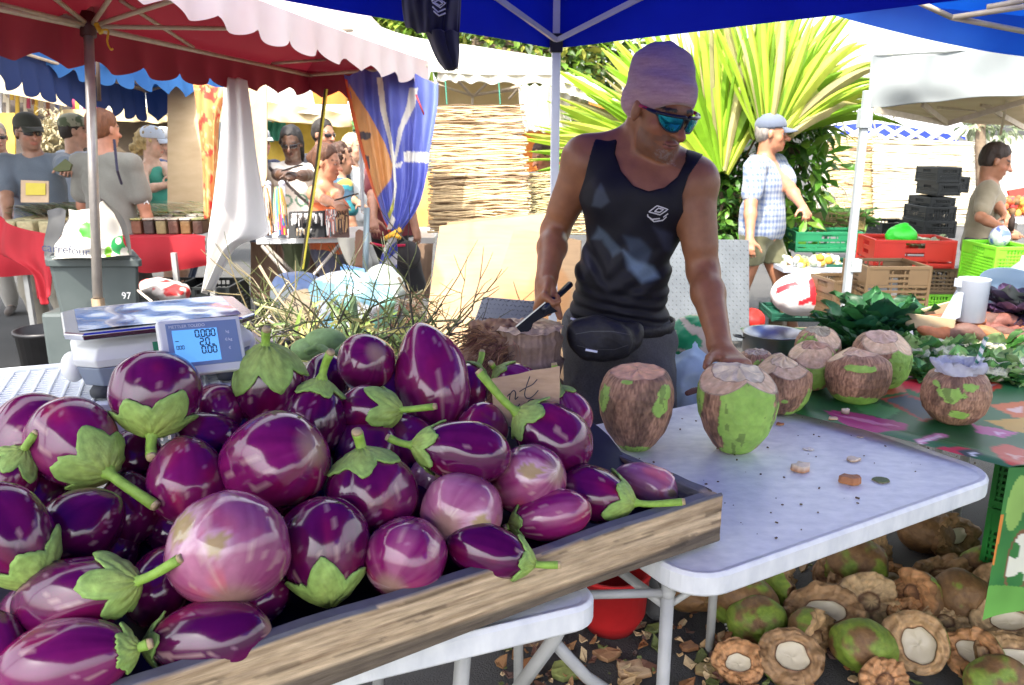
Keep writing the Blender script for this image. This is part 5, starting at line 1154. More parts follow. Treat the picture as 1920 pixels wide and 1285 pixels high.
def person(label, head, yaw=0, hy=0, hp=5, skin=(.42,.24,.16), hL=None, hR=None, shirt=(.4,.4,.4), sleeve=.5, pants=(.1,.1,.12), plen=1., hair=(.03,.02,.015), hst='short', hat=None, glasses=False,
           bulk=1., legs=None, h=.0105, hcurl=.35, female=False, skirt=False, shirtf=None, hemz=None, pantf=None, headonly=False, hs=None, lean=0, hatcol=(.05,.05,.05), tank=False, elhint=(None,None)):
    c = P(*head); s = c.z/1.63; F_ = rotdir(yaw); L_ = Vector((0,0,1)).cross(F_).normalized(); HB = basis(rotdir(yaw+hy, hp)); hs = (hs or 1.03)*min(1.02, max(.93, s)); b = bulk
    gx = Vector((c.x, c.y, 0))-F_*(.03+lean)*s; W = lambda l, f, z: gx+L_*l*s+F_*f*s+Vector((0,0,z*s))
    tw = lambda z: lean*max(0, (z-.95)/.5)
    neck = W(0,-.01+tw(1.46),1.455); sh = {1: W(.185*b**.5,0+tw(1.41),1.405), -1: W(-.185*b**.5,tw(1.41),1.405)}
    if female: sh = {k: W(.165*k, tw(1.4), 1.395) for k in (1,-1)}
    o = thing('person', Vector((gx.x, gx.y, 0)), label, 'person'); S = SDF()
    tz = 1.0; S.ell(W(0,tw(1.25),1.25), (.155*b*s, .105*b*s, .19*s), basis(F_), .05); S.ell(W(0,tw(1.05)+.01*(b-1)*5,1.07), (.14*b*s, .105*b**2*s, .15*s), basis(F_), .06); S.ell(W(0,0,.93), (.165*b*s, .115*b*s, .11*s), basis(F_), .06)
    for k in (1,-1): S.cap(neck-Vector((0,0,.03*s)), sh[k], .05*s, .052*s*b, k=.05)
    if female:
        for k in (1,-1): S.ell(W(.07*k, .085+tw(1.27), 1.27), (.062*s,.055*s,.06*s), basis(F_), .04)
    ends = {}; el = {}
    for k, hh in ((1, hL), (-1, hR)):
        if hh is None: wr = W(.25*k*b**.5, .06+tw(.9)*.5, .86)
        else: wr = P(*hh)
        hint = elhint[0 if k == 1 else 1] or (L_*k*.5-F_*.45-Vector((0,0,.6)))
        e, wr = ik(sh[k], wr, .285*s, .255*s, hint); el[k] = e; ends[k] = wr
        S.cap(sh[k], e, .05*s*b, .038*s*b, k=.03); S.ell(sh[k]-Vector((0,0,.01)), (.058*s*b,)*3, None, .03); m_ = e.lerp(wr, .3); S.cap(e, m_, .037*s*b, .038*s*b, k=.02); S.cap(m_, wr, .038*s*b, .025*s, k=.02)
        d = (wr-e).normalized(); pn = (L_*-k) if abs(d.dot(L_)) < .8 else -F_
        hand_sdf(S, wr, d, pn if hh is None else (pn*.3-Vector((0,0,1))), 1 if (d.cross(pn if hh is None else (pn*.3-Vector((0,0,1))))).dot(F_ if hh is None else -L_*k) > 0 else -1, .98*s, hcurl)
    lg = legs or {1: (0, 0), -1: (0, 0)}; kn = {}; an = {}
    for k in (1, -1):
        hip = W(.09*k, 0, .9); a = W(.10*k, lg[k][0], .09+lg[k][1]); kk, a = ik(hip, a, .43*s, .42*s, F_); kn[k] = kk; an[k] = a
        S.cap(hip, kk, .085*s*b, .054*s, k=.04); S.cap(kk, kk.lerp(a, .3), .053*s, .055*s, k=.03); S.cap(kk.lerp(a, .3), a, .055*s, .035*s, k=.03)
        S.cap(a-Vector((0,0,.03*s)), a+F_*.15*s-Vector((0,0,.055*s)), .036*s, .028*s, k=.03)
    head_sdf(S, c, HB, hs, neck)
    body = smesh('body', S, h, m_skin, o, lambda V: head_col(V, c, HB, hs, skin, eyes=not glasses), rel=1)
    q = lambda x, y, z: Vector(c)+HB@(Vector((x, y, z))*hs)
    # shirt
    T = SDF(); g = .016; wz = .90 if hemz is None else hemz
    T.ell(W(0,tw(1.25),1.25), (.162*b*s+g, .11*b*s+g, .19*s), basis(F_), .06); T.ell(W(0,tw(1.05),1.06), (.152*b*s+g, .112*b**2*s+g, .16*s), basis(F_), .07); T.ell(W(0,0,.93), (.172*b*s+g, .12*b*s+g, .12*s), basis(F_), .07)
    if female:
        for k in (1,-1): T.ell(W(.07*k, .09+tw(1.27), 1.27), (.064*s+g*.5,.056*s+g*.5,.062*s), basis(F_), .04)
    for k in (1,-1):
        if tank: T.cap(neck+L_*k*.045-Vector((0,0,.02)), W(.09*k, .02+tw(1.3), 1.33), .03, .05, k=.03)
        else:
            T.cap(neck-Vector((0,0,.035*s)), sh[k], .05*s+g*.6, .054*s*b+g*.6, k=.05)
            if sleeve > 0: e = sh[k].lerp(el[k], min(1, sleeve*1.45)); T.cap(sh[k], e, .052*s*b+g, .045*s*b+g*1.5, k=.03)
            if sleeve > .9: T.cap(el[k], ends[k], .042*s+g, .03*s+g, k=.02)
    T.plane(W(0,0,wz), (0,0,-1)); T.cut(neck+F_*.03*s+Vector((0,0,.035*s)), (.075*s, .085*s, .05*s), basis(F_), .008)
    sf = (lambda V: np.array(shirt)*(.85+.3*fbm(V[:,0]*9, V[:,1]*9, V[:,2]*9, 2))[:, None]) if shirtf is None else (lambda V: shirtf(((V-np.array(gx))@np.array(basis(F_)))/s, V))
    fold = lambda x, y, z: (fbm(x*9+z*5, y*9, z*7+x*4, 3)-.5)*.032
    if not headonly: smesh('shirt', T, h, m_fab, o, sf, fold, rel=1)
    # trousers / shorts / skirt
    Q = SDF(); Q.ell(W(0,0,.94), (.168*b*s+.01, .118*b*s+.01, .12*s), basis(F_), .06)
    if skirt: Q.cap(W(0,0,.9), W(0,0,1-plen), .15*s, .2*s, k=.06)
    else:
        for k in (1,-1):
            hip = W(.09*k, 0, .9); Q.cap(hip, kn[k], .088*s*b+.012, .062*s+.018, k=.04)
            if plen > .6: Q.cap(kn[k], an[k], .062*s+.014, .05*s+.012, k=.03)
    Q.plane(W(0,0,1.0), (0,0,1))
    if not skirt: Q.plane(W(0,0,1-plen if plen > .6 else .9-.45*plen/.5*.9), (0,0,-1))
    pf = (lambda V: np.array(pants)*(.85+.3*fbm(V[:,0]*9, V[:,1]*9, V[:,2]*9, 2))[:, None])
    if not headonly:
        smesh('skirt' if skirt else 'trousers' if plen > .6 else 'shorts', Q, h, m_fab, o, pf, fold, rel=1)
        mb = MB()
        for k in (1,-1):
            A = SDF(); A.cap(an[k]-Vector((0,0,.04*s)), an[k]+F_*.16*s-Vector((0,0,.06*s)), .043*s, .035*s, k=.03); A.plane((0,0,an[k].z-.005), (0,0,1)); smesh('shoe', A, h, m_fab, o, (.12,.1,.09))
    # hair
    if hst != 'none':
        A = SDF(); A.ell(q(0,-.026,.042), [i*hs for i in (.082,.1,.088)], HB, .01)
        if hst in ('short', 'curly', 'back'): A.ell(q(0,-.05,-.005), [i*hs for i in (.078,.066,.075)], HB, .02)
        if hst == 'long':
            A.cap(q(0,-.05,.0), q(0,-.075,-.16), .078*hs, .07*hs, k=.03)
            for x in (-1,1): A.cap(q(x*.066,-.005,.0), q(x*.075,-.01,-.15), .026*hs, .022*hs, k=.03)
        if hst == 'bun': A.ell(q(0,-.12,.01), (.045*hs,)*3, HB, .02); A.ell(q(0,-.04,-.01), [i*hs for i in (.078,.072,.07)], HB, .02)
        if hst == 'curly': A.cap(q(0,-.09,.0), q(0,-.13,-.08), .07*hs, .06*hs, k=.03)
        A.plane(q(0,.052,.06), tuple(HB@Vector((0,.9,-.62)))); 
        if hst in ('short',): A.plane(q(0,-.05,-.055), tuple(HB@Vector((0,.3,-1))))
        amp = .03 if hst == 'curly' else .009
        smesh('hair', A, h*.8, m_hair, o, lambda V: np.array(hair)*(.6+.8*fbm(V[:,0]*60, V[:,1]*60, V[:,2]*22, 3))[:, None], lambda x,y,z: (fbm(x*45, y*45, z*(30 if hst == 'curly' else 14), 2)-.5)*amp*2, rel=1)
    if hat == 'cap':
        A = SDF(); A.ell(q(0,-.02,.052), [i*hs for i in (.088,.108,.082)], HB, .01); A.plane(q(0,0,.032), tuple(HB@Vector((0,.12,-1)))); cp = smesh('cap', A, h*.7, m_fab, o, hatcol if not callable(hatcol) else hatcol)
        G = []
        for i in range(7):
            f = i/6; G.append([q(.075*math.sin(a)*(1-.08*f), .055+.035*math.cos(a)+.075*f*math.cos(a), .042-.018*f-.022*math.sin(a)**2*f) for a in [math.radians(-75+150*j/14) for j in range(15)]])
        MB().grid(G, hatcol if not callable(hatcol) else (.1,.12,.08)).build('cap_peak', m_fab, o, smooth=True, solid=.004)
    if hat == 'brim':
        A = SDF(); A.ell(q(0,-.02,.055), [i*hs for i in (.09,.108,.085)], HB, .01); A.ell(q(0,-.01,.035), [i*hs for i in (.16,.18,.008)], HB, .02); smesh('sun_hat', A, h*.7, m_fab, o, hatcol)
    if glasses:
        for x in (-1, 1):
            mb = MB(); G = []
            for i in range(5):
                f = i/4; G.append([q(x*(.008+.052*j/6), .098-.030*(j/6)**2-.0, .012-.03*f*(1-.35*abs(j/6-.5))) for j in range(7)])
            mb.grid(G).build('sunglass_lens', m_lensd, o, smooth=True, solid=.003)
        MB().tube([q(-.06,.07,.01), q(-.08,0,.004)], .003, 6).build('temple', m_lensd, o); MB().tube([q(.06,.07,.01), q(.08,0,.004)], .003, 6).build('temple', m_lensd, o)
    o_info = dict(o=o, W=W, q=q, ends=ends, el=el, sh=sh, F=F_, L=L_, s=s, body=body); return o_info
# ---------------- the seller
def poly_sd(x, y, poly):
    d = np.full(x.shape, 1e9); n = len(poly)
    for i in range(n):
        ax, ay = poly[i]; bx, by = poly[(i+1) % n]; ex, ey = bx-ax, by-ay; w0, w1 = x-ax, y-ay; t = np.clip((w0*ex+w1*ey)/(ex*ex+ey*ey), 0, 1); d = np.minimum(d, (w0-ex*t)**2+(w1-ey*t)**2)
    d = np.sqrt(d); return np.where(inpoly(x, y, poly), -d, d)
def projn(x, y, z):
    dz = z-H; t = y*cP-dz*sP; w = y*sP+dz*cP; return 960+F*x/t, 642.5-F*w/t, t
def seller():
    skin = np.array([.30,.122,.056]); hs = 1.07; hc = P(1241,205,2.34); hd = rotdir(26, 21); HB = basis(hd); roll = Matrix.Rotation(math.radians(-4), 3, hd); HB = roll@HB
    q = lambda x, y, z: Vector(hc)+HB@(Vector((x, y, z))*hs)
    neck = P(1196,282,2.47); shR = P(1098,300,2.50); shL = P(1300,342,2.40); elR = P(1041,432,2.62); wrR = P(1024,528,2.44); elL = P(1318,508,2.42); wrL = P(1352,655,2.22)
    pel = P(1160,610,2.62); chest = P(1192,400,2.50); waist = P(1168,520,2.56)
    U = (neck-pel).normalized(); Lv = (shL-shR); Lv = (Lv-U*Lv.dot(U)).normalized(); Fv = U.cross(Lv)*1; Fv = Fv if Fv.y < 0 else -Fv; TB = Matrix((Lv, Fv, U)).transposed()
    o = thing('person', Vector((pel.x, pel.y, 0)), 'market seller in black tank top, mauve beanie and mirrored sunglasses chopping a coconut', 'person')
    S = SDF()
    def torso(S, g=0, top=True):
        S.ell(pel+U*.0, (.155+g, .115+g, .13), TB, .06); S.ell(waist, (.142+g, .105+g, .15), TB, .07); S.ell(chest, (.150+g, .115+g, .16), TB, .07); S.ell(chest+U*.075-Fv*.0, (.165+g, .105+g, .10+g), TB, .05)
        for k in (1,-1): S.ell(chest+Lv*.072*k+Fv*.062+U*.045, (.08+g, .055+g, .07), TB, .04)
        S.cap(shR.lerp(neck,.25)-U*.03, shL.lerp(neck,.25)-U*.03, .062+g, k=.05)
    torso(S)
    for sh in (shR, shL): S.cap(neck+U*.035, sh+U*.012, .046, .05, k=.05); S.cap(neck-U*.01, sh+U*.0, .055, .055, k=.05); S.ell(sh-U*.005, (.066,.062,.068), TB, .04)
    S.cap(neck-U*.02-Fv*.03, q(0,-.055,-.05), .066, .056, k=.022); 
    S.cap(q(.03,-.0,-.08), neck+Fv*.05-U*.045, .014, .012, k=.02); S.cap(q(-.03,-.0,-.08), neck+Fv*.05-U*.045, .014, .012, k=.02)
    S.cap(neck+Fv*.062-U*.05, shR.lerp(neck,.2)+Fv*.035, .013, .011, k=.03); S.cap(neck+Fv*.062-U*.05, shL.lerp(neck,.2)+Fv*.035, .013, .011, k=.03)
    # arms
    S.cap(shR, elR, .058, .043, k=.035); S.cap(shR.lerp(elR,.35)+Fv*.012, shR.lerp(elR,.7)+Fv*.012, .048, .044, k=.03); S.cap(elR, elR.lerp(wrR,.35), .043, .046, k=.03); S.cap(elR.lerp(wrR,.35), wrR, .046, .031, k=.02)
    S.cap(shL, elL, .060, .044, k=.035); S.cap(shL.lerp(elL,.35)+Fv*.014, shL.lerp(elL,.7)+Fv*.012, .050, .046, k=.03); S.cap(elL, elL.lerp(wrL,.3), .045, .048, k=.03); S.cap(elL.lerp(wrL,.3), wrL, .048, .031, k=.02)
    # right hand: fist round the machete handle
    hA = P(1060,548,2.43); hB = P(1012,583,2.33); hdv = (hB-hA).normalized()   # handle axis
    dR = (P(1014,566,2.385)-wrR).normalized(); grip = wrR+dR*.075
    hand_sdf(S, wrR, dR, (CF*.25+CR*.9-CU*.15), 1 if dR.cross(CF*.25+CR*.9-CU*.15).dot(-CF) > 0 else -1, 1.12, curls=[.95,1.0,1.05,1.1], thumbdir=(CR*.3-CU*.95-CF*.3), tcurl=.3)
    # left hand: resting over the green coconut
    dL = (P(1384,684,2.13)-wrL).normalized(); hand_sdf(S, wrL, dL, (-CU*.9+CF*.2-CR*.1), 1 if dL.cross(-CU).dot(-CR) > 0 else -1, 1.1, curls=[.3,.35,.4,.5], spread=2.6, thumbdir=(-CF*.7-CR*.5-CU*.2), tcurl=.1)
    # legs
    hipn = {1: pel+Lv*.085-Vector((0,0,.06)), -1: pel-Lv*.085-Vector((0,0,.06))}; kn = {}; an = {}
    for k in (1,-1):
        a = Vector((pel.x+.11*k, pel.y+(.06 if k < 0 else -.02), .09)); kk, a = ik(hipn[k], a, .45, .44, (0,-1,0)); kn[k] = kk; an[k] = a
        S.cap(hipn[k], kk, .088, .056, k=.04); S.cap(kk, a, .056, .038, k=.03); S.cap(a-Vector((0,0,.03)), a+Vector((.02*k,-.16,-.055)), .038, .03, k=.03)
    head_sdf(S, hc, HB, hs, None)
    body = smesh('body', S, .0042, m_skin, o, lambda V: head_col(V, hc, HB, hs, skin, stubble=.9, lips=(.27,.10,.075), eyes=False), disp=None, rel=2, crop=(np.array([-9,-9,.55]), np.array([9,9,9])))
    S2 = SDF()
    # tank top
    TP = [(1136,196),(1118,250),(1106,292),(1096,335),(1084,372),(1030,392),(1030,600),(1070,612),(1160,624),(1240,622),(1300,606),(1300,400),(1281,394),(1279,366),(1291,330),(1312,300),(1330,270),(1296,245),(1286,275),(1284,304),(1270,332),(1246,352),(1216,359),(1188,349),(1165,322),(1153,288),(1160,250),(1176,196)]
    T = SDF(); torso(T, .013)
    for sh in (shR, shL): T.cap(neck-U*.01, sh, .055+.011, .055+.011, k=.05); T.ell(sh-U*.005, (.076,.072,.078), TB, .04)
    lc = chest
    def tdisp(x, y, z):
        d = np.zeros(x.shape); V = np.stack([x-pel.x, y-pel.y, z-pel.z], -1)@np.array(TB); l, f, u = V[:,0], V[:,1], V[:,2]
        w = 1-sstep(.05, .22, u); wav = u+.16*np.abs(l)+.05*l; d += np.sin(wav*190+13*fbm(l*6, f*6, u*5, 2))*.0032*w*(f > -.05)
        d += (fbm(l*9+u*6, f*7, u*8-l*5, 2)-.42)*.013
        d += .005*np.sin((u-.9*np.abs(l+.02))*75+3*fbm(l*6, f, u*6, 2))*(1-sstep(.18,.34,u))*sstep(.08,.16,u)
        return d
    def keep(x, y, z):
        U_, V_, t = projn(x, y, z); return poly_sd(U_, V_, TP)*t/F
    vs = None
    class T2(SDF): pass
    base_mesh = T.mesh
    def mesh2(h, disp, crop):
        lo, hi = T.bounds(); T.p.append(('k',))
        return None
    # evaluate: fold displacement, then intersect with the cut pattern
    h = .0042; lo, hi = T.bounds(); lo = lo-3*h; hi = hi+3*h
    D = T.grid_eval(lo, hi, h); ax = [lo[i]+h*np.arange(D.shape[i]) for i in range(3)]; ii = np.nonzero(np.abs(D) < .035)
    x, y, z = ax[0][ii[0]], ax[1][ii[1]], ax[2][ii[2]]; dd = D[ii]+tdisp(x, y, z); kk = keep(x, y, z); D[ii] = np.maximum(dd, kk)
    jj = np.nonzero((D < -.03)); kz = keep(ax[0][jj[0]], ax[1][jj[1]], ax[2][jj[2]]); D[jj] = np.maximum(D[jj], kz)
    D[0] = .2; D[-1] = .2; D[:, 0] = .2; D[:, -1] = .2; D[:, :, 0] = .2; D[:, :, -1] = .2
    vs, Q = nets(D, lo, h); vs = relax(vs, Q, 1, .5)
    def tcol(V):
        U_, V_, t = projn(V[:,0], V[:,1], V[:,2]); front = V[:,1] < chest.y+.1; U_ = U_+(fbm(V[:,0]*30, V[:,1]*30, V[:,2]*30, 2)-.5)*6
        c = np.tile(np.array([.006,.006,.012]), (len(V), 1))*(.8+.4*fbm(V[:,0]*20, V[:,1]*20, V[:,2]*20, 2))[:, None]
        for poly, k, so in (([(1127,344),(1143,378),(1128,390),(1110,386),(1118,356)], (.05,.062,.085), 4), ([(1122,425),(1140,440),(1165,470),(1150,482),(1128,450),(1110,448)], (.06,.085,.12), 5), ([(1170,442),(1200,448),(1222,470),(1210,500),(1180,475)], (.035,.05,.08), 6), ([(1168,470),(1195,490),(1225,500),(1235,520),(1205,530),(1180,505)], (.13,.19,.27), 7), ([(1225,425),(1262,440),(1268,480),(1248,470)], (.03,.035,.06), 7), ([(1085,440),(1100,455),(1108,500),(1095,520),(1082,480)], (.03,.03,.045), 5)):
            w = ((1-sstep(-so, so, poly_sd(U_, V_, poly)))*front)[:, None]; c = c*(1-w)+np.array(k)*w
        return c
    me = bpy.data.meshes.new('tank_top'); me.from_pydata(vs.tolist(), [], Q.tolist()); me.polygons.foreach_set('use_smooth', [True]*len(me.polygons))
    ca = me.color_attributes.new('Col', 'FLOAT_COLOR', 'POINT'); a = np.ones((len(vs), 4), dtype=np.float32); a[:, :3] = tcol(vs); ca.data.foreach_set('color', a.ravel())
    tank = link_mesh('tank_top', me, mat('sports_fabric', attr=True, rough=.6, spec=.3, var=.06, scale=200, bump=.05, bscale=300), o)
    # chest mark: two nested diamonds over smaller rows
    LO = P(1238,395,2.3); k_ = 2.36/F; pxs = lambda l: [((a-1238)*k_, -(b-395)*k_) for a, b in l]
    dm = lambda cx, cy, w, hh: pxs([(cx-w,cy+2),(cx-w*.2,cy-hh),(cx+w,cy-1),(cx+w*.2,cy+hh),(cx-w,cy+2)])
    st = [dm(1240,390,17,8), dm(1241,390,8,3.6), pxs([(1221,396),(1222,400),(1230,405),(1244,404)]), pxs([(1250,402),(1258,396)]), pxs([(1226,403),(1234,409),(1250,407),(1256,401)])]
    m_lg = mat('print_pale', (.6,.6,.62), (.68,.68,.7), rough=.6); decal(tank, st, LO, CR, CU, -CF, .0032, 'chest_emblem', m_lg, tank)
    # jeans
    J = SDF(); J.ell(pel-Vector((0,0,.01)), (.168,.128,.12), TB, .06)
    for k in (1,-1): J.cap(hipn[k], kn[k], .104, .078, k=.05); J.cap(kn[k], an[k], .078, .064, k=.03)
    J.plane(pel+Vector((0,0,.045)), (0,0,1)); J.plane((0,0,.08), (0,0,-1))
    def jc(V): n = fbm(V[:,0]*14, V[:,1]*14, V[:,2]*5, 3)[:, None]; return np.array([.035,.035,.04])*(1-n)+np.array([.11,.11,.12])*n
    smesh('jeans', J, .0075, mat('denim', attr=True, rough=.9, var=.25, scale=220, bump=.2, bscale=300), o, jc, disp=lambda x,y,z: (fbm(x*12+z*7, y*12, z*10, 3)-.5)*.03)
    for k in (1,-1): A = SDF(); A.cap(an[k]-Vector((0,0,.04)), an[k]+Vector((.02*k,-.17,-.055)), .045, .037, k=.03); smesh('shoe', A, .01, m_fab, o, (.05,.05,.05))
    # beanie
    A = SDF(); A.ell(q(0,-.012,.048), [i*hs for i in (.086,.104,.080)], HB, .02); A.ell(q(-.010,-.052,.080), [i*hs for i in (.076,.074,.076)], HB, .04)
    A.cap(q(-.035,-.05,.112), q(.04,-.04,.112), .04, .038, k=.04); A.cap(q(.055,-.03,.115), q(.068,-.038,.126), .014, .007, k=.03); A.cap(q(.0,-.06,.14), q(.008,-.062,.156), .01, .004, k=.025); A.ell(q(.0,-.07,-.01), [i*hs for i in (.082,.058,.056)], HB, .04)
    A.plane(q(0,.09,.044), tuple(HB@Vector((0,.72,-1))))
    def bc(V): L = (V-np.array(hc))@np.array(HB); n = fbm(V[:,0]*35, V[:,1]*35, V[:,2]*330, 3)[:, None]; n2 = fbm(V[:,0]*6, V[:,1]*6, V[:,2]*6, 2)[:, None]; return (np.array([.42,.21,.25])*(1-n)+np.array([.70,.46,.49])*n)*(.85+.3*n2)
    smesh('beanie', A, .0042, mat('knit', attr=True, rough=.95, var=.1, scale=160, bump=.35, bscale=350, stretch=(1,1,3), sheen=.4), o, bc, disp=lambda x,y,z: (fbm(x*13, y*13, z*13, 2)-.5)*.014+.0012*np.sin(z*120+x*30)*(z > hc.z+.05), rel=2)
    # sunglasses
    def arc(a, u, off=0): a = math.radians(a); return q((.076+off)*math.sin(a), .022+(.083+off)*math.cos(a), u)
    m_lens = mat('mirror_lens', (.0,.10,.22), (.01,.35,.42), rough=.07, metal=.75, scale=30, contrast=.2); m_fr = mat('glasses_frame', (.008,.01,.02), (.015,.02,.035), rough=.3)
    sg = MB()
    for sd_ in (-1, 1):
        G = []
        for i in range(9):
            f = i/8; row = []
            for j in range(15):
                a = (5+52*j/14)*sd_; top = .019-.006*(j/14); lo_ = -.006-.026*math.sin(math.pi*min(1,(j+2)/15))**.7+.009*(j/14); row.append(arc(a, top+(lo_-top)*f, .007-.004*f+.003*math.sin(math.pi*f)))
            G.append(row)
        MB().grid(G).build('mirrored_lens', m_lens, o, smooth=True, solid=.002)
        ring = [G[0][j] for j in range(15)]+[G[i][14] for i in range(1,9)]+[G[8][j] for j in range(13,-1,-1)]+[G[i][0] for i in range(7,-1,-1)]
        MB().tube(ring, .0028, 8).tube([arc(a*sd_, .017-.0001*a, .010) for a in range(2, 62, 5)], .0042, 8).build('lens_rim', m_fr, o, smooth=True)
        tp = [arc(54*sd_, .010, .008), q(.083*sd_,.045,.010), q(.087*sd_,.015,.008), q(.088*sd_,-.02,.005)]
        MB().tube(spline(tp[:3], 8), [.0085,.0085,.008,.0065,.005,.0045,.004,.004], 8, flat=.45).build('temple', m_fr, o, smooth=True)
        MB().tube(tp[1:3], .0055, 8, flat=.6).build('red_temple_tip', mat('temple_red', (.5,.02,.06), rough=.35), o, smooth=True)
    MB().tube([arc(-7, .010, .008), arc(0, .013, .010), arc(7, .010, .008)], .004, 8).build('bridge', m_fr, o, smooth=True)
    # waist bag with strap
    A = SDF()
    for (u1, v1), (u2, v2) in (((1085,620),(1190,622)),((1085,640),(1185,640)),((1100,655),(1165,655))): A.cap(P(u1,v1,2.41), P(u2,v2,2.43), .032, k=.02)
    A.ell(P(1130,632,2.40), (.085,.036,.058), TB, .03)
    m_bagk = mat('nylon_black', (.006,.006,.009), (.014,.014,.02), rough=.6, scale=60, bump=.3, bscale=80)
    bag = smesh('waist_bag', A, .006, m_bagk, o, None, disp=lambda x,y,z: (fbm(x*20, y*20, z*20, 2)-.5)*.015)
    tn = []
    for i in range(40):
        a = 2*math.pi*i/40; pt = pel+Lv*math.cos(a)*.178+Fv*math.sin(a)*.138+U*(.012+.01*math.cos(a)); tn.append(pt)
    G = [[p+U*.019 for p in tn], [p-U*.019 for p in tn]]; MB().grid(G, closed=True).build('belt_strap', m_bagk, o, smooth=True, solid=.004)
    decal(bag, [[(-.075,.012),(-.03,.02),(.03,.02),(.085,.01)], [(-.07,-.022),(-.02,-.034),(.04,-.034),(.08,-.02)]], P(1132,634,2.3), CR, CU, -CF, .0025, 'zip', mat('zip_grey', (.05,.05,.055), rough=.4), bag); MB().tube([P(1098,656,2.345), P(1120,660,2.335)], .004, 6, flat=.5).build('bag_badge', m_pl, bag); MB().tube([P(1070,597,2.43), P(1088,603,2.42)], .004, 6, flat=.6).build('buckle', m_pl, bag)
    # machete, held: its own thing
    mc = thing('machete', grip, 'black bladed machete held in the seller\'s fist over the stump', 'machete')
    bl = mat('blade_black', (.008,.009,.014), (.016,.017,.024), rough=.5, spec=.12, scale=30); 
    Pq = lambda u, v: P(u, v, 2.30+(u-970)/90*.06)
    MB().prism([Pq(1022,566),(Pq(1046,584)),Pq(1028,590),Pq(1000,606),Pq(990,634),Pq(975,622),Pq(966,612)], CF, .0035).build('blade', bl, mc, bevel=.001)
    MB().tube([P(1068,534,2.44), P(1045,556,2.40), P(1018,582,2.33)], [.015,.014,.0145], 12, flat=.7).build('handle', m_fr, mc, smooth=True)
    MB().prism([Pq(1022,566),Pq(966,612),Pq(968,614),Pq(1023,568)], -CF, .0008).build('edge', mat('edge_steel', (.5,.48,.42), rough=.3, metal=.8), mc)
def _ge(s, lo, hi, h):
    n = np.ceil((hi-lo)/h).astype(int)+1; store = {}
    g = globals()['nets']
    def grab(D, l, hh): store['D'] = D; return np.zeros((1,3)), np.zeros((0,4), int)
    globals()['nets'] = grab
    try: s.mesh(h)
    finally: globals()['nets'] = g
    return store['D']
SDF.grid_eval = _ge
seller()
# ============================================================ bystanders
def plaid(L, V):
    l, f, u = L[:,0], L[:,1], L[:,2]; w = u*60+f*18; a = (np.sin((l+f)*150) > .2)*1.; b = (np.sin(u*150) > .2)*1.; n = fbm(V[:,0]*12, V[:,1]*12, V[:,2]*12, 3)
    c = np.array([.34,.38,.43])*np.ones((len(V),3)); k = (a*.4+b*.4)[:, None]; c = c*(1-k)+np.array([.03,.08,.26])*k; op = ((np.abs(l+.0) < .028+.02*(u-1.1)) & (f > .03) & (u > 1.22)); return np.where(op[:, None], np.array([.42,.2,.13]), c*(.85+.3*n)[:, None])
def wtee(L, V):
    l, f, u = L[:,0], L[:,1], L[:,2]; c = np.array([.68,.64,.58])*np.ones((len(V),3)); r = np.abs(np.hypot((l+.055)/1, (u-1.19))-.042) < .009; r2 = np.abs(np.hypot((l-.065)/1, (u-1.19))-.042) < .009
    c = np.where(((r | r2) & (f > 0))[:, None], np.array([.12,.25,.17]), c); st = np.abs(l*.8+(u-1.25)*.75-.02) < .014; return np.where((st & (f > 0))[:, None], np.array([.04,.03,.03]), c)
def floral(L, V):
    n = fbm(V[:,0]*14, V[:,1]*14, V[:,2]*14, 2); m = fbm(V[:,0]*17+5, V[:,1]*17, V[:,2]*17, 2); c = np.where((n > .52)[:, None], np.array([.02,.22,.27]), np.array([.03,.08,.14])); return np.where((m > .58)[:, None], np.array([.45,.34,.05]), c)
def strip(L, V):
    c = np.array([.5,.42,.4])*np.ones((len(V),3)); return c
tanS = (.42,.23,.14); wS = (.55,.32,.22); dS = (.09,.045,.028)
pA = person('man in dark cap, sunglasses and grey blue polo holding out a seedling pack', (54,247,5.7), yaw=8, hy=42, hp=8, skin=(.33,.18,.12), hL=(128,322,5.2), hR=(14,420,5.5), shirt=(.12,.15,.19), sleeve=.55, pants=(.3,.27,.22), hst='short', hat='cap', hatcol=(.035,.04,.03), glasses=True, bulk=1.12)
sd = thing('seedling_pack', P(118,312,5.08), 'small dark green seedling pack held up by the man in the dark cap', 'plant pack')
MB().prism([P(98,318,5.08), P(122,298,5.08), P(134,308,5.08), P(130,320,5.08), P(106,322,5.08)], CF, .02, (.07,.08,.03)).build('tray', m_attr, sd)
person('pink faced person in sunglasses at the extreme left edge of the crowd', (-6,256,7.0), yaw=20, hy=20, skin=wS, shirt=(.45,.3,.3), pants=(.4,.38,.35), glasses=True, hst='short', hair=(.3,.25,.2))
person('man in camouflage cap and pale blue tee seen from behind on the left', (143,246,6.3), yaw=150, hy=-40, skin=wS, shirt=(.34,.4,.5), sleeve=.5, pants=(.1,.1,.12), hat='cap', hatcol=lambda V: np.where((fbm(V[:,0]*30,V[:,1]*30,V[:,2]*30,2) > .5)[:, None], np.array([.1,.13,.07]), np.array([.35,.35,.25])), hst='short')
pC = person('reddish haired man seen from behind in grey tee with a navy shoulder bag', (196,242,5.3), yaw=172, hy=-18, skin=(.42,.19,.12), shirt=(.17,.17,.15), sleeve=.5, pants=(.1,.09,.09), hst='back', hair=(.14,.05,.02), bulk=1.0)
bg_ = thing('shoulder_bag', P(258,400,5.5), 'navy shoulder bag with white lettering hanging on the reddish haired man', 'bag')
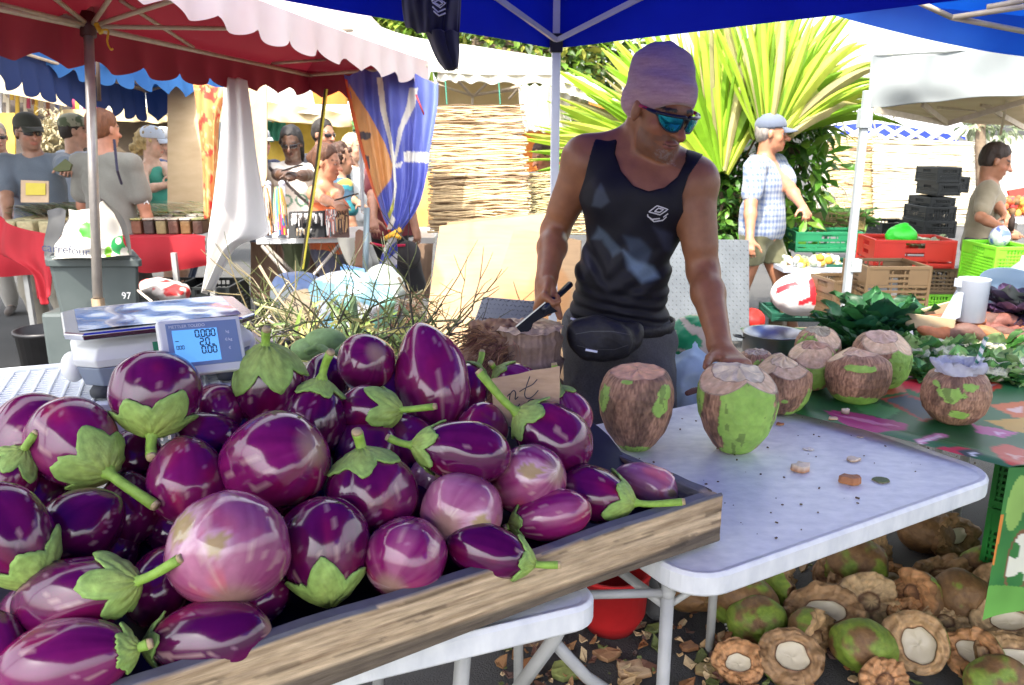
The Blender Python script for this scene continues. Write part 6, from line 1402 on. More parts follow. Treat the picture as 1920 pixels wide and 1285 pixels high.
MB().prism([P(222,288,5.35), P(250,300,5.4), P(272,372,5.5), P(268,384,5.5), P(222,384,5.4)], (0,1,0), .06, (.015,.015,.05)).build('pouch', m_fab, bg_, bevel=.01); MB().tube([P(214,262,5.1), P(220,320,5.1), P(228,345,5.2)], .009, 6, (.02,.02,.05)).build('strap', m_fab, bg_)
mlt = mat('lettering_white', (.7,.7,.7), rough=.6); fm = frame(P(260,378,5.36)-Vector((0,.02,0)), (1,.04,0), (0,0,1)); text_obj('DYNA', .055, mlt, bg_, fm); text_obj('\u0292', .085, mlt, bg_, frame(P(259,350,5.36)-Vector((0,.02,0)), (1,.04,0), (0,0,1)))
person('woman in white cap with curly fair hair and green and white top walking right', (288,266,6.6), yaw=80, hy=5, hp=12, skin=(.66,.42,.3), hL=(326,334,6.3), hR=(322,345,6.3), shirt=(.06,.36,.26), sleeve=0, tank=True, pants=(.75,.75,.72), plen=.35, hst='curly', hair=(.5,.36,.15), hat='cap', hatcol=(.62,.68,.78), female=True)
person('person in navy striped dress behind the white capped woman', (312,266,7.1), yaw=95, skin=wS, shirt=(.04,.09,.22), pants=(.03,.05,.1), hst='short', hair=(.6,.6,.6), hat='cap', hatcol=(.7,.7,.7))
person('grey capped person in navy shirt half hidden by the white cloth', (488,266,6.6), yaw=60, hy=-10, skin=(.5,.25,.2), shirt=(.03,.04,.09), pants=(.05,.06,.1), hst='short', hat='cap', hatcol=(.33,.36,.38), hR=(492,345,6.3))
pG = person('woman in sunglasses and white tee with green print looking down at her phone', (546,268,5.9), yaw=8, hy=-6, hp=16, skin=dS, hL=(552,330,5.5), hR=(540,328,5.5), shirtf=wtee, sleeve=.32, pants=(.055,.07,.03), skirt=True, plen=.75, hst='long', hair=(.012,.01,.01), glasses=True, female=True, bulk=1.12, hcurl=.8, hemz=.99)
def phone(u, v, t, label, w=.075, hh=.14, d=(1,-.2,.3), c=(.02,.02,.02)):
    dd = Vector(d).normalized(); n = dd.cross(Vector((0,0,1))).normalized(); return tag(MB().box((0,0,0), (hh,w,.009), Matrix((dd, n, dd.cross(n))).transposed(), c).build('phone', m_fr_, origin=None, bevel=.003), label, 'phone')
m_fr_ = mat('phone_glass', (.01,.01,.012), (.03,.03,.03), rough=.15)
for u, v, t, lab in ((549,322,5.42,'phone held by the woman in the white tee'),(650,377,4.95,'phone held by the woman in the orange top')):
    ph = phone(u, v, t, lab); ph.location = P(u, v, t)
person('dark haired man in sunglasses and dark shirt behind the orange top woman', (608,252,6.7), yaw=55, skin=(.4,.2,.13), shirt=(.02,.02,.03), pants=(.05,.05,.05), glasses=True, hst='short', hair=(.02,.015,.012))
person('woman with long curly dark hair in a teal flowered dress beside the striped cloth', (640,298,6.2), yaw=120, skin=(.42,.22,.14), shirtf=floral, sleeve=.5, pants=(.03,.1,.14), skirt=True, plen=.8, hst='curly', hair=(.06,.025,.015), female=True, hL=(682,388,6.0))
person('white haired person in white shirt in the crowd', (664,276,7.2), yaw=70, skin=wS, shirt=(.62,.64,.66), pants=(.3,.3,.3), hst='short', hair=(.6,.5,.3))
person('brown haired woman in orange top looking at her phone behind the necklace stall', (614,304,5.5), yaw=72, hy=5, hp=10, skin=(.52,.25,.15), hL=(638,384,5.1), hR=(634,386,5.0), shirt=(.72,.17,.06), sleeve=0, tank=True, pants=(.1,.1,.15), hst='bun', hair=(.10,.04,.02), female=True, hcurl=.5)
pL = person('person with a black bum bag and red belt mostly hidden behind the flag', (738,262,5.6), yaw=140, skin=(.45,.22,.14), shirt=(.16,.02,.03), pants=(.02,.02,.025), plen=.5, hst='short', bulk=1.05, hL=(700,420,5.4), hR=(778,425,5.35))
sk_ = SDF(); sk_.ell(P(765,478,5.2), (.085,.05,.095), None, .02); ob = smesh('bum_bag', sk_, .01, mat('bag_charcoal', (.03,.026,.028), (.05,.045,.045), rough=.8), None); tag(ob, 'charcoal bum bag hanging at the hip behind the flag', 'bag')
tag(MB().tube([P(695,456,5.2), P(720,462,5.15), P(760,460,5.15)], .009, 6, (.5,.01,.06)).build('red_belt', m_attr), 'thin red belt over black shorts behind the flag', 'belt')
wk = person('man in grey cap, open blue plaid shirt and khaki shorts striding right', (1449,250,5.55), yaw=52, hy=16, hp=3, skin=(.42,.19,.11), hL=(1520,412,5.3), hR=(1404,470,5.35), shirtf=plaid, sleeve=.5, pants=(.13,.13,.07), plen=.25, hst='short', hair=(.25,.22,.2), hat='cap', hatcol=(.1,.12,.17), legs={1:(.30,.0), -1:(-.36,.07)}, bulk=1.14, hemz=.88, hcurl=.45)
hn = person('young dark haired man in beige polo at the right edge looking down at a bottle', (1869,302,5.5), yaw=58, hy=8, hp=18, skin=(.36,.16,.09), hL=(1898,428,5.2), hR=(1888,432,5.15), shirt=(.25,.21,.14), sleeve=.5, pants=(.08,.06,.04), hst='short', hair=(.035,.02,.014), hcurl=.75, bulk=1.02)
bt = P(1897,418,5.08); btl = thing('small_bottle', bt-Vector((0,0,.05)), 'small dark bottle held by the man in beige polo', 'bottle')
MB().lathe([(.0,-.05),(.018,-.05),(.019,.02),(.009,.04),(.009,.055),(0,.056)], 16, Matrix.Translation(bt), (.03,.015,.01)).build('glass', m_attr, btl, smooth=True)
A = SDF(); A.ell(P(1852,462,5.28), (.11,.05,.055), None, .02); A.cap(P(1812,450,5.42), P(1888,462,5.25), .02, k=.02); tag(smesh('bum_bag', A, .01, mat('bag_charcoal'), None), 'black bum bag round the waist of the man in beige polo', 'bag')
person('dark haired woman leaning behind the reed screen against the orange sheet', (1017,292,6.6), yaw=-60, hp=25, skin=(.38,.17,.1), shirt=(.05,.03,.03), pants=(.05,.04,.04), hst='bun', hair=(.04,.015,.012), female=True)
# ============================================================ canopies
m_blue = mat('blue_canopy', (.002,.010,.42), (.004,.022,.58), rough=.6, spec=.2, scale=3, transl=.10, bump=.15, bscale=6)
m_blue2 = mat('bright_blue_canopy', (.005,.07,.42), (.01,.14,.6), rough=.55, scale=3, transl=.3, bump=.2, bscale=5)
m_truss = mat('white_truss', (.66,.67,.68), (.76,.77,.78), rough=.4, scale=20); m_post = mat('white_post', (.60,.64,.72), (.68,.72,.78), rough=.35, scale=8)
m_knuckle = mat('black_fitting', (.012,.012,.02), (.02,.02,.03), rough=.5)
def canopy(name, C, zE, zP, drop, m, label, mt, posts=(), nsc=0, group=None, ruf=.006, peak=None, n=24, inset=.0):
    """pyramid fabric roof on four eave corners with a hanging valance and truss bars"""
    C = [Vector((*c, zE)) for c in C]; pk = Vector(((sum(c.x for c in C))/4, (sum(c.y for c in C))/4, zP)) if peak is None else Vector(peak); o = thing(name, (pk.x, pk.y, 0), label, 'canopy', group); mb = MB()
    for i in range(4):
        a, b = C[i], C[(i+1)%4]; G = []
        for j in range(n+1):
            f = j/n; row = []
            for k in range(n+1): g = k/n; p = a.lerp(b, g).lerp(pk, f); p.z -= .06*math.sin(math.pi*f)*1+.02*math.sin(math.pi*g)*(1-f); row.append(p)
            G.append(row)
        mb.grid(G)
    mb.build('roof_fabric', m, o, smooth=True)
    for i in range(4):
        a, b = C[i], C[(i+1)%4]; out = ((a+b)/2-pk); out.z = 0; out.normalize(); pts = [a.lerp(b, k/12)+out*.004for k in range(13)]; v = MB()
        if nsc: valance(v, pts, drop, nsc, ruf=ruf)
        else:
            P_ = spline(pts, 60); v.grid([[p-Vector((0,0,drop*f))+out*(.004*math.sin(k*.7)*f) for k, p in enumerate(P_)] for f in (0, .25, .5, .75, 1)])
        v.build('valance', m, o, smooth=True)
        u_ = (b-a).normalized(); L = (b-a).length; ins = -out*.03; lo = .33
        bar = MB(); h2 = Vector((0,0,-.02)); bar.beam(a+ins+h2+u_*.05, b+ins+h2-u_*.05, .014, .024)
        if mt is not None:
            for k in (0, 3):
                p, q = a.lerp(b, k/4+.01)+ins, a.lerp(b, (k+1)/4-.01)+ins; d0 = Vector((0,0,-lo+.12)); bar.beam(p+(d0 if k % 2 == 0 else h2), q+(h2 if k % 2 == 0 else d0), .012, .018)
            bar.build('truss', mt, o)
    for i in posts:
        c = C[i]; u = (pk-c); u.z = 0; u.normalize(); p = c+u*.03; MB().box((p.x,p.y,zE/2-.12), (.034,.034,zE-.24)).build('post', m_post, o, bevel=.004); MB().box((p.x,p.y,zE-.22), (.05,.05,.07)).build('post_fitting', m_knuckle, o, bevel=.005); MB().box((p.x,p.y,zE-.02), (.055,.055,.06)).build('post_fitting', m_knuckle, o, bevel=.005); MB().box((p.x,p.y,zE-.12), (.026,.026,.2)).build('inner_post', m_truss, o)
    return o
k0 = Vector((.17,3.33)); d1 = Vector((-.56,-.83)); d2 = Vector((.655,-.755)).normalized()
canopy('blue_canopy', [k0, k0+d1*3.3, k0+d1*3.3+d2*3.3, k0+d2*3.3], 2.13, 2.85, .235, m_blue, 'deep blue pop up canopy with white truss bars above the seller', m_truss, posts=(0,1,3))
# lighter blue umbrella-like canopy at the top right
lb = thing('blue_canopy', P(1800,60,3.2).to_3d()*1-Vector((0,0,0)), 'brighter sky blue canopy with ribs at the top right corner', 'canopy')
G = patch(PR([[(1535,-2,3.0),(1700,-12,2.9),(1930,-20,2.8),(2300,-30,2.7)],[(1538,22,3.0),(1640,50,2.95),(1780,83,2.85),(1935,108,2.75),(2300,140,2.7)]]), 40, 8)
MB().grid(G).build('valance', m_blue2, lb, smooth=True)
G = patch([[P(1535,0,3.02), P(1700,28,2.95), P(1930,60,2.85), P(2300,100,2.75)], [Vector((1.5,1.6,2.45)), Vector((2.0,1.5,2.5)), Vector((2.6,1.2,2.5)), Vector((3.2,.8,2.3))], [Vector((1.8,-.8,1.95)), Vector((2.3,-.8,1.95)), Vector((2.8,-.9,1.95)), Vector((3.4,-1,1.95))]], 40, 30)
MB().grid(G).build('roof_fabric', m_blue2, lb, smooth=True)
mrib = mat('tan_rib', (.42,.34,.24), (.55,.46,.34), rough=.5, scale=30)
for k, (a, b) in enumerate([((1700,-6,2.6),(1785,33,2.6)),((1785,33,2.6),(1925,12,2.5)),((1785,33,2.6),(1935,62,2.6)),((1850,14,2.55),(1935,-2,2.5))]): MB().tube([P(*a), P(*b)], .009, 8).build('rib', mrib, lb, smooth=True)
# dark jersey hanging from the truss
def jersey():
    o = thing('hanging_jersey', P(835,0,2.35), 'black sports jersey with white emblem hanging from the blue canopy', 'garment')
    rows = [[(752,-90,2.3),(790,-90,2.22),(830,-90,2.24),(862,-90,2.3)],[(752,-10,2.3),(785,-10,2.2),(830,-10,2.22),(860,-10,2.3)],[(756,30,2.3),(790,40,2.21),(825,40,2.22),(858,35,2.3)],[(762,52,2.3),(792,62,2.22),(824,66,2.22),(857,66,2.3)]]
    for dt, nm in ((0,'front'),(.05,'back')):
        G = patch([[P(u+(4 if dt else 0), v, t+dt) for u, v, t in r] for r in rows], 40, 40, disp=lambda a, b: CF*(.012*math.sin(a*19+b*3)+.006*math.sin(a*37)))
        MB().grid(G).build('jersey_'+nm, mt_, o, smooth=True, solid=.003)
    G = patch(PR([[(800,55,2.24),(830,60,2.2),(857,60,2.26)],[(812,85,2.24),(835,90,2.2),(857,85,2.26)],[(825,110,2.24),(843,114,2.21),(856,108,2.26)],[(838,126,2.24),(846,131,2.22),(853,126,2.25)]]), 24, 24, disp=lambda a, b: CF*.01*math.sin(a*15))
    MB().grid(G).build('sleeve', mt_, o, smooth=True, solid=.02)
    mb = MB(); T0 = P(824,16,2.17); k = 2.2/F
    for pl in ([(810,4),(822,-2),(836,8),(826,16),(812,6)], [(815,6),(823,2),(831,8),(825,12),(816,7)], [(812,14),(822,24),(836,18)], [(814,22),(824,31),(836,26)]): mb.tube([T0+CR*((x-824)*k)-CU*((y-14)*k)-CF*.012 for x, y in pl], .0022, 5)
    mb.build('emblem', m_lg_, o)
mt_ = mat('jersey_black', (.008,.008,.016), (.022,.018,.035), rough=.8, scale=20, sheen=.3); m_lg_ = mat('print_pale', (.6,.6,.62), rough=.6)
jersey()
# ---------------- faded red market parasol on the left
m_red = mat('red_parasol', (.72,.52,.50), (.85,.72,.70), back=(.15,.009,.017), rough=.7, scale=3, transl=.2)  # outer face near white: sun glare on faded red put into the colour
m_blu = mat('navy_parasol', (.02,.13,.42), (.05,.22,.6), back=(.01,.03,.13), rough=.7, scale=3, transl=.3)
m_alu = mat('dull_aluminium', (.42,.38,.34), (.55,.5,.45), rough=.35, metal=.5, scale=25)
def fabric_orient(mb, want):
    return mb
def parasol(A, B, C_, D, peak1, peak2, drop, m, label, nsc, ribs=(), pole=None, hub=None):
    """A far-left, B far-right(near edge end), C near, D near-left eave corners; ridge from peak1 to peak2"""
    o = thing('market_parasol', (peak1.x, peak1.y, 0), label, 'parasol'); n = 26
    def quad(a, b, c, d):
        G = []
        for i in range(n+1):
            row = []
            for j in range(n+1):
                p = a.lerp(b, j/n).lerp(d.lerp(c, j/n), i/n); p = p-Vector((0,0,.05*math.sin(math.pi*i/n)+.03*math.sin(math.pi*j/n)*(1-i/n))); row.append(p)
            G.append(row)
        return G
    ring = [A, B, C_, D]; cen = (A+B+C_+D)/4; mb = MB()
    for a, b, p, q in ((A,B,peak2,peak2),(B,C_,peak1,peak2),(C_,D,peak1,peak1),(D,A,peak2,peak1)):
        G = quad(a, b, p, q); e = (G[0][1]-G[0][0]).cross(G[2][0]-G[0][0])
        if e.z < 0: G = [r[::-1] for r in G]
        mb.grid(G)
    mb.build('roof_fabric', m, o, smooth=True)
    for i in range(4):
        a, b = ring[i], ring[(i+1)%4]; out = (a+b)/2-cen; out.z = 0; out.normalize(); pts = [a.lerp(b, k/10)-Vector((0,0,.03*math.sin(math.pi*k/10))) for k in range(11)]; v = MB(); valance(v, pts, drop, nsc[i], ruf=.012, n=220)
        f = v.f[0]; nn = (Vector(v.v[f[1]])-Vector(v.v[f[0]])).cross(Vector(v.v[f[2]])-Vector(v.v[f[0]]))
        if nn.dot(out) < 0: v.f = [t[::-1] for t in v.f]
        v.build('valance', m, o, smooth=True)
        rb = MB(); rb.tube([a-out*.03-Vector((0,0,.03)), b-out*.03-Vector((0,0,.03))], .011, 6); rb.build('eave_bar', mrib, o, smooth=True)
    for a, b in ribs: MB().tube([a, b], .009, 6).build('rib', mrib, o, smooth=True)
    return o
rA, rB = Vector((-1.33,5.47,1.98)), Vector((-.50,5.05,2.0)); rC, rD = Vector((-1.62,1.5,2.26)), Vector((-2.02,1.3,2.02))
hub = P(170,50,3.1)
rp = parasol(rA, rB, rC, rD, Vector((-1.80,2.2,2.50)), Vector((-.95,4.85,2.40)), .16, m_red, 'large faded red market parasol coloured sunlit pale outside, with scalloped valance on the left', (4,15,3,14), ribs=[(hub, p) for p in (rA-Vector((0,0,.03)), rB.lerp(rC,.25), rB.lerp(rC,.5), rB.lerp(rC,.62), rD.lerp(rA,.45), rD.lerp(rA,.3), Vector((-1.7,2.3,2.3)), P(60,0,2.9), P(330,0,3.3))]+[(rA.lerp(hub,.25), P(610,112,5.0)), (hub.lerp(rA,.35), P(225,0,3.2))])
ft = P(183,560,3.1); top_ = P(163,-30,3.1)
pm = MB(); pm.tube([Vector((ft.x+.012,ft.y,0)), ft], .024, 12); pm.build('pole_base', mat('brown_pole', (.16,.11,.06), (.24,.17,.1), rough=.6, scale=20), rp, smooth=True)
MB().tube([ft, top_], .0185, 12).build('pole', m_alu, rp, smooth=True); MB().tube([P(166,68,3.09), P(164,25,3.09)], .03, 12).build('hub', mat('dark_red_hub', (.06,.012,.01), rough=.6), rp, smooth=True)
MB().tube(spline([P(186,50,3.06), P(190,56,3.05), P(203,58,3.05), P(201,78,3.05), P(207,92,3.05), P(212,92,3.05)], 20), .004, 6).tube([P(180,45,3.06), P(190,62,3.06)], .01, 6).build('yellow_cord', mat('yellow_cord', (.6,.38,.02), rough=.7), rp)
MB().tube([P(810,112,4.8), P(795,180,4.8)], .008, 6).build('corner_stick', m_truss, rp)
bA, bB = Vector((-3.05,6.9,2.0)), Vector((-2.18,5.35,2.0)); bC, bD = Vector((-2.3,3.2,2.0)), Vector((-3.1,3.4,2.0))
bp = parasol(P(272,165,6.3), P(425,128,6.3), P(-260,-20,4.3), P(-60,60,4.5), P(60,20,5.4), P(260,85,6.6), .26, m_blu, 'blue market parasol with scalloped edge behind the red one', (4,15,3,10), ribs=[(P(0,88,4.9), P(272,167,6.2)), (P(272,167,6.2), P(308,137,6.1)), (P(145,90,5.0), P(262,160,6.1)), (P(200,112,5.3), P(262,160,6.1))])
tag(MB().tube([P(186,190,4.6), P(180,60,4.5)], .012, 8).build('pole', mat('dark_pole', (.06,.04,.03), rough=.5), bp, smooth=True))
canopy('market_tent', [(-7.5,3.3),(-2.75,3.3),(-2.75,6.6),(-7.5,6.6)], 2.85, 3.3, .12, mat('shade_cloth', (.45,.4,.3), (.55,.5,.4), rough=.8), 'unseen cream tent added to shade the left stall', None, posts=(0,3))  # unseen roof added above the frame to shade the left stall
# ---------------- white tent in the middle and its curtains
m_wt = mat('white_tent_cloth', (.62,.6,.52), (.78,.76,.68), rough=.7, scale=3, transl=.3)
m_cream = mat('cream_tent_cloth', (.55,.42,.22), (.72,.6,.38), rough=.7, scale=3, transl=.35)
def cloth(rows, name, label, m, nu=60, nv=40, disp=None, solid=.002, cat='cloth', group=None, parent=None, col=None, amp=0, fr=20, scal=0):
    dsp = disp or (lambda a, b: CF*(amp*math.sin(a*fr+1.3*math.sin(b*3))))
    G = patch(PR(rows), nu, nv, disp=dsp)
    if scal:
        for j in range(nu): G[-1][j] = G[-1][j]+Vector((0,0,1))*scal*(1-abs(math.sin(math.pi*j/nu*(nu/12)))); G[-2][j] = G[-2][j].lerp(G[-1][j], .3)
    cc = None
    if col: pts = np.array([tuple(p) for r in G for p in r]); cc = [tuple(x) for x in col(pts)]
    ob = MB().grid(G, cc).build(name, m, parent, smooth=True, solid=solid)
    return tag(ob, label, cat, group) if not parent else ob
wt = thing('white_tent', P(900,120,6.3), 'long white market tent roof with scalloped edge behind the seller', 'tent')
def seg(par, rows, nm, m, **k): return cloth(rows, nm, None, m, parent=par, **k)
seg(wt, [[(640,20,8.2),(760,66,8.2),(900,88,8.2),(1040,110,8.2)],[(640,120,6.6),(760,130,6.5),(900,140,6.4),(1050,140,6.3)]], 'roof_fabric', m_wt, nu=60)
seg(wt, [[(820,118,6.5),(900,122,6.45),(1046,120,6.35)],[(820,153,6.5),(900,157,6.4),(1046,160,6.3)]], 'valance', m_wt, nu=72, amp=.02, fr=34, scal=.05)
seg(wt, [[(1044,132,6.3),(1100,150,6.2),(1172,186,6.1)],[(1044,150,6.0),(1100,172,5.95),(1176,206,5.9)]], 'roof_fabric', m_wt, nu=50, amp=.02, fr=25)
seg(wt, [[(1044,148,6.02),(1100,166,6.0),(1174,196,5.9)],[(1044,172,6.0),(1100,190,5.95),(1174,218,5.9)]], 'valance', m_wt, nu=60, amp=.02, fr=34, scal=.04)
seg(wt, [[(972,160,6.3),(1010,160,6.25),(1060,165,6.2),(1104,180,6.2)],[(976,205,6.3),(1015,205,6.25),(1062,205,6.2),(1104,210,6.2)],[(985,245,6.3),(1018,248,6.25),(1064,252,6.2),(1104,256,6.2)]], 'side_curtain', m_wt, nu=70, amp=.035, fr=40)
seg(wt, [[(820,150,7.4),(975,150,7.3)],[(820,215,7.4),(975,215,7.3)]], 'back_cloth', m_cream, nu=20)
for a, b in (((886,180,6.8),(800,152,6.4)),((886,180,6.8),(975,162,6.3)),((886,182,6.8),(920,150,6.4)),((886,182,6.8),(858,150,6.4)),((886,175,6.8),(886,196,6.8)),((975,162,6.3),(955,185,6.5)),((895,176,6.8),(1000,166,6.3))): MB().tube([P(*a), P(*b)], .011, 6).build('tent_bar', mrib, wt)
for u in (835, 935): MB().tube([P(u,152,6.3), P(u+3,196,6.3)], .005, 6).build('tie', mat('green_tie', (.02,.2,.13), rough=.6), wt)
m_or = mat('orange_sheet', (.62,.17,.02), (.78,.28,.05), rough=.75, scale=4, transl=.3)
cloth([[(978,245,6.9),(1110,250,6.8)],[(982,322,6.9),(1110,325,6.8)]], 'orange_sheet', 'orange sheet hung between the reed screens', m_or, amp=.01)
cloth([[(1100,188,6.9),(1150,205,6.8),(1178,212,6.8)],[(1100,240,6.9),(1150,243,6.8),(1178,246,6.8)]], 'orange_sheet', 'small orange sheet under the tent edge by the seller\'s beanie', m_or, amp=.01)
# reed screens
m_reed = mat('reed', attr=True, rough=.7, var=.15, scale=40)
def reeds(rows, label, n, seed=0, th=.006, base=(.52,.38,.2), rag=.03, darkf=.18, dark=(.18,.11,.05)):
    rd = random.Random(seed); tl, tr = P(*rows[0][0]), P(*rows[0][1]); bl, br = P(*rows[1][0]), P(*rows[1][1]); mb = MB(); k = 0
    for i in range(n):
        f = (i+rd.uniform(-.3,.3))/n; a = tl.lerp(bl, f); b = tr.lerp(br, f); u = (b-a).normalized(); a = a-u*rd.uniform(0, rag); b = b+u*rd.uniform(0, rag*1.4); r = th*rd.uniform(.55,1.1); sg = []
        for q in range(7): sg.append(a.lerp(b, q/6)+Vector((0, rd.uniform(-.006,.006), rd.gauss(0, .006))))
        s = rd.uniform(.75,1.15); c = tuple(x*s for x in base) if rd.random() > darkf else tuple(x*s for x in dark); mb.tube(sg, r, 5, c, cap=True)
    o = thing('reed_screen', bl.lerp(br,.5), label, 'reed screen', 'reed screens'); mb.build('reeds', m_reed, o)
    cols = [(base[0]*.6,base[1]*.55,base[2]*.5)]*4; MB().add([tl+Vector((.02,.014,0)), tr+Vector((-.02,.014,0)), br+Vector((-.02,.014,0)), bl+Vector((.02,.014,0))], [(0,1,2,3)], cols).build('backing', m_reed, o)
    return o
reeds([[(812,200,5.5),(974,200,5.4)],[(808,436,5.3),(990,428,5.2)]], 'tall sunlit reed screen behind the plywood boards', 120, 1, th=.007)
reeds([[(990,325,5.5),(1060,322,5.4)],[(990,440,5.4),(1100,440,5.3)]], 'lower shaded reed screen just behind the seller\'s arm', 60, 2, base=(.42,.36,.18))
reeds([[(1000,198,6.9),(1100,215,6.9)],[(1000,240,6.9),(1100,252,6.9)]], 'distant reed strip behind the tent curtain', 20, 3) if False else None
# ---------------- flag, white cloth and curtains hanging on the left
FL = [([(654,157),(694,217),(721,267),(736,308),(734,334),(707,371),(694,334),(671,247)], (.74,.36,.13)), ([(674,247),(696,249),(694,261),(676,262)], (.05,.05,.08)), ([(684,291),(692,293),(694,318),(686,320)], (.05,.05,.08)),
      ([(640,148),(652,150),(656,174),(673,247),(696,334),(719,411),(738,442),(728,442),(697,398),(674,301),(650,200)], (.80,.06,.012)), ([(648,150),(652,152),(665,215),(690,320),(722,420),(718,422),(684,320),(660,220)], (.82,.2,.08)),
      ([(706,145),(717,145),(724,205),(735,261),(741,300),(744,351),(738,395),(733,395),(739,351),(736,310),(728,262),(714,210)], (.8,.77,.68)), ([(768,165),(784,165),(778,200),(756,243),(742,305),(737,318),(746,245),(762,200)], (.8,.77,.68)),
      ([(757,284),(805,286),(806,306),(757,303)], (.8,.78,.72)), ([(738,308),(755,304),(752,314),(740,316)], (.8,.78,.72)), ([(727,402),(740,370),(738,392),(730,412)], (.6,.6,.1)), ([(735,402),(742,412),(734,430),(724,432)], (.78,.74,.66))]
def fcol(V):
    U_, V_, t = projn(V[:,0], V[:,1], V[:,2]); c = np.tile(np.array([.10,.12,.52]), (len(V),1)); n = fbm(V[:,0]*20, V[:,1]*20, V[:,2]*8, 3)[:, None]; c = c*(.7+.5*n)+np.array([.05,.06,.06])*n
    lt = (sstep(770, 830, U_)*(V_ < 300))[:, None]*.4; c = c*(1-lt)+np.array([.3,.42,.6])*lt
    for i, (poly, k) in enumerate(FL):
        c = np.where(inpoly(U_, V_, poly)[:, None], np.array(k)*(.8+.4*n), c)
    st = ((V_ > 445) & (np.sin((V_*.9+U_*.8)*.16) > -.1))[:, None]; c = np.where(st, np.array([.76,.74,.76]), c); return c
m_flag = mat('shiny_flag', attr=True, rough=.42, var=.06, scale=12, transl=.3)
fl = thing('hanging_flag', P(740,440,4.6), 'shiny blue, orange and red flag knotted at the bottom hanging from the parasol', 'flag')
rows = [[(645,140,4.75),(700,132,4.6),(760,138,4.65),(822,155,4.7)],[(655,200,4.75),(705,200,4.6),(765,200,4.66),(820,205,4.7)],[(672,270,4.74),(715,270,4.6),(765,270,4.66),(806,290,4.7)],[(692,340,4.72),(725,340,4.6),(765,345,4.64),(800,335,4.7)],[(712,395,4.68),(732,395,4.6),(755,395,4.62),(785,390,4.68)],[(725,430,4.64),(735,430,4.58),(745,430,4.6),(758,428,4.66)],[(730,442,4.62),(735,442,4.6),(740,442,4.6),(745,442,4.62)],[(718,470,4.64),(728,470,4.56),(738,470,4.6),(746,468,4.64)],[(709,500,4.66),(720,508,4.56),(732,506,4.6),(744,512,4.64)]]
G = patch(PR(rows), 150, 210, disp=lambda a, b: CF*(.03*math.sin(a*22+b*2)*min(1,max(.25,1.1-b))+.012*math.sin(a*47+3*b)))
pts = np.array([tuple(p) for r in G for p in r]); MB().grid(G, [tuple(x) for x in fcol(pts)]).build('flag_cloth', m_flag, fl, smooth=True)
MB().tube([P(722,448,4.52), P(735,440,4.5), P(752,430,4.5)], .014, 8).tube([P(735,440,4.5), P(752,446,4.5)], .013, 8).build('knot', mat('orange_knot', (.75,.38,.03), rough=.5), fl, smooth=True)
MB().tube([P(780,178,4.5), P(795,215,4.5)], .005, 6).build('cord', mat('dark_red', (.3,.02,.03), rough=.6), fl, smooth=True)
tag(MB().tube([P(611,168,4.3), P(596,300,4.25), P(566,505,4.2)], .011, 8).build('striped_rope', mat('black_yellow', (.02,.02,.02), (.08,.06,.01), rough=.6, scale=60)), 'black and yellow rope stretched down from the red parasol', 'rope')
tag(MB().tube([P(613,168,4.28), P(598,300,4.23), P(568,505,4.18)], .0055, 6).build('yellow_strip', mat('yellow_strip', (.6,.5,.03), (.75,.62,.05), rough=.6)), 'yellow edge strip running along the black rope', 'rope')
cl_ = cloth([[(420,152,4.2),(436,146,4.2),(462,150,4.2)],[(416,215,4.18),(440,215,4.14),(470,215,4.18)],[(408,290,4.15),(442,290,4.1),(480,300,4.15)],[(396,380,4.12),(440,390,4.06),(497,400,4.12)],[(386,440,4.1),(430,440,4.05),(497,440,4.1)],[(382,500,4.1),(412,480,4.05),(440,462,4.05)],[(382,552,4.1),(388,548,4.08),(394,545,4.08)]], 'hanging_sheet', 'white sheet gathered and hanging beside the red parasol, pinned low at one corner', mat('white_sheet', (.78,.76,.74), (.85,.84,.82), rough=.8, scale=3, transl=.35), 80, 120, disp=lambda a, b: CF*(.035*math.sin(a*14+b*1.5)*(.4+b)))
def ocol(V):
    n = fbm(V[:,0]*14, V[:,1]*14, V[:,2]*14, 3); c = np.tile(np.array([.62,.25,.08]), (len(V),1))*(.75+.5*n)[:, None]; m = (fbm(V[:,0]*24+3, V[:,1]*24, V[:,2]*24, 2) > .62)[:, None]; c = np.where(m, np.array([.66,.05,.03]), c); m = (fbm(V[:,0]*24+13, V[:,1]*24, V[:,2]*24, 2) > .65)[:, None]; return np.where(m, np.array([.66,.45,.2]), c)
cloth([[(362,158,5.4),(392,160,5.4),(424,168,5.4)],[(370,230,5.38),(395,230,5.3),(410,230,5.38)],[(377,300,5.36),(396,310,5.3),(406,330,5.36)],[(382,410,5.34),(394,410,5.3),(402,410,5.34)]], 'patterned_curtain', 'narrow orange patterned curtain tapering downwards left of the white sheet', mat('orange_print', attr=True, rough=.8, transl=.2), 40, 80, amp=.02, fr=12, col=ocol)
m_pane = mat('tan_panel', (.46,.33,.19), (.58,.44,.27), rough=.8, scale=5, stretch=(1,1,3))
def panel(c, label, m=m_pane, th=.02, name='wall_panel', cat='panel'): c = [P(*q) for q in c]; return tag(MB().prism(c, (0,1,0), th).build(name, m), label, cat)
panel([(314,160,6.2),(392,160,6.1),(392,405,6.1),(314,400,6.2)], 'tan plywood wall panel behind the narrow orange curtain')
panel([(400,300,6.0),(440,250,6.0),(500,160,5.6),(500,330,5.6),(470,440,5.6),(400,440,5.8)], 'tan plywood wall panel behind the white sheet')
panel([(455,160,6.6),(500,160,6.6),(492,300,6.6),(455,300,6.6)], 'pale narrow board between the white sheet and the crowd')
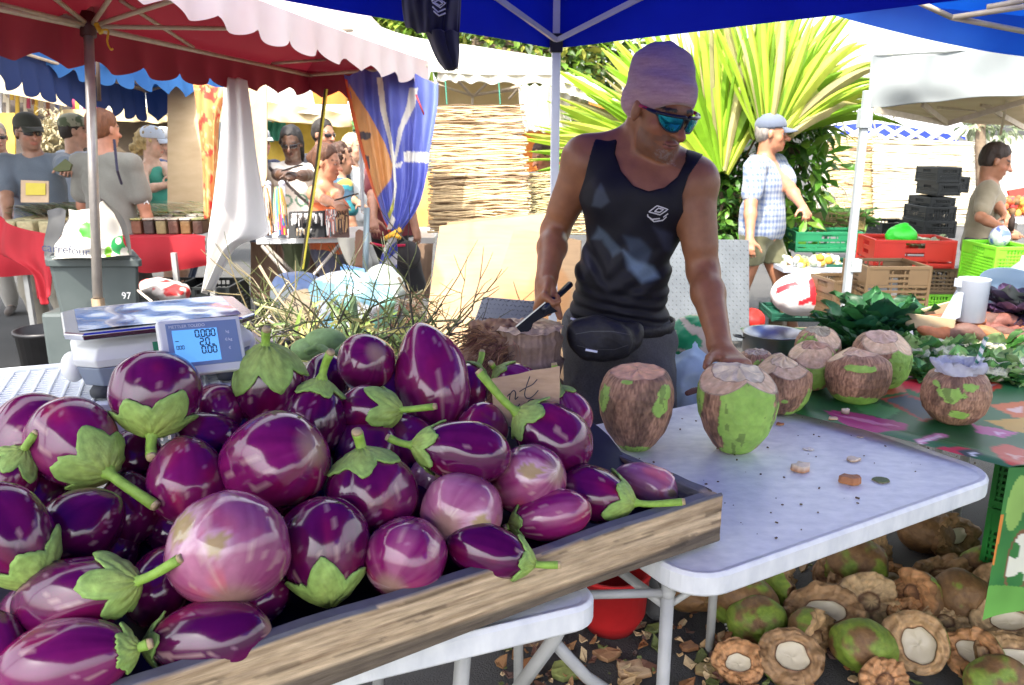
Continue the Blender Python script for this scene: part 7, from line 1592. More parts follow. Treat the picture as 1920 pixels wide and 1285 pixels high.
# ---------------- far tents and cloths behind the crowd
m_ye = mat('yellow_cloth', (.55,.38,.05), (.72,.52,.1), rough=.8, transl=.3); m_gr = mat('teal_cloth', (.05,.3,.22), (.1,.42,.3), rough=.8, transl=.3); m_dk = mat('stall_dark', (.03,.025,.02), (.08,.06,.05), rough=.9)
ft_ = thing('market_tent', P(250,180,9), 'cream tents with scalloped edges far behind the crowd at left', 'tent')
seg(ft_, [[(-40,130,9.5),(60,140,9.4),(120,160,9.3)],[(-40,165,8.6),(60,185,8.5),(125,200,8.4)]], 'roof_fabric', m_cream, nu=40)
seg(ft_, [[(170,185,10),(260,190,10),(340,170,10),(480,150,10),(660,190,10)],[(160,215,9.2),(260,214,9.1),(340,216,9.0),(480,205,9),(660,226,9)]], 'roof_fabric', m_wt, nu=80, amp=.05, fr=40)
seg(ft_, [[(190,200,9.1),(340,205,9),(480,190,9),(660,215,9)],[(190,228,9.1),(340,232,9),(480,228,9),(660,240,9)]], 'valance', m_cream, nu=84, amp=.03, fr=60, scal=.06)
seg(ft_, [[(490,228,9.6),(560,228,9.6),(660,232,9.6)],[(490,330,9.6),(560,330,9.6),(660,330,9.6)]], 'yellow_back_cloth', m_ye, nu=30, amp=.03)
seg(ft_, [[(495,228,9.4),(535,230,9.4)],[(495,268,9.4),(530,262,9.4)]], 'teal_cloth', m_gr, nu=20, amp=.03)
seg(ft_, [[(580,150,8.2),(615,160,8.2),(650,172,8.2)],[(590,196,8.2),(615,196,8.2),(652,196,8.2)]], 'orange_flap', m_or, nu=20)
st_ = thing('market_stall', P(100,400,9.5), 'dim far stall with dark interior and hanging goods behind the left crowd', 'stall')
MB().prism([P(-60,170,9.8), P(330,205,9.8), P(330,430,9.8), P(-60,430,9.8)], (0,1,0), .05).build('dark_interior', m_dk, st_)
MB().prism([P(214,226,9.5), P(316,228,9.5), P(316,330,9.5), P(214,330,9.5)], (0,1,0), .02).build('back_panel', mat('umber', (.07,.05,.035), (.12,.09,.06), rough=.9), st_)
rd = random.Random(9)
for i in range(26):
    u = -10+i*7.5+rd.uniform(-2,2); v0 = 168+rd.uniform(-4,16); hh = rd.uniform(14,60); c = rd.choice([(.4,.05,.12),(.6,.4,.05),(.1,.12,.25),(.5,.45,.35),(.15,.3,.15),(.4,.4,.42),(.55,.5,.4),(.2,.08,.05)])
    MB().prism([P(u,v0,9.2), P(u+6,v0+1,9.2), P(u+6.5,v0+hh,9.2), P(u,v0+hh,9.2)], (0,1,0), .02, c).build('hanging_garment', m_fab, st_)
MB().grid(patch(PR([[(120,205,8.8),(200,205,8.8),(330,200,8.8)],[(70,232,8.8),(190,218,8.8),(330,212,8.8)]]), 20, 6)).build('awning', m_cream, st_, smooth=True)
MB().prism([P(-20,212,8.4), P(28,212,8.4), P(28,330,8.4), P(-20,330,8.4)], (0,1,0), .02).build('yellow_grille', m_ye, st_)
bsh = thing('shrub', P(100,300,7.6), 'pale dry shrub in the sun behind the man in the dark cap', 'shrub'); mb = MB()
for i in range(900):
    c = P(95+rd.gauss(0,14), 270+rd.gauss(0,24), 7.6+rd.gauss(0,.15)); d = Vector((rd.gauss(0,1), rd.gauss(0,1), rd.gauss(.3,1))); k = rd.uniform(.6,1.2); mb.leaf(c, d, (0,0,1), rd.uniform(.05,.12), .03, n=2, col=(.40*k,.34*k,.2*k))
mb.build('twigs', m_leaf, bsh); MB().tube([P(97,290,7.6), P(96,420,7.6)], .02, 6).build('stem', mat('dark_pole'), bsh)
# garments rail and beads far left are suggested by the stall parts above
# ============================================================ left stall: table, red cloth, goods
tb = thing('stall_table', P(200,560,5.4), 'long stall table under a red cloth loaded with spice boxes', 'table')
ZB = .93
def PB(u, v, z=ZB): return PZ(u, v, z)
lc = [PB(-60,452), PB(385,443), PB(385,395), PB(-60,385)]; lc[2].y = lc[1].y+.75; lc[3].y = lc[0].y+.75
MB().prism([p-Vector((0,0,.03)) for p in lc], (0,0,-1), .03).build('tabletop', mat('ply'), tb)
for u in (30, 317, 385): p = PB(u, 450); MB().box((p.x,p.y+.05,ZB/2-.04), (.03,.03,ZB-.1)).build('leg', m_tubegrey, tb)
m_rc = mat('red_cloth', (.24,.003,.010), (.36,.006,.018), rough=.8, scale=4)
rc = thing('red_tablecloth', lc[1]-Vector((0,0,.2)), 'bright red cloth hanging over the front of the spice table', 'tablecloth')
MB().prism(lc, (0,0,-1), .012).build('cloth_top', m_rc, rc)
y0 = lc[1].y-.01
G = patch([[lc[0].lerp(lc[1], i/8)+Vector((0,-.012,0)) for i in range(9)], [lc[0].lerp(lc[1], i/8)+Vector((0,-.03,-.13)) for i in range(9)], [lc[0].lerp(lc[1], i/8)+Vector((0,-.02,-.21-.02*math.sin(i*1.3))) for i in range(9)]], 120, 20, disp=lambda a, b: Vector((0,.015*math.sin(a*40)*b,0)))
MB().grid(G).build('cloth_front', m_rc, rc, smooth=True)
cloth([[(-10,400,4.6),(30,425,4.55),(95,440,4.5)],[(-10,470,4.6),(40,480,4.55),(98,475,4.5)],[(50,500,4.58),(75,520,4.55),(96,510,4.5)],[(70,560,4.58),(84,572,4.55),(96,555,4.5)]], 'red_tablecloth', 'red cloth corner drooping to a point near the grey bin', m_rc, 50, 50, amp=.02, fr=12, cat='tablecloth')
m_tr = mat('clear_tub', (.30,.26,.2), (.5,.46,.4), rough=.15, scale=60, spec=.8, coat=.5)
sp_cols = [(.12,.05,.03),(.3,.16,.05),(.2,.08,.05),(.45,.36,.16),(.1,.06,.05),(.32,.12,.06)]; names_ = ['reddish','brown','dark','golden','maroon','tan']
k = 0
for r in range(3):
    for i in range(7):
        if r == 2 and i > 5: continue
        u = 224+i*23-r*6; c = PB(u+10, 440-r*3); c.y += .06+r*.17; c.z = ZB+.001; wx = .066
        cc_ = sp_cols[(i*5+r*3) % 6]; t_ = thing('spice_tub', c, '%s spice tub, %s from the left in the %s row on the red cloth' % (names_[(i*5+r*3) % 6], ['first','second','third','fourth','fifth','sixth','seventh'][i], ['front','middle','back'][r]), 'tub', 'spice tubs on the red table'); MB().box(c+Vector((0,0,.045)), (wx,.13,.088), None, tuple(x*.45 for x in cc_)).build('contents', m_husk, t_, bevel=.008)
        MB().box(c+Vector((0,0,.1)), (wx+.006,.136,.012), None, rd.choice([(.30,.28,.10),(.32,.29,.24),(.2,.22,.10),(.42,.4,.36)])).build('lid', mat('tub_lid', attr=True, rough=.2, spec=.8), t_, bevel=.004)
for i in range(8):
    u = 8+i*13; c = PB(u, 445-(i % 3)*3); c.y += .1+(i % 3)*.12; c.z = ZB; t_ = MB().box((0,0,.05), (.11,.16,.1), Euler((0,0,rd.uniform(-.2,.2))), rd.choice([(.35,.28,.12),(.25,.18,.1),(.4,.36,.2)])).build('seedling_box', m_husk, bevel=.01, local=True); t_.location = c
    tag(t_, 'brown produce pack, %s from the left under the leek leaves' % ['first','second','third','fourth','fifth','sixth','seventh','eighth'][i], 'pack', 'produce packs at the left end')
lk = MB()
for i in range(700):
    p = PB(rd.uniform(-20,380) if i < 350 else rd.uniform(-20,150), 440); p.y += rd.uniform(.15,.6); p.z = ZB+.13+rd.uniform(0,.05); a = rd.gauss(.0,.45); kx = rd.uniform(.5,1.3); lk.leaf(p, (math.cos(a), math.sin(a)*.5, rd.uniform(-.05,.2)), (0,0,1), rd.uniform(.08,.26), .014, n=3, col=rd.choice([(.12*kx,.2*kx,.06*kx),(.3*kx,.33*kx,.2*kx),(.4*kx,.38*kx,.28*kx),(.2*kx,.12*kx,.05*kx)]))
tag(lk.build('dried_herbs', m_leaf), 'loose green leek leaves and dried herb bundles spread over the stall table', 'herbs', kind='stuff')
for u, w_, lab, yel in ((65,52,'left cardboard price card with yellow label on the spice table',True),(200,40,'plain cardboard card standing behind the aluminium pole',False)):
    cd = thing('price_card', P(u,375,5.35), lab, 'card'); MB().prism([P(u-w_/2,338,5.35), P(u+w_/2,340,5.35), P(u+w_/2,380,5.35), P(u-w_/2,380,5.35)], (0,1,0), .006).build('card', mat('cardboard2', (.5,.36,.24), (.6,.45,.3), rough=.9, scale=20), cd)
    if yel: MB().prism([P(u-17,343,5.34), P(u+20,344,5.34), P(u+20,366,5.34), P(u-17,366,5.34)], (0,1,0), .003).build('yellow_label', mat('yellow_label', (.55,.45,.05), (.65,.55,.1), rough=.8), cd)
# shopping bag on the grey bin
sb = thing('shopping_bag', P(168,480,4.1), 'white supermarket shopping bag with green leaf print standing on the grey bin', 'bag')
rows = [[(128,392,4.15),(150,395,4.1),(178,388,4.1),(196,376,4.15)],[(118,430,4.15),(150,432,4.05),(190,425,4.05),(218,410,4.15)],[(106,462,4.15),(150,462,4.02),(200,462,4.02),(235,455,4.15)],[(92,486,4.15),(150,484,4.02),(205,482,4.02),(245,478,4.15)]]
def bcol(V):
    U_, V_, t = projn(V[:,0], V[:,1], V[:,2]); c = np.tile(np.array([.58,.55,.5]), (len(V),1)); g = fbm(V[:,0]*40, V[:,1]*0, V[:,2]*40, 2)
    m = (np.hypot((U_-163)/15, (V_-430)/16) < .6+.7*g); c = np.where(m[:, None], np.array([.05,.26,.03]), c)
    m = (np.hypot((U_-228)/20, (V_-460)/18) < 1) & (np.hypot((U_-222)/6, (V_-452)/7) > 1) & (np.hypot((U_-232)/7, (V_-474)/9) > 1) & (np.hypot((U_-240)/5,(V_-465)/6) > 1); c = np.where(m[:, None], np.array([.02,.26,.07]), c)
    m = (np.hypot((U_-203)/7, (V_-473)/11) < 1); return np.where(m[:, None], np.array([.12,.33,.02]), c)
pts_rows = patch(PR(rows), 90, 80, disp=lambda a, b: CF*(.012*math.sin(a*12+b*8)+.01*math.sin(b*16)))
V_ = np.array([tuple(p) for r in pts_rows for p in r]); MB().grid(pts_rows, [tuple(x) for x in bcol(V_)]).build('bag_front', mat('bag_plastic', attr=True, rough=.35, var=.05), sb, smooth=True)
for rws in ([[(88,395,4.16),(112,390,4.16),(124,395,4.14)],[(90,415,4.17),(104,420,4.15),(120,425,4.13)],[(82,455,4.2),(92,450,4.18),(108,455,4.15)],[(84,480,4.2),(88,480,4.18),(93,482,4.15)]], [[(186,372,4.16),(196,375,4.1)],[(212,400,4.16),(228,405,4.1)],[(232,440,4.16),(242,440,4.1)],[(240,480,4.16),(247,478,4.1)]]):
    MB().grid(patch(PR(rws), 16, 30)).build('bag_side', mat('bag_dark', (.03,.03,.035), (.06,.06,.06), rough=.5), sb, smooth=True)
text_obj('carrefour', .062, mat('print_navy', (.02,.03,.08), rough=.6), sb, frame(P(123,469,3.98), (1,0,-.12), (0,0,1)))
# grey bin
bn = thing('storage_bin', P(172,575,4.15), 'grey plastic storage bin with lid behind the scale', 'bin'); mg = mat('bin_grey', (.05,.065,.066), (.08,.098,.098), rough=.5, scale=5)
b1, b2 = P(100,480,4.2), P(250,480,4.1); t1 = b1; cxn = (b1+b2)/2; wd = (b2-b1).length; zT = cxn.z
rings = []
for z, g in ((zT-.31,-.03),(zT-.06,-.006),(zT-.055,.012),(zT-.02,.014),(zT-.018,.004),(zT,.0)):
    w2, d2 = wd/2+g, .16+g; rings.append([Vector((cxn.x+x*w2-.5*(.16+y*d2), cxn.y+.86*(.16+y*d2), z)) for x, y in ((-.92,-1),(.92,-1),(1,-.85),(1,.85),(.92,1),(-.92,1),(-1,.85),(-1,-.85))])
mbb = MB(); K = 8
for r in rings: mbb.v += [tuple(p) for p in r]; mbb.c += [(1,1,1)]*K
for i in range(len(rings)-1):
    for k_i in range(K): mbb.f.append((i*K+k_i, i*K+(k_i+1)%K, (i+1)*K+(k_i+1)%K, (i+1)*K+k_i))
mbb.f.append(tuple(range(K-1,-1,-1))); mbb.f.append(tuple((len(rings)-1)*K+k_i for k_i in range(K))); mbb.build('bin_body', mg, bn, bevel=.006)
text_obj('97', .05, mlt, bn, frame(Vector((cxn.x+wd*.32, cxn.y-.008, zT-.21)), (1,0,0), (0,0,1)))
zz0 = zT-.31
tag(MB().box((cxn.x-.08, cxn.y+.18, zz0/2), (wd+.04,.3,zz0-.002)).build('storage_bin', mg, bevel=.02), 'lower grey bin supporting the lidded one', 'bin')
pbk = P(75,560,4.7); tag(MB().lathe([(.13,0),(.16,.44),(.17,.44),(.17,.46),(.155,.46),(.12,.02)], 24, Matrix.Translation((pbk.x,pbk.y,0))).build('black_bucket', m_black, smooth=True), 'tall black bucket under the drooping red cloth', 'bucket')
pbk = P(496,560,4.6); tag(MB().lathe([(.11,0),(.15,.42),(.16,.42),(.16,.44),(.14,.44),(.1,.02)], 24, Matrix.Translation((pbk.x,pbk.y,0))).build('dark_bucket', mat('bucket_dark', (.05,.045,.06), (.08,.07,.09), rough=.6), smooth=True), 'dark grey bucket under the necklace table', 'bucket')
for i, (u, lab) in enumerate(((285,'black mesh crate left of the table leg under the red cloth'),(352,'black mesh crate right of the table leg under the red cloth'))):
    for kz in range(2): p = PB(u, 450); put_crate('black', .38, .4, .26, (p.x, p.y+.32, .08+.262*kz), 0, lab.replace('black', ['lower black','upper black'][kz]), 'black crates under the spice table', nsl=6, ncol=12)
sk2 = SDF(); sk2.ell(P(300,540,4.7), (.12,.1,.06), None, .03); sk2.ell(P(325,548,4.6), (.1,.1,.05), None, .03); tag(smesh('red_bag', sk2, .012, m_bag, None, lambda V: np.where((fbm(V[:,0]*12,V[:,1]*12,V[:,2]*12,2) > .5)[:, None], np.array([.5,.03,.03]), np.array([.6,.55,.52])), disp=lambda x,y,z: (fbm(x*20,y*20,z*20,3)-.5)*.05), 'crumpled red and white bag behind the scale', 'bag')
tag(MB().tube(spline([P(245,532,4.3), P(262,548,4.2), P(285,566,4.1)], 8), .006, 6, (.7,.6,.5)).build('white_stick', m_attr), 'thin pale stick lying above the scale pan', 'stick')
# ============================================================ necklace stall
nt_ = thing('stall_table', P(570,560,5.2), 'white folding table of necklaces with crossed metal legs', 'table'); zN = P(570,448,5.2).z
a_n, b_n = P(480,450,5.2), P(662,446,5.2)
MB().prism([a_n, b_n, b_n+Vector((0,.7,0)), a_n+Vector((0,.7,0))], (0,0,-1), .03).build('tabletop', m_plastic, nt_, bevel=.004)
for a, b in (((492,462,5.2),(555,535,5.0)),((640,455,5.2),(568,540,5.05)),((500,462,5.7),(640,600,5.5)),((630,470,5.7),(500,600,5.5))): p, q = P(*a), P(*b); q2 = p.lerp(q, (p.z-.02)/(p.z-q.z)) if a[2] > 5.5 else p.lerp(q, 1.4); MB().tube([p, q2], .012, 8).build('leg', m_alu, nt_, smooth=True)
panel([(470,455,6.1),(670,455,6.1),(670,560,6.1),(470,560,6.1)], 'brown cloth backdrop under the necklace table', mat('brown_drape', (.16,.1,.07), (.24,.16,.11), rough=.9, scale=3, stretch=(12,12,1)), name='brown_drape', cat='cloth')
cloth([[(632,446,5.15),(650,446,5.1),(665,446,5.15)],[(640,470,5.12),(655,478,5.1),(665,470,5.15)],[(650,492,5.12),(658,500,5.1),(664,492,5.15)]], 'white_cloth', 'white cloth corner drooping at the right end of the necklace table', m_wt, 20, 20)
def beads(u, v0, v1, w_, t, cols, label, n=60, name='necklace_stand'):
    c = P(u, v1, t); top = P(u, v0, t); o = thing(name, c, label, 'necklace display', 'necklace displays'); r = (w_/2)*t/F; mb = MB(); rdb = random.Random(int(u))
    MB().tube([c, top], [r*.75, r*.5], 16).build('cone', mw, o, smooth=True)
    hh = top.z-c.z
    for i in range(n):
        a = math.radians(rdb.uniform(180,360)); z1 = top.z-hh*.12*rdb.random(); z0 = c.z+hh*rdb.uniform(.05,.5); cc = rdb.choice(cols)
        mb.tube([Vector((c.x+math.cos(a)*r*.55, c.y+math.sin(a)*r*.55, z1)), Vector((c.x+math.cos(a)*r*.95, c.y+math.sin(a)*r*.95, (z0+z1)/2)), Vector((c.x+math.cos(a+.05)*r*1.05, c.y+math.sin(a+.05)*r*1.05, z0))], .0065, 5, cc)
    mb.build('beads', m_attr, o); MB().sph(top+Vector((0,0,.01)), r*.6, 12, 8).build('finial', mw, o, smooth=True)
beads(503,348,446,20,5.2,[(.75,.7,.6),(.4,.25,.12),(.1,.05,.03),(.6,.3,.1),(.8,.78,.75)], 'white cone of brown and cream bead necklaces, leftmost')
beads(529,348,446,22,5.2,[(.7,.05,.2),(.8,.75,.75),(.05,.35,.25),(.8,.5,.05),(.1,.2,.6),(.7,.1,.3)], 'white cone of rainbow bead necklaces beside the leftmost one')
nb_ = thing('necklace_rack', P(575,446,5.1), 'black display board hung with white and dark bead necklaces', 'necklace display', 'necklace displays')
MB().prism([P(541,398,5.15), P(607,396,5.15), P(609,446,5.1), P(541,448,5.1)], (0,1,0), .04, (.01,.01,.012)).build('board', m_attr, nb_)
def strands(o, u0, u1, v0, v1, t, cols, n):
    mb = MB(); rdb = random.Random(int(u0))
    for i in range(n):
        u = rdb.uniform(u0, u1); ve = v0+(v1-v0)*rdb.uniform(.3,1); mb.tube([P(u, v0+rdb.uniform(0,3), t), P(u+rdb.uniform(-1,1), (v0+ve)/2, t-.01), P(u+rdb.uniform(-2,2), ve, t)], .005, 5, rdb.choice(cols))
    mb.build('beads', m_attr, o)
strands(nb_, 546, 604, 400, 425, 5.08, [(.75,.73,.7),(.7,.68,.66),(.05,.04,.04)], 46); strands(nb_, 556, 585, 428, 442, 5.08, [(.4,.3,.2),(.3,.3,.3)], 16)
nb2 = thing('necklace_rack', P(632,446,5.1), 'rack of coral, brown and white bead strands at the table end', 'necklace display', 'necklace displays'); MB().prism([P(608,394,5.2), P(652,392,5.2), P(654,446,5.15), P(610,446,5.15)], (0,1,0), .03, (.2,.12,.1)).build('board', m_attr, nb2)
strands(nb2, 610, 630, 393, 446, 5.1, [(.5,.2,.16),(.7,.66,.62),(.1,.2,.25),(.3,.08,.06)], 50); strands(nb2, 630, 652, 393, 440, 5.1, [(.14,.06,.04),(.5,.3,.15),(.05,.03,.03)], 46)
for (u, v, w_, hh, c, lab) in ((1,0,0,0,0,0),):
    pass
# grey steel post and right hand small table by the flag
tag(MB().tube([P(688,390,4.5), P(684,545,4.5)], .017, 10).build('steel_post', mat('bluish_steel', (.2,.27,.3), (.28,.35,.38), rough=.4, metal=.3), smooth=True), 'bluish steel post left of the flag tail', 'post')
tag(MB().tube([P(676,250,4.9), P(680,395,4.9)], .012, 10).build('thin_pole', m_truss, smooth=True), 'thin pale pole behind the left edge of the flag', 'post')
t2_ = thing('stall_table', P(795,470,5.4), 'pale table with white cups half hidden behind the flag and reed screen', 'table'); MB().prism([P(765,446,5.6), P(815,446,5.6), P(815,443,5.6)+Vector((0,.6,0)), P(765,443,5.6)+Vector((0,.6,0))], (0,0,-1), .04).build('tabletop', m_plastic, t2_)
panel([(775,330,6.4),(812,320,6.4),(812,440,6.4),(775,440,6.4)], 'ochre board behind the flag beside the reed screen', mat('ochre', (.45,.24,.06), (.6,.36,.12), rough=.8)); panel([(742,455,6.3),(812,455,6.3),(805,560,6.3),(742,560,6.3)], 'brown board below the pale table near the plywood', mat('brown_drape'))
ch = thing('folding_chair', P(668,480,4.9), 'brown folding chair back left of the steel post', 'chair'); mbr = mat('chair_brown', (.2,.1,.07), (.3,.16,.1), rough=.7)
MB().prism([P(666,436,4.9), P(672,430,4.9), P(681,434,4.9), P(683,500,4.9), P(664,500,4.9)], (0,1,0), .02).build('backrest', mbr, ch, bevel=.006); MB().prism([P(640,500,4.8), P(683,500,4.9), P(683,500,5.2), P(640,500,5.1)], (0,0,-1), .02).build('seat', mbr, ch)
for u, t in ((642,4.8),(682,4.9),(642,5.1),(682,5.2)): p = P(u,500,t); MB().tube([p, Vector((p.x,p.y,0))], .01, 6).build('leg', m_alu, ch)
# ============================================================ heap of bags and twigs
def wcol(V): n = fbm(V[:,0]*7, V[:,1]*7, V[:,2]*7, 2)[:, None]; n2 = fbm(V[:,0]*9+4, V[:,1]*9, V[:,2]*9, 2)[:, None]; c = np.array([.62,.66,.70])*np.ones((len(V),3)); c = np.where(n > .60, np.array([.25,.5,.62]), c); return np.where(n2 > .64, np.array([.2,.5,.4]), c)
sack(P(655,575,3.9), (.22,.16,.17), 'big bluish white plastic bag heaped behind the twigs', 'plastic_bag', m_bag, wcol, 5, amp=.35, h=.012, top=False)
sack(P(560,548,4.1), (.13,.12,.10), 'dark lidded grey blue bag left of the big white bag', 'plastic_bag', m_bag, lambda V: np.where((V[:,2] > P(560,535,4.1).z)[:, None], np.array([.12,.18,.34]), np.array([.3,.33,.34])), 6, h=.012, top=False)
sack(P(575,590,3.85), (.12,.1,.12), 'crumpled cream bag in front of the dark lidded one', 'plastic_bag', m_bag, (.55,.42,.25), 16, h=.012, top=False)
tag(MB().prism([P(636,500,3.95), P(683,510,3.95), P(682,532,3.9), P(640,522,3.9)], (0,1,.2), .05).build('blue_tub', mat('blue_tub', (.12,.3,.62), (.2,.42,.75), rough=.4), bevel=.012), 'light blue plastic tub lid standing on the white bag', 'tub')
tag(MB().sph(P(652,520,3.85), (.035,.03,.03), 12, 8, None, (.55,.01,.05)).tube([P(655,520,3.85), P(680,532,3.85)], .012, 8, (.55,.02,.06)).build('red_bottle', m_attr, smooth=True), 'small red bottle lying by the blue tub lid', 'bottle')
sack(P(715,540,4.05), (.10,.08,.11), 'translucent grey green bag right of the big white bag', 'plastic_bag', m_bag, (.4,.46,.42), 8, h=.012, top=False)
twG = 'twigs'
tw = MB(); rdt = random.Random(12)
for i in range(170):
    u0 = rdt.uniform(470, 860); v0 = rdt.uniform(600, 690); t = rdt.uniform(2.35, 3.1); side = (u0-640)/200; a = math.radians(90-side*45+rdt.gauss(0, 38)); L = rdt.uniform(.08,.42)*t/2.6; p0 = P(u0, v0, t); pts = [p0]; d = CR*math.cos(a)+CU*math.sin(a)*.8+CF*rdt.uniform(-.3,.3); 
    for k_ in range(6): d = (d+Vector((rdt.gauss(0,.22), rdt.gauss(0,.22), rdt.gauss(0,.2)))).normalized(); pts.append(pts[-1]+d*L/6)
    col = rdt.choice([(.09,.09,.03),(.05,.045,.025),(.12,.14,.04),(.25,.2,.1),(.07,.06,.045),(.07,.09,.025)]); tw.tube(pts, [.0035*(1-.13*k_)*rdt.uniform(.7,1.2) for k_ in range(7)], 5, col)
    if rdt.random() < .5:
        for q in range(2): d2 = (d+Vector((rdt.gauss(0,.6), rdt.gauss(0,.6), rdt.gauss(0,.5)))).normalized(); p_ = pts[3+q]; tw.tube([p_, p_+d2*L*.2, p_+d2*L*.35+Vector((0,0,.01))], [.0022,.0018,.001], 4, col)
for l_ in ([(488,498),(510,540),(530,570),(560,590),(600,600)], [(475,568),(520,585),(560,600),(600,612)], [(540,530),(520,560),(500,590),(480,612)], [(500,577),(550,588),(610,600)], [(745,520),(770,560),(800,600)], [(795,545),(765,562),(742,572)], [(742,560),(790,575),(830,592)], [(860,600),(800,604),(760,610)], [(868,600),(845,625),(840,650)], [(505,600),(540,625),(560,650)]):
    tw.tube(spline([P(u+rdt.uniform(-2,2), v, 2.7) for u, v in l_], 14), [.0055*(1-.05*k_) for k_ in range(14)], 6, rdt.choice([(.45,.33,.2),(.5,.4,.26),(.28,.26,.12)]))
for i in range(230):
    u0 = rdt.gauss(660, 85); v0 = rdt.gauss(640, 26); kx = rdt.uniform(.6,1.4); p = P(u0, v0, rdt.uniform(2.4,2.9)); a = rdt.uniform(0,math.pi); tw.leaf(p, CR*math.cos(a)+CU*math.sin(a)+CF*rdt.uniform(-.4,.4), (0,-1,.5), rdt.uniform(.03,.09), rdt.uniform(.006,.016), n=3, col=rdt.choice([(.2*kx,.3*kx,.05*kx),(.3*kx,.36*kx,.1*kx),(.12*kx,.2*kx,.05*kx),(.4*kx,.36*kx,.1*kx)]))
tag(tw.build('twig_heap', m_leaf), 'tangled heap of twigs, stems and leaves behind the eggplants', 'twigs', kind='stuff')
for u, v, w_, hh, lab in ((665,590,14,70,'upright pale green stalk standing in the twig heap'),(648,625,9,50,'smaller green stalk left of the upright one')):
    tag(MB().tube([P(u+3,v+hh/2,2.5), P(u-4,v-hh/2,2.5)], [.013*w_/14,.011*w_/14], 10, (.25,.38,.16)).build('green_stalk', m_calyx, smooth=True), lab, 'stalk')
for u, v, s_, lab in ((610,640,.045,'pale green gourd among the twigs behind the upright eggplants'),(580,655,.04,'second green gourd left of the pale one')):
    tag(MB().sph(P(u,v,2.2), (s_*1.3,s_,s_*.8), 20, 12, None, (.16,.28,.1)).build('green_gourd', m_calyx, smooth=True), lab, 'gourd')
tk = MB().tube(spline([P(575,660,1.9), P(600,652,1.88), P(625,665,1.86), P(650,645,1.88)], 14), .009, 8, (.2,.36,.1)).tube([P(622,664,1.86), P(618,700,1.85)], .008, 8, (.2,.36,.1)); tag(tk.build('forked_stalk', m_calyx, smooth=True), 'thick forked green stalk over the upright dark eggplant', 'stalk')
# ============================================================ right hand side: palm, tree, planter, tents, crates
def leafcol(rd, base, v=.35): k = rd.uniform(1-v, 1+v); return tuple(x*k for x in base)
m_palm = mat('palm_leaf', attr=True, rough=.42, var=.15, scale=12, transl=.42, spec=.5)
def palm():
    rd = random.Random(21); base = P(1372, 430, 6.5); o = thing('palm_tree', (base.x, base.y, 0), 'big sunlit fan of palm leaves rising behind the seller', 'palm tree')
    top = P(1350, 330, 6.4)
    MB().tube(spline([Vector((base.x,base.y,0)), base, P(1362,390,6.45), top], 16), [.15-.004*i for i in range(16)], 14).build('trunk', mat('palm_trunk', (.10,.07,.04), (.22,.15,.08), rough=.9, scale=14, bump=.8, bscale=20), o, smooth=True)
    ctr = P(1345, 335, 5.9); r = random.Random(5)
    for layer in range(22):
        mb = MB(); lf = layer < 12; ctr = P(1338, 345, 5.95) if lf else P(1420, 285, 5.8); a0 = 166-layer*8.6 if lf else 104-(layer-12)*7.6
        for i in range(17):
            a = math.radians(a0-(i-8)*1.2+r.gauss(0,2.)); d = (CR*math.cos(a)+CU*math.sin(a)+CF*r.uniform(-.25,.25)).normalized()
            L = (1.5 if lf else 1.35)*r.uniform(.6,1.0); dr = .04+.3*max(0, math.cos(a))**1.2+r.uniform(0,.14); w = r.uniform(.03,.06) if r.random() < .6 else r.uniform(.08,.13); p = ctr+d*.1+Vector((0, r.uniform(-.3,.25), 0)); x = d.cross(CF).normalized()
            k = r.random(); c = leafcol(r, (.20,.38,.02) if k < .3 else (.36,.52,.04) if k < .68 else (.50,.56,.08) if k < .88 else (.48,.42,.2), .3); vs = []; fs = []; cs_ = []; nn = 12; br = r.random() < .4
            for q in range(nn+1):
                g = q/nn; pc = p+d*L*g-Vector((0,0,1))*dr*L*g**2.6+CF*.03*math.sin(g*5+i); ww = w*(.35+.65*min(1,g*2.2))*(1-g**3.5)*.5; vs += [pc-x*ww, pc-CF*ww*.9, pc+x*ww]; cs_ += [tuple(z*.8 for z in c) if not (br and g > .85) else (.4,.3,.14), c, c]
            for q in range(nn): e = q*3; fs += [(e,e+1,e+4,e+3),(e+1,e+2,e+5,e+4)]
            mb.add(vs, fs, cs_)
        mb.build('frond', m_palm, o)
    mb = MB(); r = random.Random(2)
    for i in range(46):
        u = r.uniform(1400, 1680); v = 60+(u-1400)*.12+r.uniform(-20, 90); p = P(u, v, r.uniform(5.7,6.3)); L = r.uniform(.22,.5); d = Vector((r.uniform(.1,1), 0, r.uniform(-.1,.3))).normalized(); pts = []
        for q in range(8): g = q/7; pts.append(p+d*L*g*.6+Vector((0,0,-1))*L*g**2)
        w = .035; vs = []; fs = []
        for q, pc in enumerate(pts): ww = w*(1-(q/7)**1.5)*.5+.002; vs += [pc-CR*ww-CU*ww*.3, pc+CR*ww+CU*ww*.3]
        for q in range(7): a = q*2; fs.append((a,a+1,a+3,a+2))
        mb.add(vs, fs, leafcol(r, (.72,.66,.5), .15))
    mb.build('dry_leaf_tips', m_palm, o)
    mb = MB()
    for i in range(60):
        p = P(r.uniform(1340,1460), r.uniform(250,380), r.uniform(6.0,6.3)); q = p+Vector((r.uniform(-.25,.25), 0, -r.uniform(.2,.7))); mb.tube([p, p.lerp(q,.5)+Vector((r.uniform(-.05,.05),0,0)), q], [.012,.008,.004], 5, leafcol(r, (.38,.28,.12), .4))
    mb.build('hanging_roots', m_palm, o)
palm()
m_fol = mat('glossy_foliage', attr=True, rough=.4, var=.18, scale=10, transl=.3)
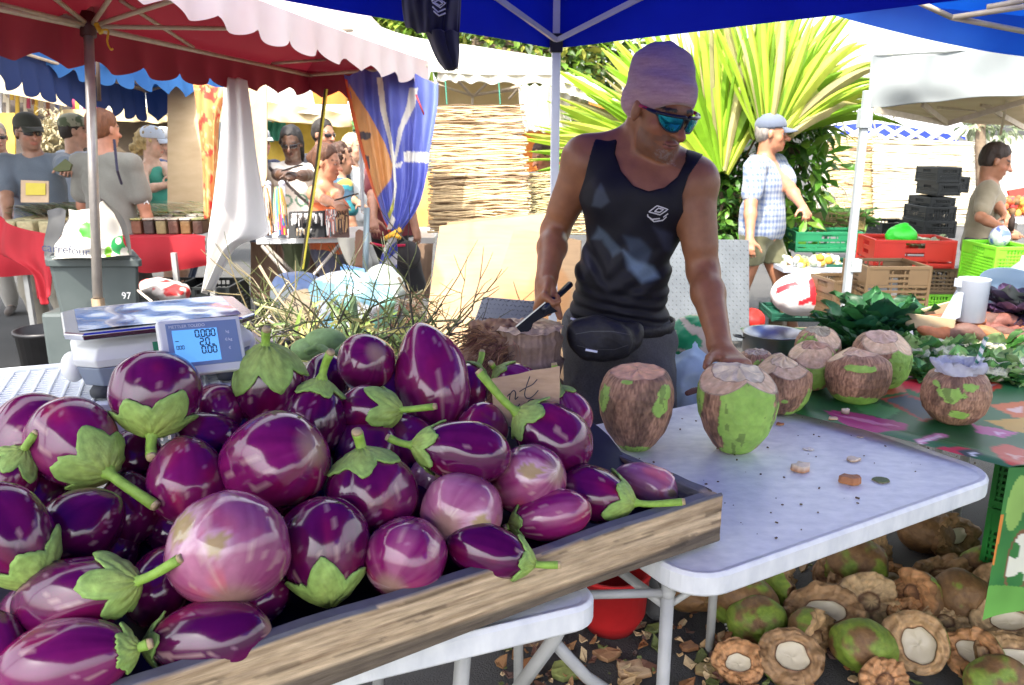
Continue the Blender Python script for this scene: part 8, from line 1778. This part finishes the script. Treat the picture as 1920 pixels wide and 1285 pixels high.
def tree(name, pos, trunk, clusters, leaf, n, cols, label, cat, seed=0, W=.45, group=None, trunkr=.06, twig=True):
    rd = random.Random(seed); o = thing(name, (pos.x, pos.y, 0), label, cat, group)
    tb_ = MB(); tb_.tube(spline([Vector((pos.x,pos.y,0))]+trunk, 10), [trunkr*(1-.07*i) for i in range(10)], 10)
    if twig:
        for c, r in clusters: tb_.tube([trunk[-1], trunk[-1].lerp(c,.5)+Vector((rd.uniform(-.1,.1),0,.05)), c], [trunkr*.35, trunkr*.25, trunkr*.12], 6)
    tb_.build('trunk', mat('bark', (.10,.07,.045), (.2,.15,.1), rough=.9, scale=20, bump=.6), o, smooth=True); mb = MB(); tot = sum(r**2 for c, r in clusters)
    for c, r in clusters:
        for i in range(int(n*r*r/tot)):
            d = Vector((rd.gauss(0,1), rd.gauss(0,1), rd.gauss(0,1))).normalized(); p = c+d*r*rd.random()**.4*(1 if rd.random() > .1 else 1.2); l = leaf*rd.uniform(.6,1.25)
            mb.leaf(p, d+Vector((rd.gauss(0,.6), rd.gauss(0,.6), rd.gauss(-.15,.5))), (rd.gauss(0,.4), rd.gauss(0,.4), 1), l, l*W, n=2, col=leafcol(rd, rd.choice(cols)))
    mb.build('crown', m_fol, o); return o
gl = [(.07,.20,.02),(.12,.30,.03),(.05,.14,.02),(.22,.38,.05)]
def CL(l): return [(P(u, v, t), r) for u, v, t, r in l]
tr0 = P(1470,420,6.3)
tree('broadleaf_tree', tr0, [P(1470,420,6.3), P(1465,330,6.3), P(1480,240,6.3)], CL([(1480,240,6.2,.34),(1510,300,6.1,.22),(1500,180,6.2,.26),(1520,350,6.1,.16),(1440,330,6.3,.3),(1495,400,6.2,.18),(1440,430,6.3,.25),(1530,245,6.2,.12),(1510,140,6.3,.16),(1470,160,6.3,.25),(1490,450,6.2,.12),(1545,130,6.3,.08)]), .16, 900, gl, 'glossy leaved tree behind the striding man', 'tree', 4, W=.42)
tree('shrub', P(1350,400,6.0), [P(1350,400,6.0), P(1352,350,6.0)], CL([(1350,350,6,.2),(1345,400,6,.22),(1372,320,6,.16),(1400,430,6.1,.2),(1335,440,5.9,.14)]), .10, 700, [(.06,.18,.02),(.14,.3,.04),(.03,.09,.02)], 'dense green shrub between palm trunk and the striding man', 'shrub', 5)
mbk = MB(); rdk = random.Random(8)
# far trees above the tents
for i, (cl3, lab, s, c3) in enumerate(((CL([(700,40,15,.8),(760,55,15,.7),(650,20,15.5,.8),(830,70,15,.8),(790,20,16,1.0)]), 'yellow green tree crown above the white tent at left', 12, [(.22,.32,.04),(.12,.22,.03),(.3,.36,.06)]),
                                       (CL([(890,80,14,.7),(960,90,14,.8),(1020,95,14,.7),(1090,110,14,.8),(930,30,15,1.2),(1050,40,15,1.2),(1130,90,14,.9),(1060,130,13.5,.5)]), 'dense green tree crown behind the canopy post', 13, [(.08,.16,.02),(.16,.28,.03),(.05,.1,.02),(.3,.3,.05)]),
                                       (CL([(590,200,13,.5),(630,210,13,.4),(560,215,13,.3)]), 'small tree crown glimpsed between the red parasol and the yellow cloth', 14, [(.08,.2,.06),(.14,.28,.08)]))):
    c0 = cl3[0][0]; tree('leafy_tree', Vector((c0.x,c0.y+.5,0)), [Vector((c0.x,c0.y+.5,1.5)), c0], cl3, .24, 3600 if i < 2 else 500, c3, lab, 'tree', s, W=.5, trunkr=.14)
# planter of tread plate behind the seller
dplate([P(1235,640,4.6), P(1405,640,4.9), P(1405,450,4.9), P(1235,448,4.6)], 'tread_plate_planter', 'grey tread plate planter under the shrub beside the striding man', 'planter', th=.3, dens=(24,24))
# grey tent at the right
m_gt = mat('grey_tent_cloth', (.19,.215,.22), (.29,.31,.31), back=(.36,.30,.2), rough=.7, scale=2.5, transl=.25, bump=.3, bscale=3)
gt = thing('grey_tent', PZ(1600,700,0), 'grey white pop up tent with truss frame at the right edge', 'tent')
seg(gt, [[(1634,104,4.2),(1720,104,4.2),(1800,96,4.2),(1935,92,4.1)],[(1632,155,4.2),(1720,155,4.15),(1800,150,4.2),(1935,140,4.1)],[(1628,203,4.2),(1720,195,4.2),(1800,186,4.2),(1935,178,4.1)]], 'valance', m_gt, nu=50, amp=.015, fr=14, solid=.002)
G = patch(PR([[(1634,104,4.2),(1780,96,4.2),(1935,90,4.1)],[(1660,120,6.0),(1780,110,6.0),(1960,104,6.0)]]), 20, 20)
MB().grid([r[::-1] for r in G]).build('roof_fabric', m_gt, gt, smooth=True)
G = patch(PR([[(1632,186,4.25),(1780,182,4.25),(1935,176,4.15)],[(1660,205,5.8),(1780,228,6.0),(1935,238,6.0)]]), 20, 20); MB().grid(G).build('roof_underside', mat('tent_underside', (.33,.25,.14), (.45,.36,.22), rough=.8, scale=3, transl=.2), gt, smooth=True)
m_gp = mat('grey_post', (.28,.31,.33), (.38,.41,.42), rough=.4, scale=10)
pt = P(1622,215,4.2); MB().beam(Vector((pt.x,pt.y,0)), pt+Vector((0,0,.12)),   .038, .038, (0,1,0)).build('post', m_gp, gt, bevel=.004)
MB().box(pt-Vector((0,0,.02)), (.06,.06,.1)).build('post_fitting', m_gp, gt, bevel=.004); MB().box(PYY(1603,498,pt.y), (.055,.055,.07)).build('post_fitting', m_gp, gt, bevel=.004)
for a, b in (((1640,206,4.2),(1776,232,4.6)),((1776,232,4.6),(1935,186,4.3)),((1776,232,4.6),(1730,196,4.3)),((1876,250,5.0),(1890,180,4.4)),((1760,200,4.8),(1830,205,5.0)),((1840,195,4.6),(1920,240,5.0))): MB().beam(P(*a), P(*b), .014, .03).build('truss_bar', mrib, gt)
# far blue tent
bt_ = thing('blue_tent', P(1650,420,9), 'far white and royal blue tent with criss cross truss', 'tent')
m_far = mat('tent_white_far', (.6,.62,.68), (.72,.74,.8), rough=.7, transl=.3); m_rb = mat('royal_blue', (.01,.03,.4), (.03,.07,.6), rough=.6, transl=.3)
seg(bt_, [[(1545,210,9.6),(1620,205,9.6),(1700,212,9.6),(1815,232,9.6)],[(1540,242,8.9),(1620,232,8.9),(1700,238,8.9),(1818,262,8.9)]], 'roof_fabric', m_far, nu=30)
seg(bt_, [[(1540,240,8.9),(1620,231,8.9),(1700,238,8.9),(1816,258,8.9)],[(1540,252,8.9),(1620,252,8.9),(1700,258,8.9),(1816,266,8.9)]], 'valance', m_rb, nu=40)
for i in range(7):
    u = 1545+i*38; v = 244+abs(i-2)*2; MB().beam(P(u,v-8,8.7), P(u+38,v+16,8.7), .02, .035).build('truss_bar', m_truss, bt_); MB().beam(P(u,v+16,8.65), P(u+38,v-8,8.65), .02, .035).build('truss_bar', m_truss, bt_)
reeds([[(1556,256,8.2),(1640,256,8.2)],[(1556,425,8.0),(1640,425,8.0)]], 'tall tan reed blind behind the green crates', 110, 7, base=(.62,.48,.24), th=.009, darkf=.25)
reeds([[(1640,262,8.0),(1820,268,8.0)],[(1640,425,7.9),(1820,425,7.9)]], 'long pale reed blind behind the black crates', 100, 8, base=(.58,.52,.4), th=.01, darkf=.15, dark=(.35,.3,.2))
panel([(1530,330,8.6),(1562,262,8.6),(1562,430,8.6),(1525,430,8.6)], 'white sunlit sheet left of the tan reed blind', m_wt, name='white_sheet', cat='sheet')
panel([(1812,255,8.8),(1935,255,8.6),(1935,420,8.6),(1812,420,8.8)], 'bright white wall behind the man in beige polo', m_wt, name='white_wall', cat='wall')
tr_ = tree('pale_tree', P(1845,420,8.3), [P(1845,420,8.3), P(1842,330,8.3), P(1838,250,8.3), P(1850,200,8.4)], CL([(1850,215,8.4,.2),(1825,235,8.4,.15),(1880,240,8.4,.15)]), .12, 200, [(.25,.32,.18),(.35,.4,.25)], 'pale barked tree behind the man in beige polo', 'tree', 15, trunkr=.09)
for i, (u, v, w_, hh, c, lab) in enumerate(((1792,310,14,60,(.4,.2,.3),'purple patterned garment hanging beyond the black crates'),(1812,318,8,50,(.6,.25,.05),'orange garment hanging beyond the black crates'))):
    tag(MB().prism([P(u-w_/2,v-hh/2,8.4), P(u+w_/2,v-hh/2,8.4), P(u+w_/2,v+hh/2,8.4), P(u-w_/2,v+hh/2,8.4)], (0,1,0), .03, c).build('hanging_garment', m_fab), lab, 'garment', 'garments hanging on the right')
# fan
fn = thing('pedestal_fan', P(1560,400,7.4), 'round wire fan in front of the tan reed blind', 'fan'); fc = P(1560,376,7.4); ring = lambda r, y=0: [fc+Vector((r*math.cos(a), y, r*math.sin(a))) for a in [2*math.pi*i/28 for i in range(29)]]
mb = MB(); [mb.tube(ring(r, .02*(1-r/.14)), .003 if r < .13 else .007, 5) for r in (.04,.06,.08,.10,.12,.14)]; [mb.tube([fc, fc+Vector((.14*math.cos(a), 0, .14*math.sin(a)))], .002, 4) for a in [math.pi*i/8 for i in range(16)]]
mb.build('grille', m_alu, fn); MB().sph(fc+Vector((0,.05,0)), .05, 12, 8).build('motor', m_black, fn, smooth=True); MB().tube([fc+Vector((0,.06,-.1)), Vector((fc.x, fc.y+.06, 0))], .015, 8).build('stem', m_black, fn)
# crates on the right
def cb(kind, u0, u1, v1, t, d, hh, rz, lab, grp, z=None, **k):
    """crate whose base line spans pixels u0..u1 at row v1, distance t"""
    a, b = P(u0, v1, t), P(u1, v1, t); w_ = (b-a).length; c = (a+b)/2; rr = put_crate(kind, round(w_,3), d, hh, (c.x, c.y+d/2, z if z is not None else c.z), rz, lab, grp, **k); return rr
gG = 'crates stacked on the right'
cb('brown', 1612, 1730, 640, 4.9, .36, .46, 0, 'big brown crate lying on its side beside the grey post', gG, tilt=(0,0), nsl=12, ncol=5)
cb('brown', 1550, 1612, 610, 5.0, .3, .28, 8, 'small brown slatted crate left of the big brown one', gG, nsl=3, ncol=12)
cb('lime', 1728, 1786, 590, 5.3, .3, .14, 0, 'small lime green crate at the bottom under brown and red ones', gG, nsl=4)
cb('brown', 1726, 1790, 552, 5.25, .32, .17, 0, 'brown crate under the red crate', gG, nsl=4, ncol=8)
cb('red', 1645, 1790, 503, 5.2, .36, .18, -6, 'bright red crate holding a green bag and vegetables', gG, nsl=2, ncol=3, solidtop=.6)
cb('dkgreen', 1548, 1630, 536, 5.6, .34, .15, 0, 'dark green perforated crate behind the grey post', gG, nsl=4, ncol=14)
cb('green', 1494, 1618, 474, 5.9, .34, .15, -3, 'wide green crate left of the grey post', gG, nsl=2, ncol=6, solidtop=.3)
cb('tan', 1512, 1620, 434, 6.3, .36, .15, 0, 'tan crate of leafy greens above the wide green one', gG, nsl=6, ncol=12)
cb('tan', 1470, 1560, 600, 5.7, .34, .03, 0, 'flat dark tray on the ground under the white and red bag', gG, nsl=1) if False else None
for i, (u0, u1, v, t) in enumerate(((1652,1720,448,6.6),(1712,1775,455,6.5),(1730,1790,447,6.2),(1734,1790,420,6.25),(1742,1788,402,6.4),(1758,1800,368,6.5),(1756,1800,345,6.5),(1770,1815,362,6.6))):
    cb('black', u0, u1, v, t, .36, .13 if i != 5 else .1, 0, 'black crate %s of the dark stack behind the red crate' % ['low at the left end','in the middle bottom','at the near bottom right','second up at the right','third up','upper left','topmost left','topmost right'][i], 'black crates stacked behind the red crate', nsl=4, ncol=10)
cb('lime', 1858, 1935, 540, 4.7, .36, .24, 0, 'lime green crate at the right edge beside the man in beige polo', gG, nsl=9, ncol=12); cb('lime', 1850, 1935, 555, 4.6, .3, .12, 0, 'lower lime green crate at the right edge behind the basin', gG, nsl=4, ncol=12) if False else None
cb('dkgreen', 1452, 1560, 604, 5.6, .4, .06, -4, 'low dark green crate on the ground under the white and red bag', gG, nsl=1, ncol=8)
leafball(P(1560,418,6.4), 40, .16, [(.2,.4,.1),(.3,.5,.15)], 'pale leafy greens filling the tan crate', 'salad_heap', 'salad', None, 91); leafball(P(1605,416,6.4), 30, .14, [(.2,.4,.1),(.12,.3,.06)], 'brighter greens at the right of the tan crate', 'salad_heap', 'salad', None, 92)
sack(P(1690,442,5.3), (.09,.08,.06), 'bright green plastic bag in the red crate', 'plastic_bag', m_bag, (.03,.55,.03), 21, h=.01)
leafball(P(1745,462,5.4), 30, .1, [(.3,.38,.2),(.5,.5,.4)], 'pale vegetables lying in the right half of the red crate', 'vegetables', 'vegetables', None, 93)
def rwcol(V):
    U_, V_, t = projn(V[:,0], V[:,1], V[:,2]); c = np.tile(np.array([.62,.6,.6]), (len(V),1)); m = inpoly(U_, V_, [(1515,525),(1532,518),(1545,532),(1540,550),(1536,572),(1522,572),(1518,548)]) | inpoly(U_, V_, [(1455,540),(1490,528),(1500,534),(1455,552)]) | inpoly(U_, V_, [(1498,565),(1520,556),(1524,566),(1498,574)]); return np.where(m[:, None], np.array([.62,.02,.03]), c)
sack(P(1503,552,5.3), (.20,.14,.145), 'big round white plastic bag printed with red shapes', 'plastic_bag', m_bag, rwcol, 22, h=.011, top=False, amp=.12)
sack(P(1400,600,5.2), (.1,.1,.07), 'red object on the ground behind the striding man\'s feet', 'red_bag', m_bag, (.5,.02,.015), 23, h=.012, top=False)
tr4 = thing('fruit_stand', P(1520,480,5.7), 'white tray of mixed orange fruit below the wide green crate', 'fruit tray'); MB().box(P(1520,500,5.7), (.5,.35,.03)).build('tray', mw, tr4)
mb = MB()
for i in range(90): q = P(1520+rd.uniform(-52,52), 492+rd.uniform(-10,8), 5.65+rd.uniform(-.12,.12)); mb.sph(q, rd.uniform(.018,.03), 8, 6, None, rd.choice([(.65,.3,.03),(.7,.68,.62),(.7,.7,.66),(.6,.45,.08),(.35,.4,.3)]))
mb.build('fruit', m_attr, tr4, smooth=True); MB().tube([P(1480,510,5.7), Vector((P(1480,510,5.7).x, P(1480,510,5.7).y, 0))], .015, 6).build('leg', m_alu, tr4); MB().tube([P(1560,510,5.7), Vector((P(1560,510,5.7).x, P(1560,510,5.7).y, 0))], .015, 6).build('leg', m_alu, tr4)
# far right goods
rt = thing('fruit_stand', P(1905,400,7.4), 'far red and orange fruit stand at the right edge', 'fruit stand'); MB().box(P(1915,410,7.4), (.5,.4,.04)).build('tabletop', mw, rt); 
for i in range(40): pass
mb = MB()
for i in range(70): mb.sph(P(rd.uniform(1878,1930), rd.uniform(372,404), 7.3+rd.random()*.2), .03, 8, 6, None, rd.choice([(.6,.1,.03),(.6,.3,.05),(.15,.08,.03),(.5,.05,.05)]))
mb.build('fruit', m_attr, rt, smooth=True); MB().prism([P(1890,358,7.6), P(1935,350,7.6), P(1935,395,7.6), P(1905,400,7.6)], (0,1,0), .03, (.65,.03,.02)).build('red_sheet', m_attr, rt); MB().tube([P(1905,410,7.4), Vector((P(1905,410,7.4).x, P(1905,410,7.4).y, 0))], .02, 6).build('leg', m_alu, rt)
tag(MB().lathe([(.0,0),(.06,0),(.07,.05),(.07,.13),(.03,.17),(.025,.2),(0,.2)], 20, Matrix.Translation(P(1915,548,4.4)), (.45,.6,.5)).build('water_bottle', mat('clear_plastic', (.4,.55,.5), (.55,.68,.62), rough=.15, transl=.3), smooth=True), 'pale green plastic bottle at the right edge above the basin', 'bottle')
sack(P(1873,448,4.9), (.05,.04,.05), 'small blue and white bag beside the waist of the man in beige polo', 'plastic_bag', m_bag, lambda V: np.where((fbm(V[:,0]*30,V[:,1]*30,V[:,2]*30,2) > .5)[:, None], np.array([.1,.15,.5]), np.array([.6,.6,.6])), 24, h=.009)
# red crate edge below the tray table
rbk = PZ(1160,1190,0.0); rk = thing('red_basket', (rbk.x,rbk.y,0), 'red rounded plastic basket on the ground under the tray table', 'basket'); MB().lathe([(.0,.002),(.08,.002),(.11,.06),(.12,.2),(.125,.2),(.125,.215),(.11,.21),(.1,.07)], 28, Matrix.Translation((rbk.x-.02,rbk.y+.05,0)), (.42,.004,.006)).build('basket_body', m_attr, rk, smooth=True)
# ============================================================ camera and light
cam = bpy.data.cameras.new('camera'); co = bpy.data.objects.new('camera', cam); COL.objects.link(co)
co.location = (0,0,H); co.rotation_euler = (math.pi/2-PIT, 0, 0); cam.sensor_width = 36; cam.lens = 36*F/1920; cam.clip_end = 400; cam.clip_start = .05
cam.dof.use_dof = True; cam.dof.focus_distance = 1.7; cam.dof.aperture_fstop = 10
SC.camera = co
SUN_EL, SUN_AZ = 58, 205   # azimuth of the sun measured clockwise from +Y
w = bpy.data.worlds.new('World'); SC.world = w; w.use_nodes = True; nt = w.node_tree; bg = nt.nodes['Background']
sk = nt.nodes.new('ShaderNodeTexSky'); sk.sky_type = 'NISHITA'; sk.sun_disc = False; sk.sun_elevation = math.radians(SUN_EL); sk.sun_rotation = math.radians(SUN_AZ); sk.dust_density = 4; sk.air_density = 1.2
hs_ = nt.nodes.new('ShaderNodeHueSaturation'); hs_.inputs['Saturation'].default_value = .28; nt.links.new(sk.outputs[0], hs_.inputs['Color']); nt.links.new(hs_.outputs[0], bg.inputs[0]); bg.inputs[1].default_value = .15
sl = bpy.data.lights.new('sun', 'SUN'); sl.energy = 2.0; sl.angle = math.radians(.5); sl.color = (1,.92,.78); so = bpy.data.objects.new('sun', sl); COL.objects.link(so)
az = math.radians(SUN_AZ); el = math.radians(SUN_EL); d = Vector((math.sin(az)*math.cos(el), math.cos(az)*math.cos(el), math.sin(el)))
so.rotation_euler = d.to_track_quat('Z', 'Y').to_euler(); so.location = d*50
SC.view_settings.view_transform = 'Standard'; SC.view_settings.look = 'None'; SC.view_settings.gamma = 1; SC.view_settings.exposure = 2.2
SC.cycles.max_bounces = 8; SC.cycles.transparent_max_bounces = 8
SC.cycles.use_denoising = True
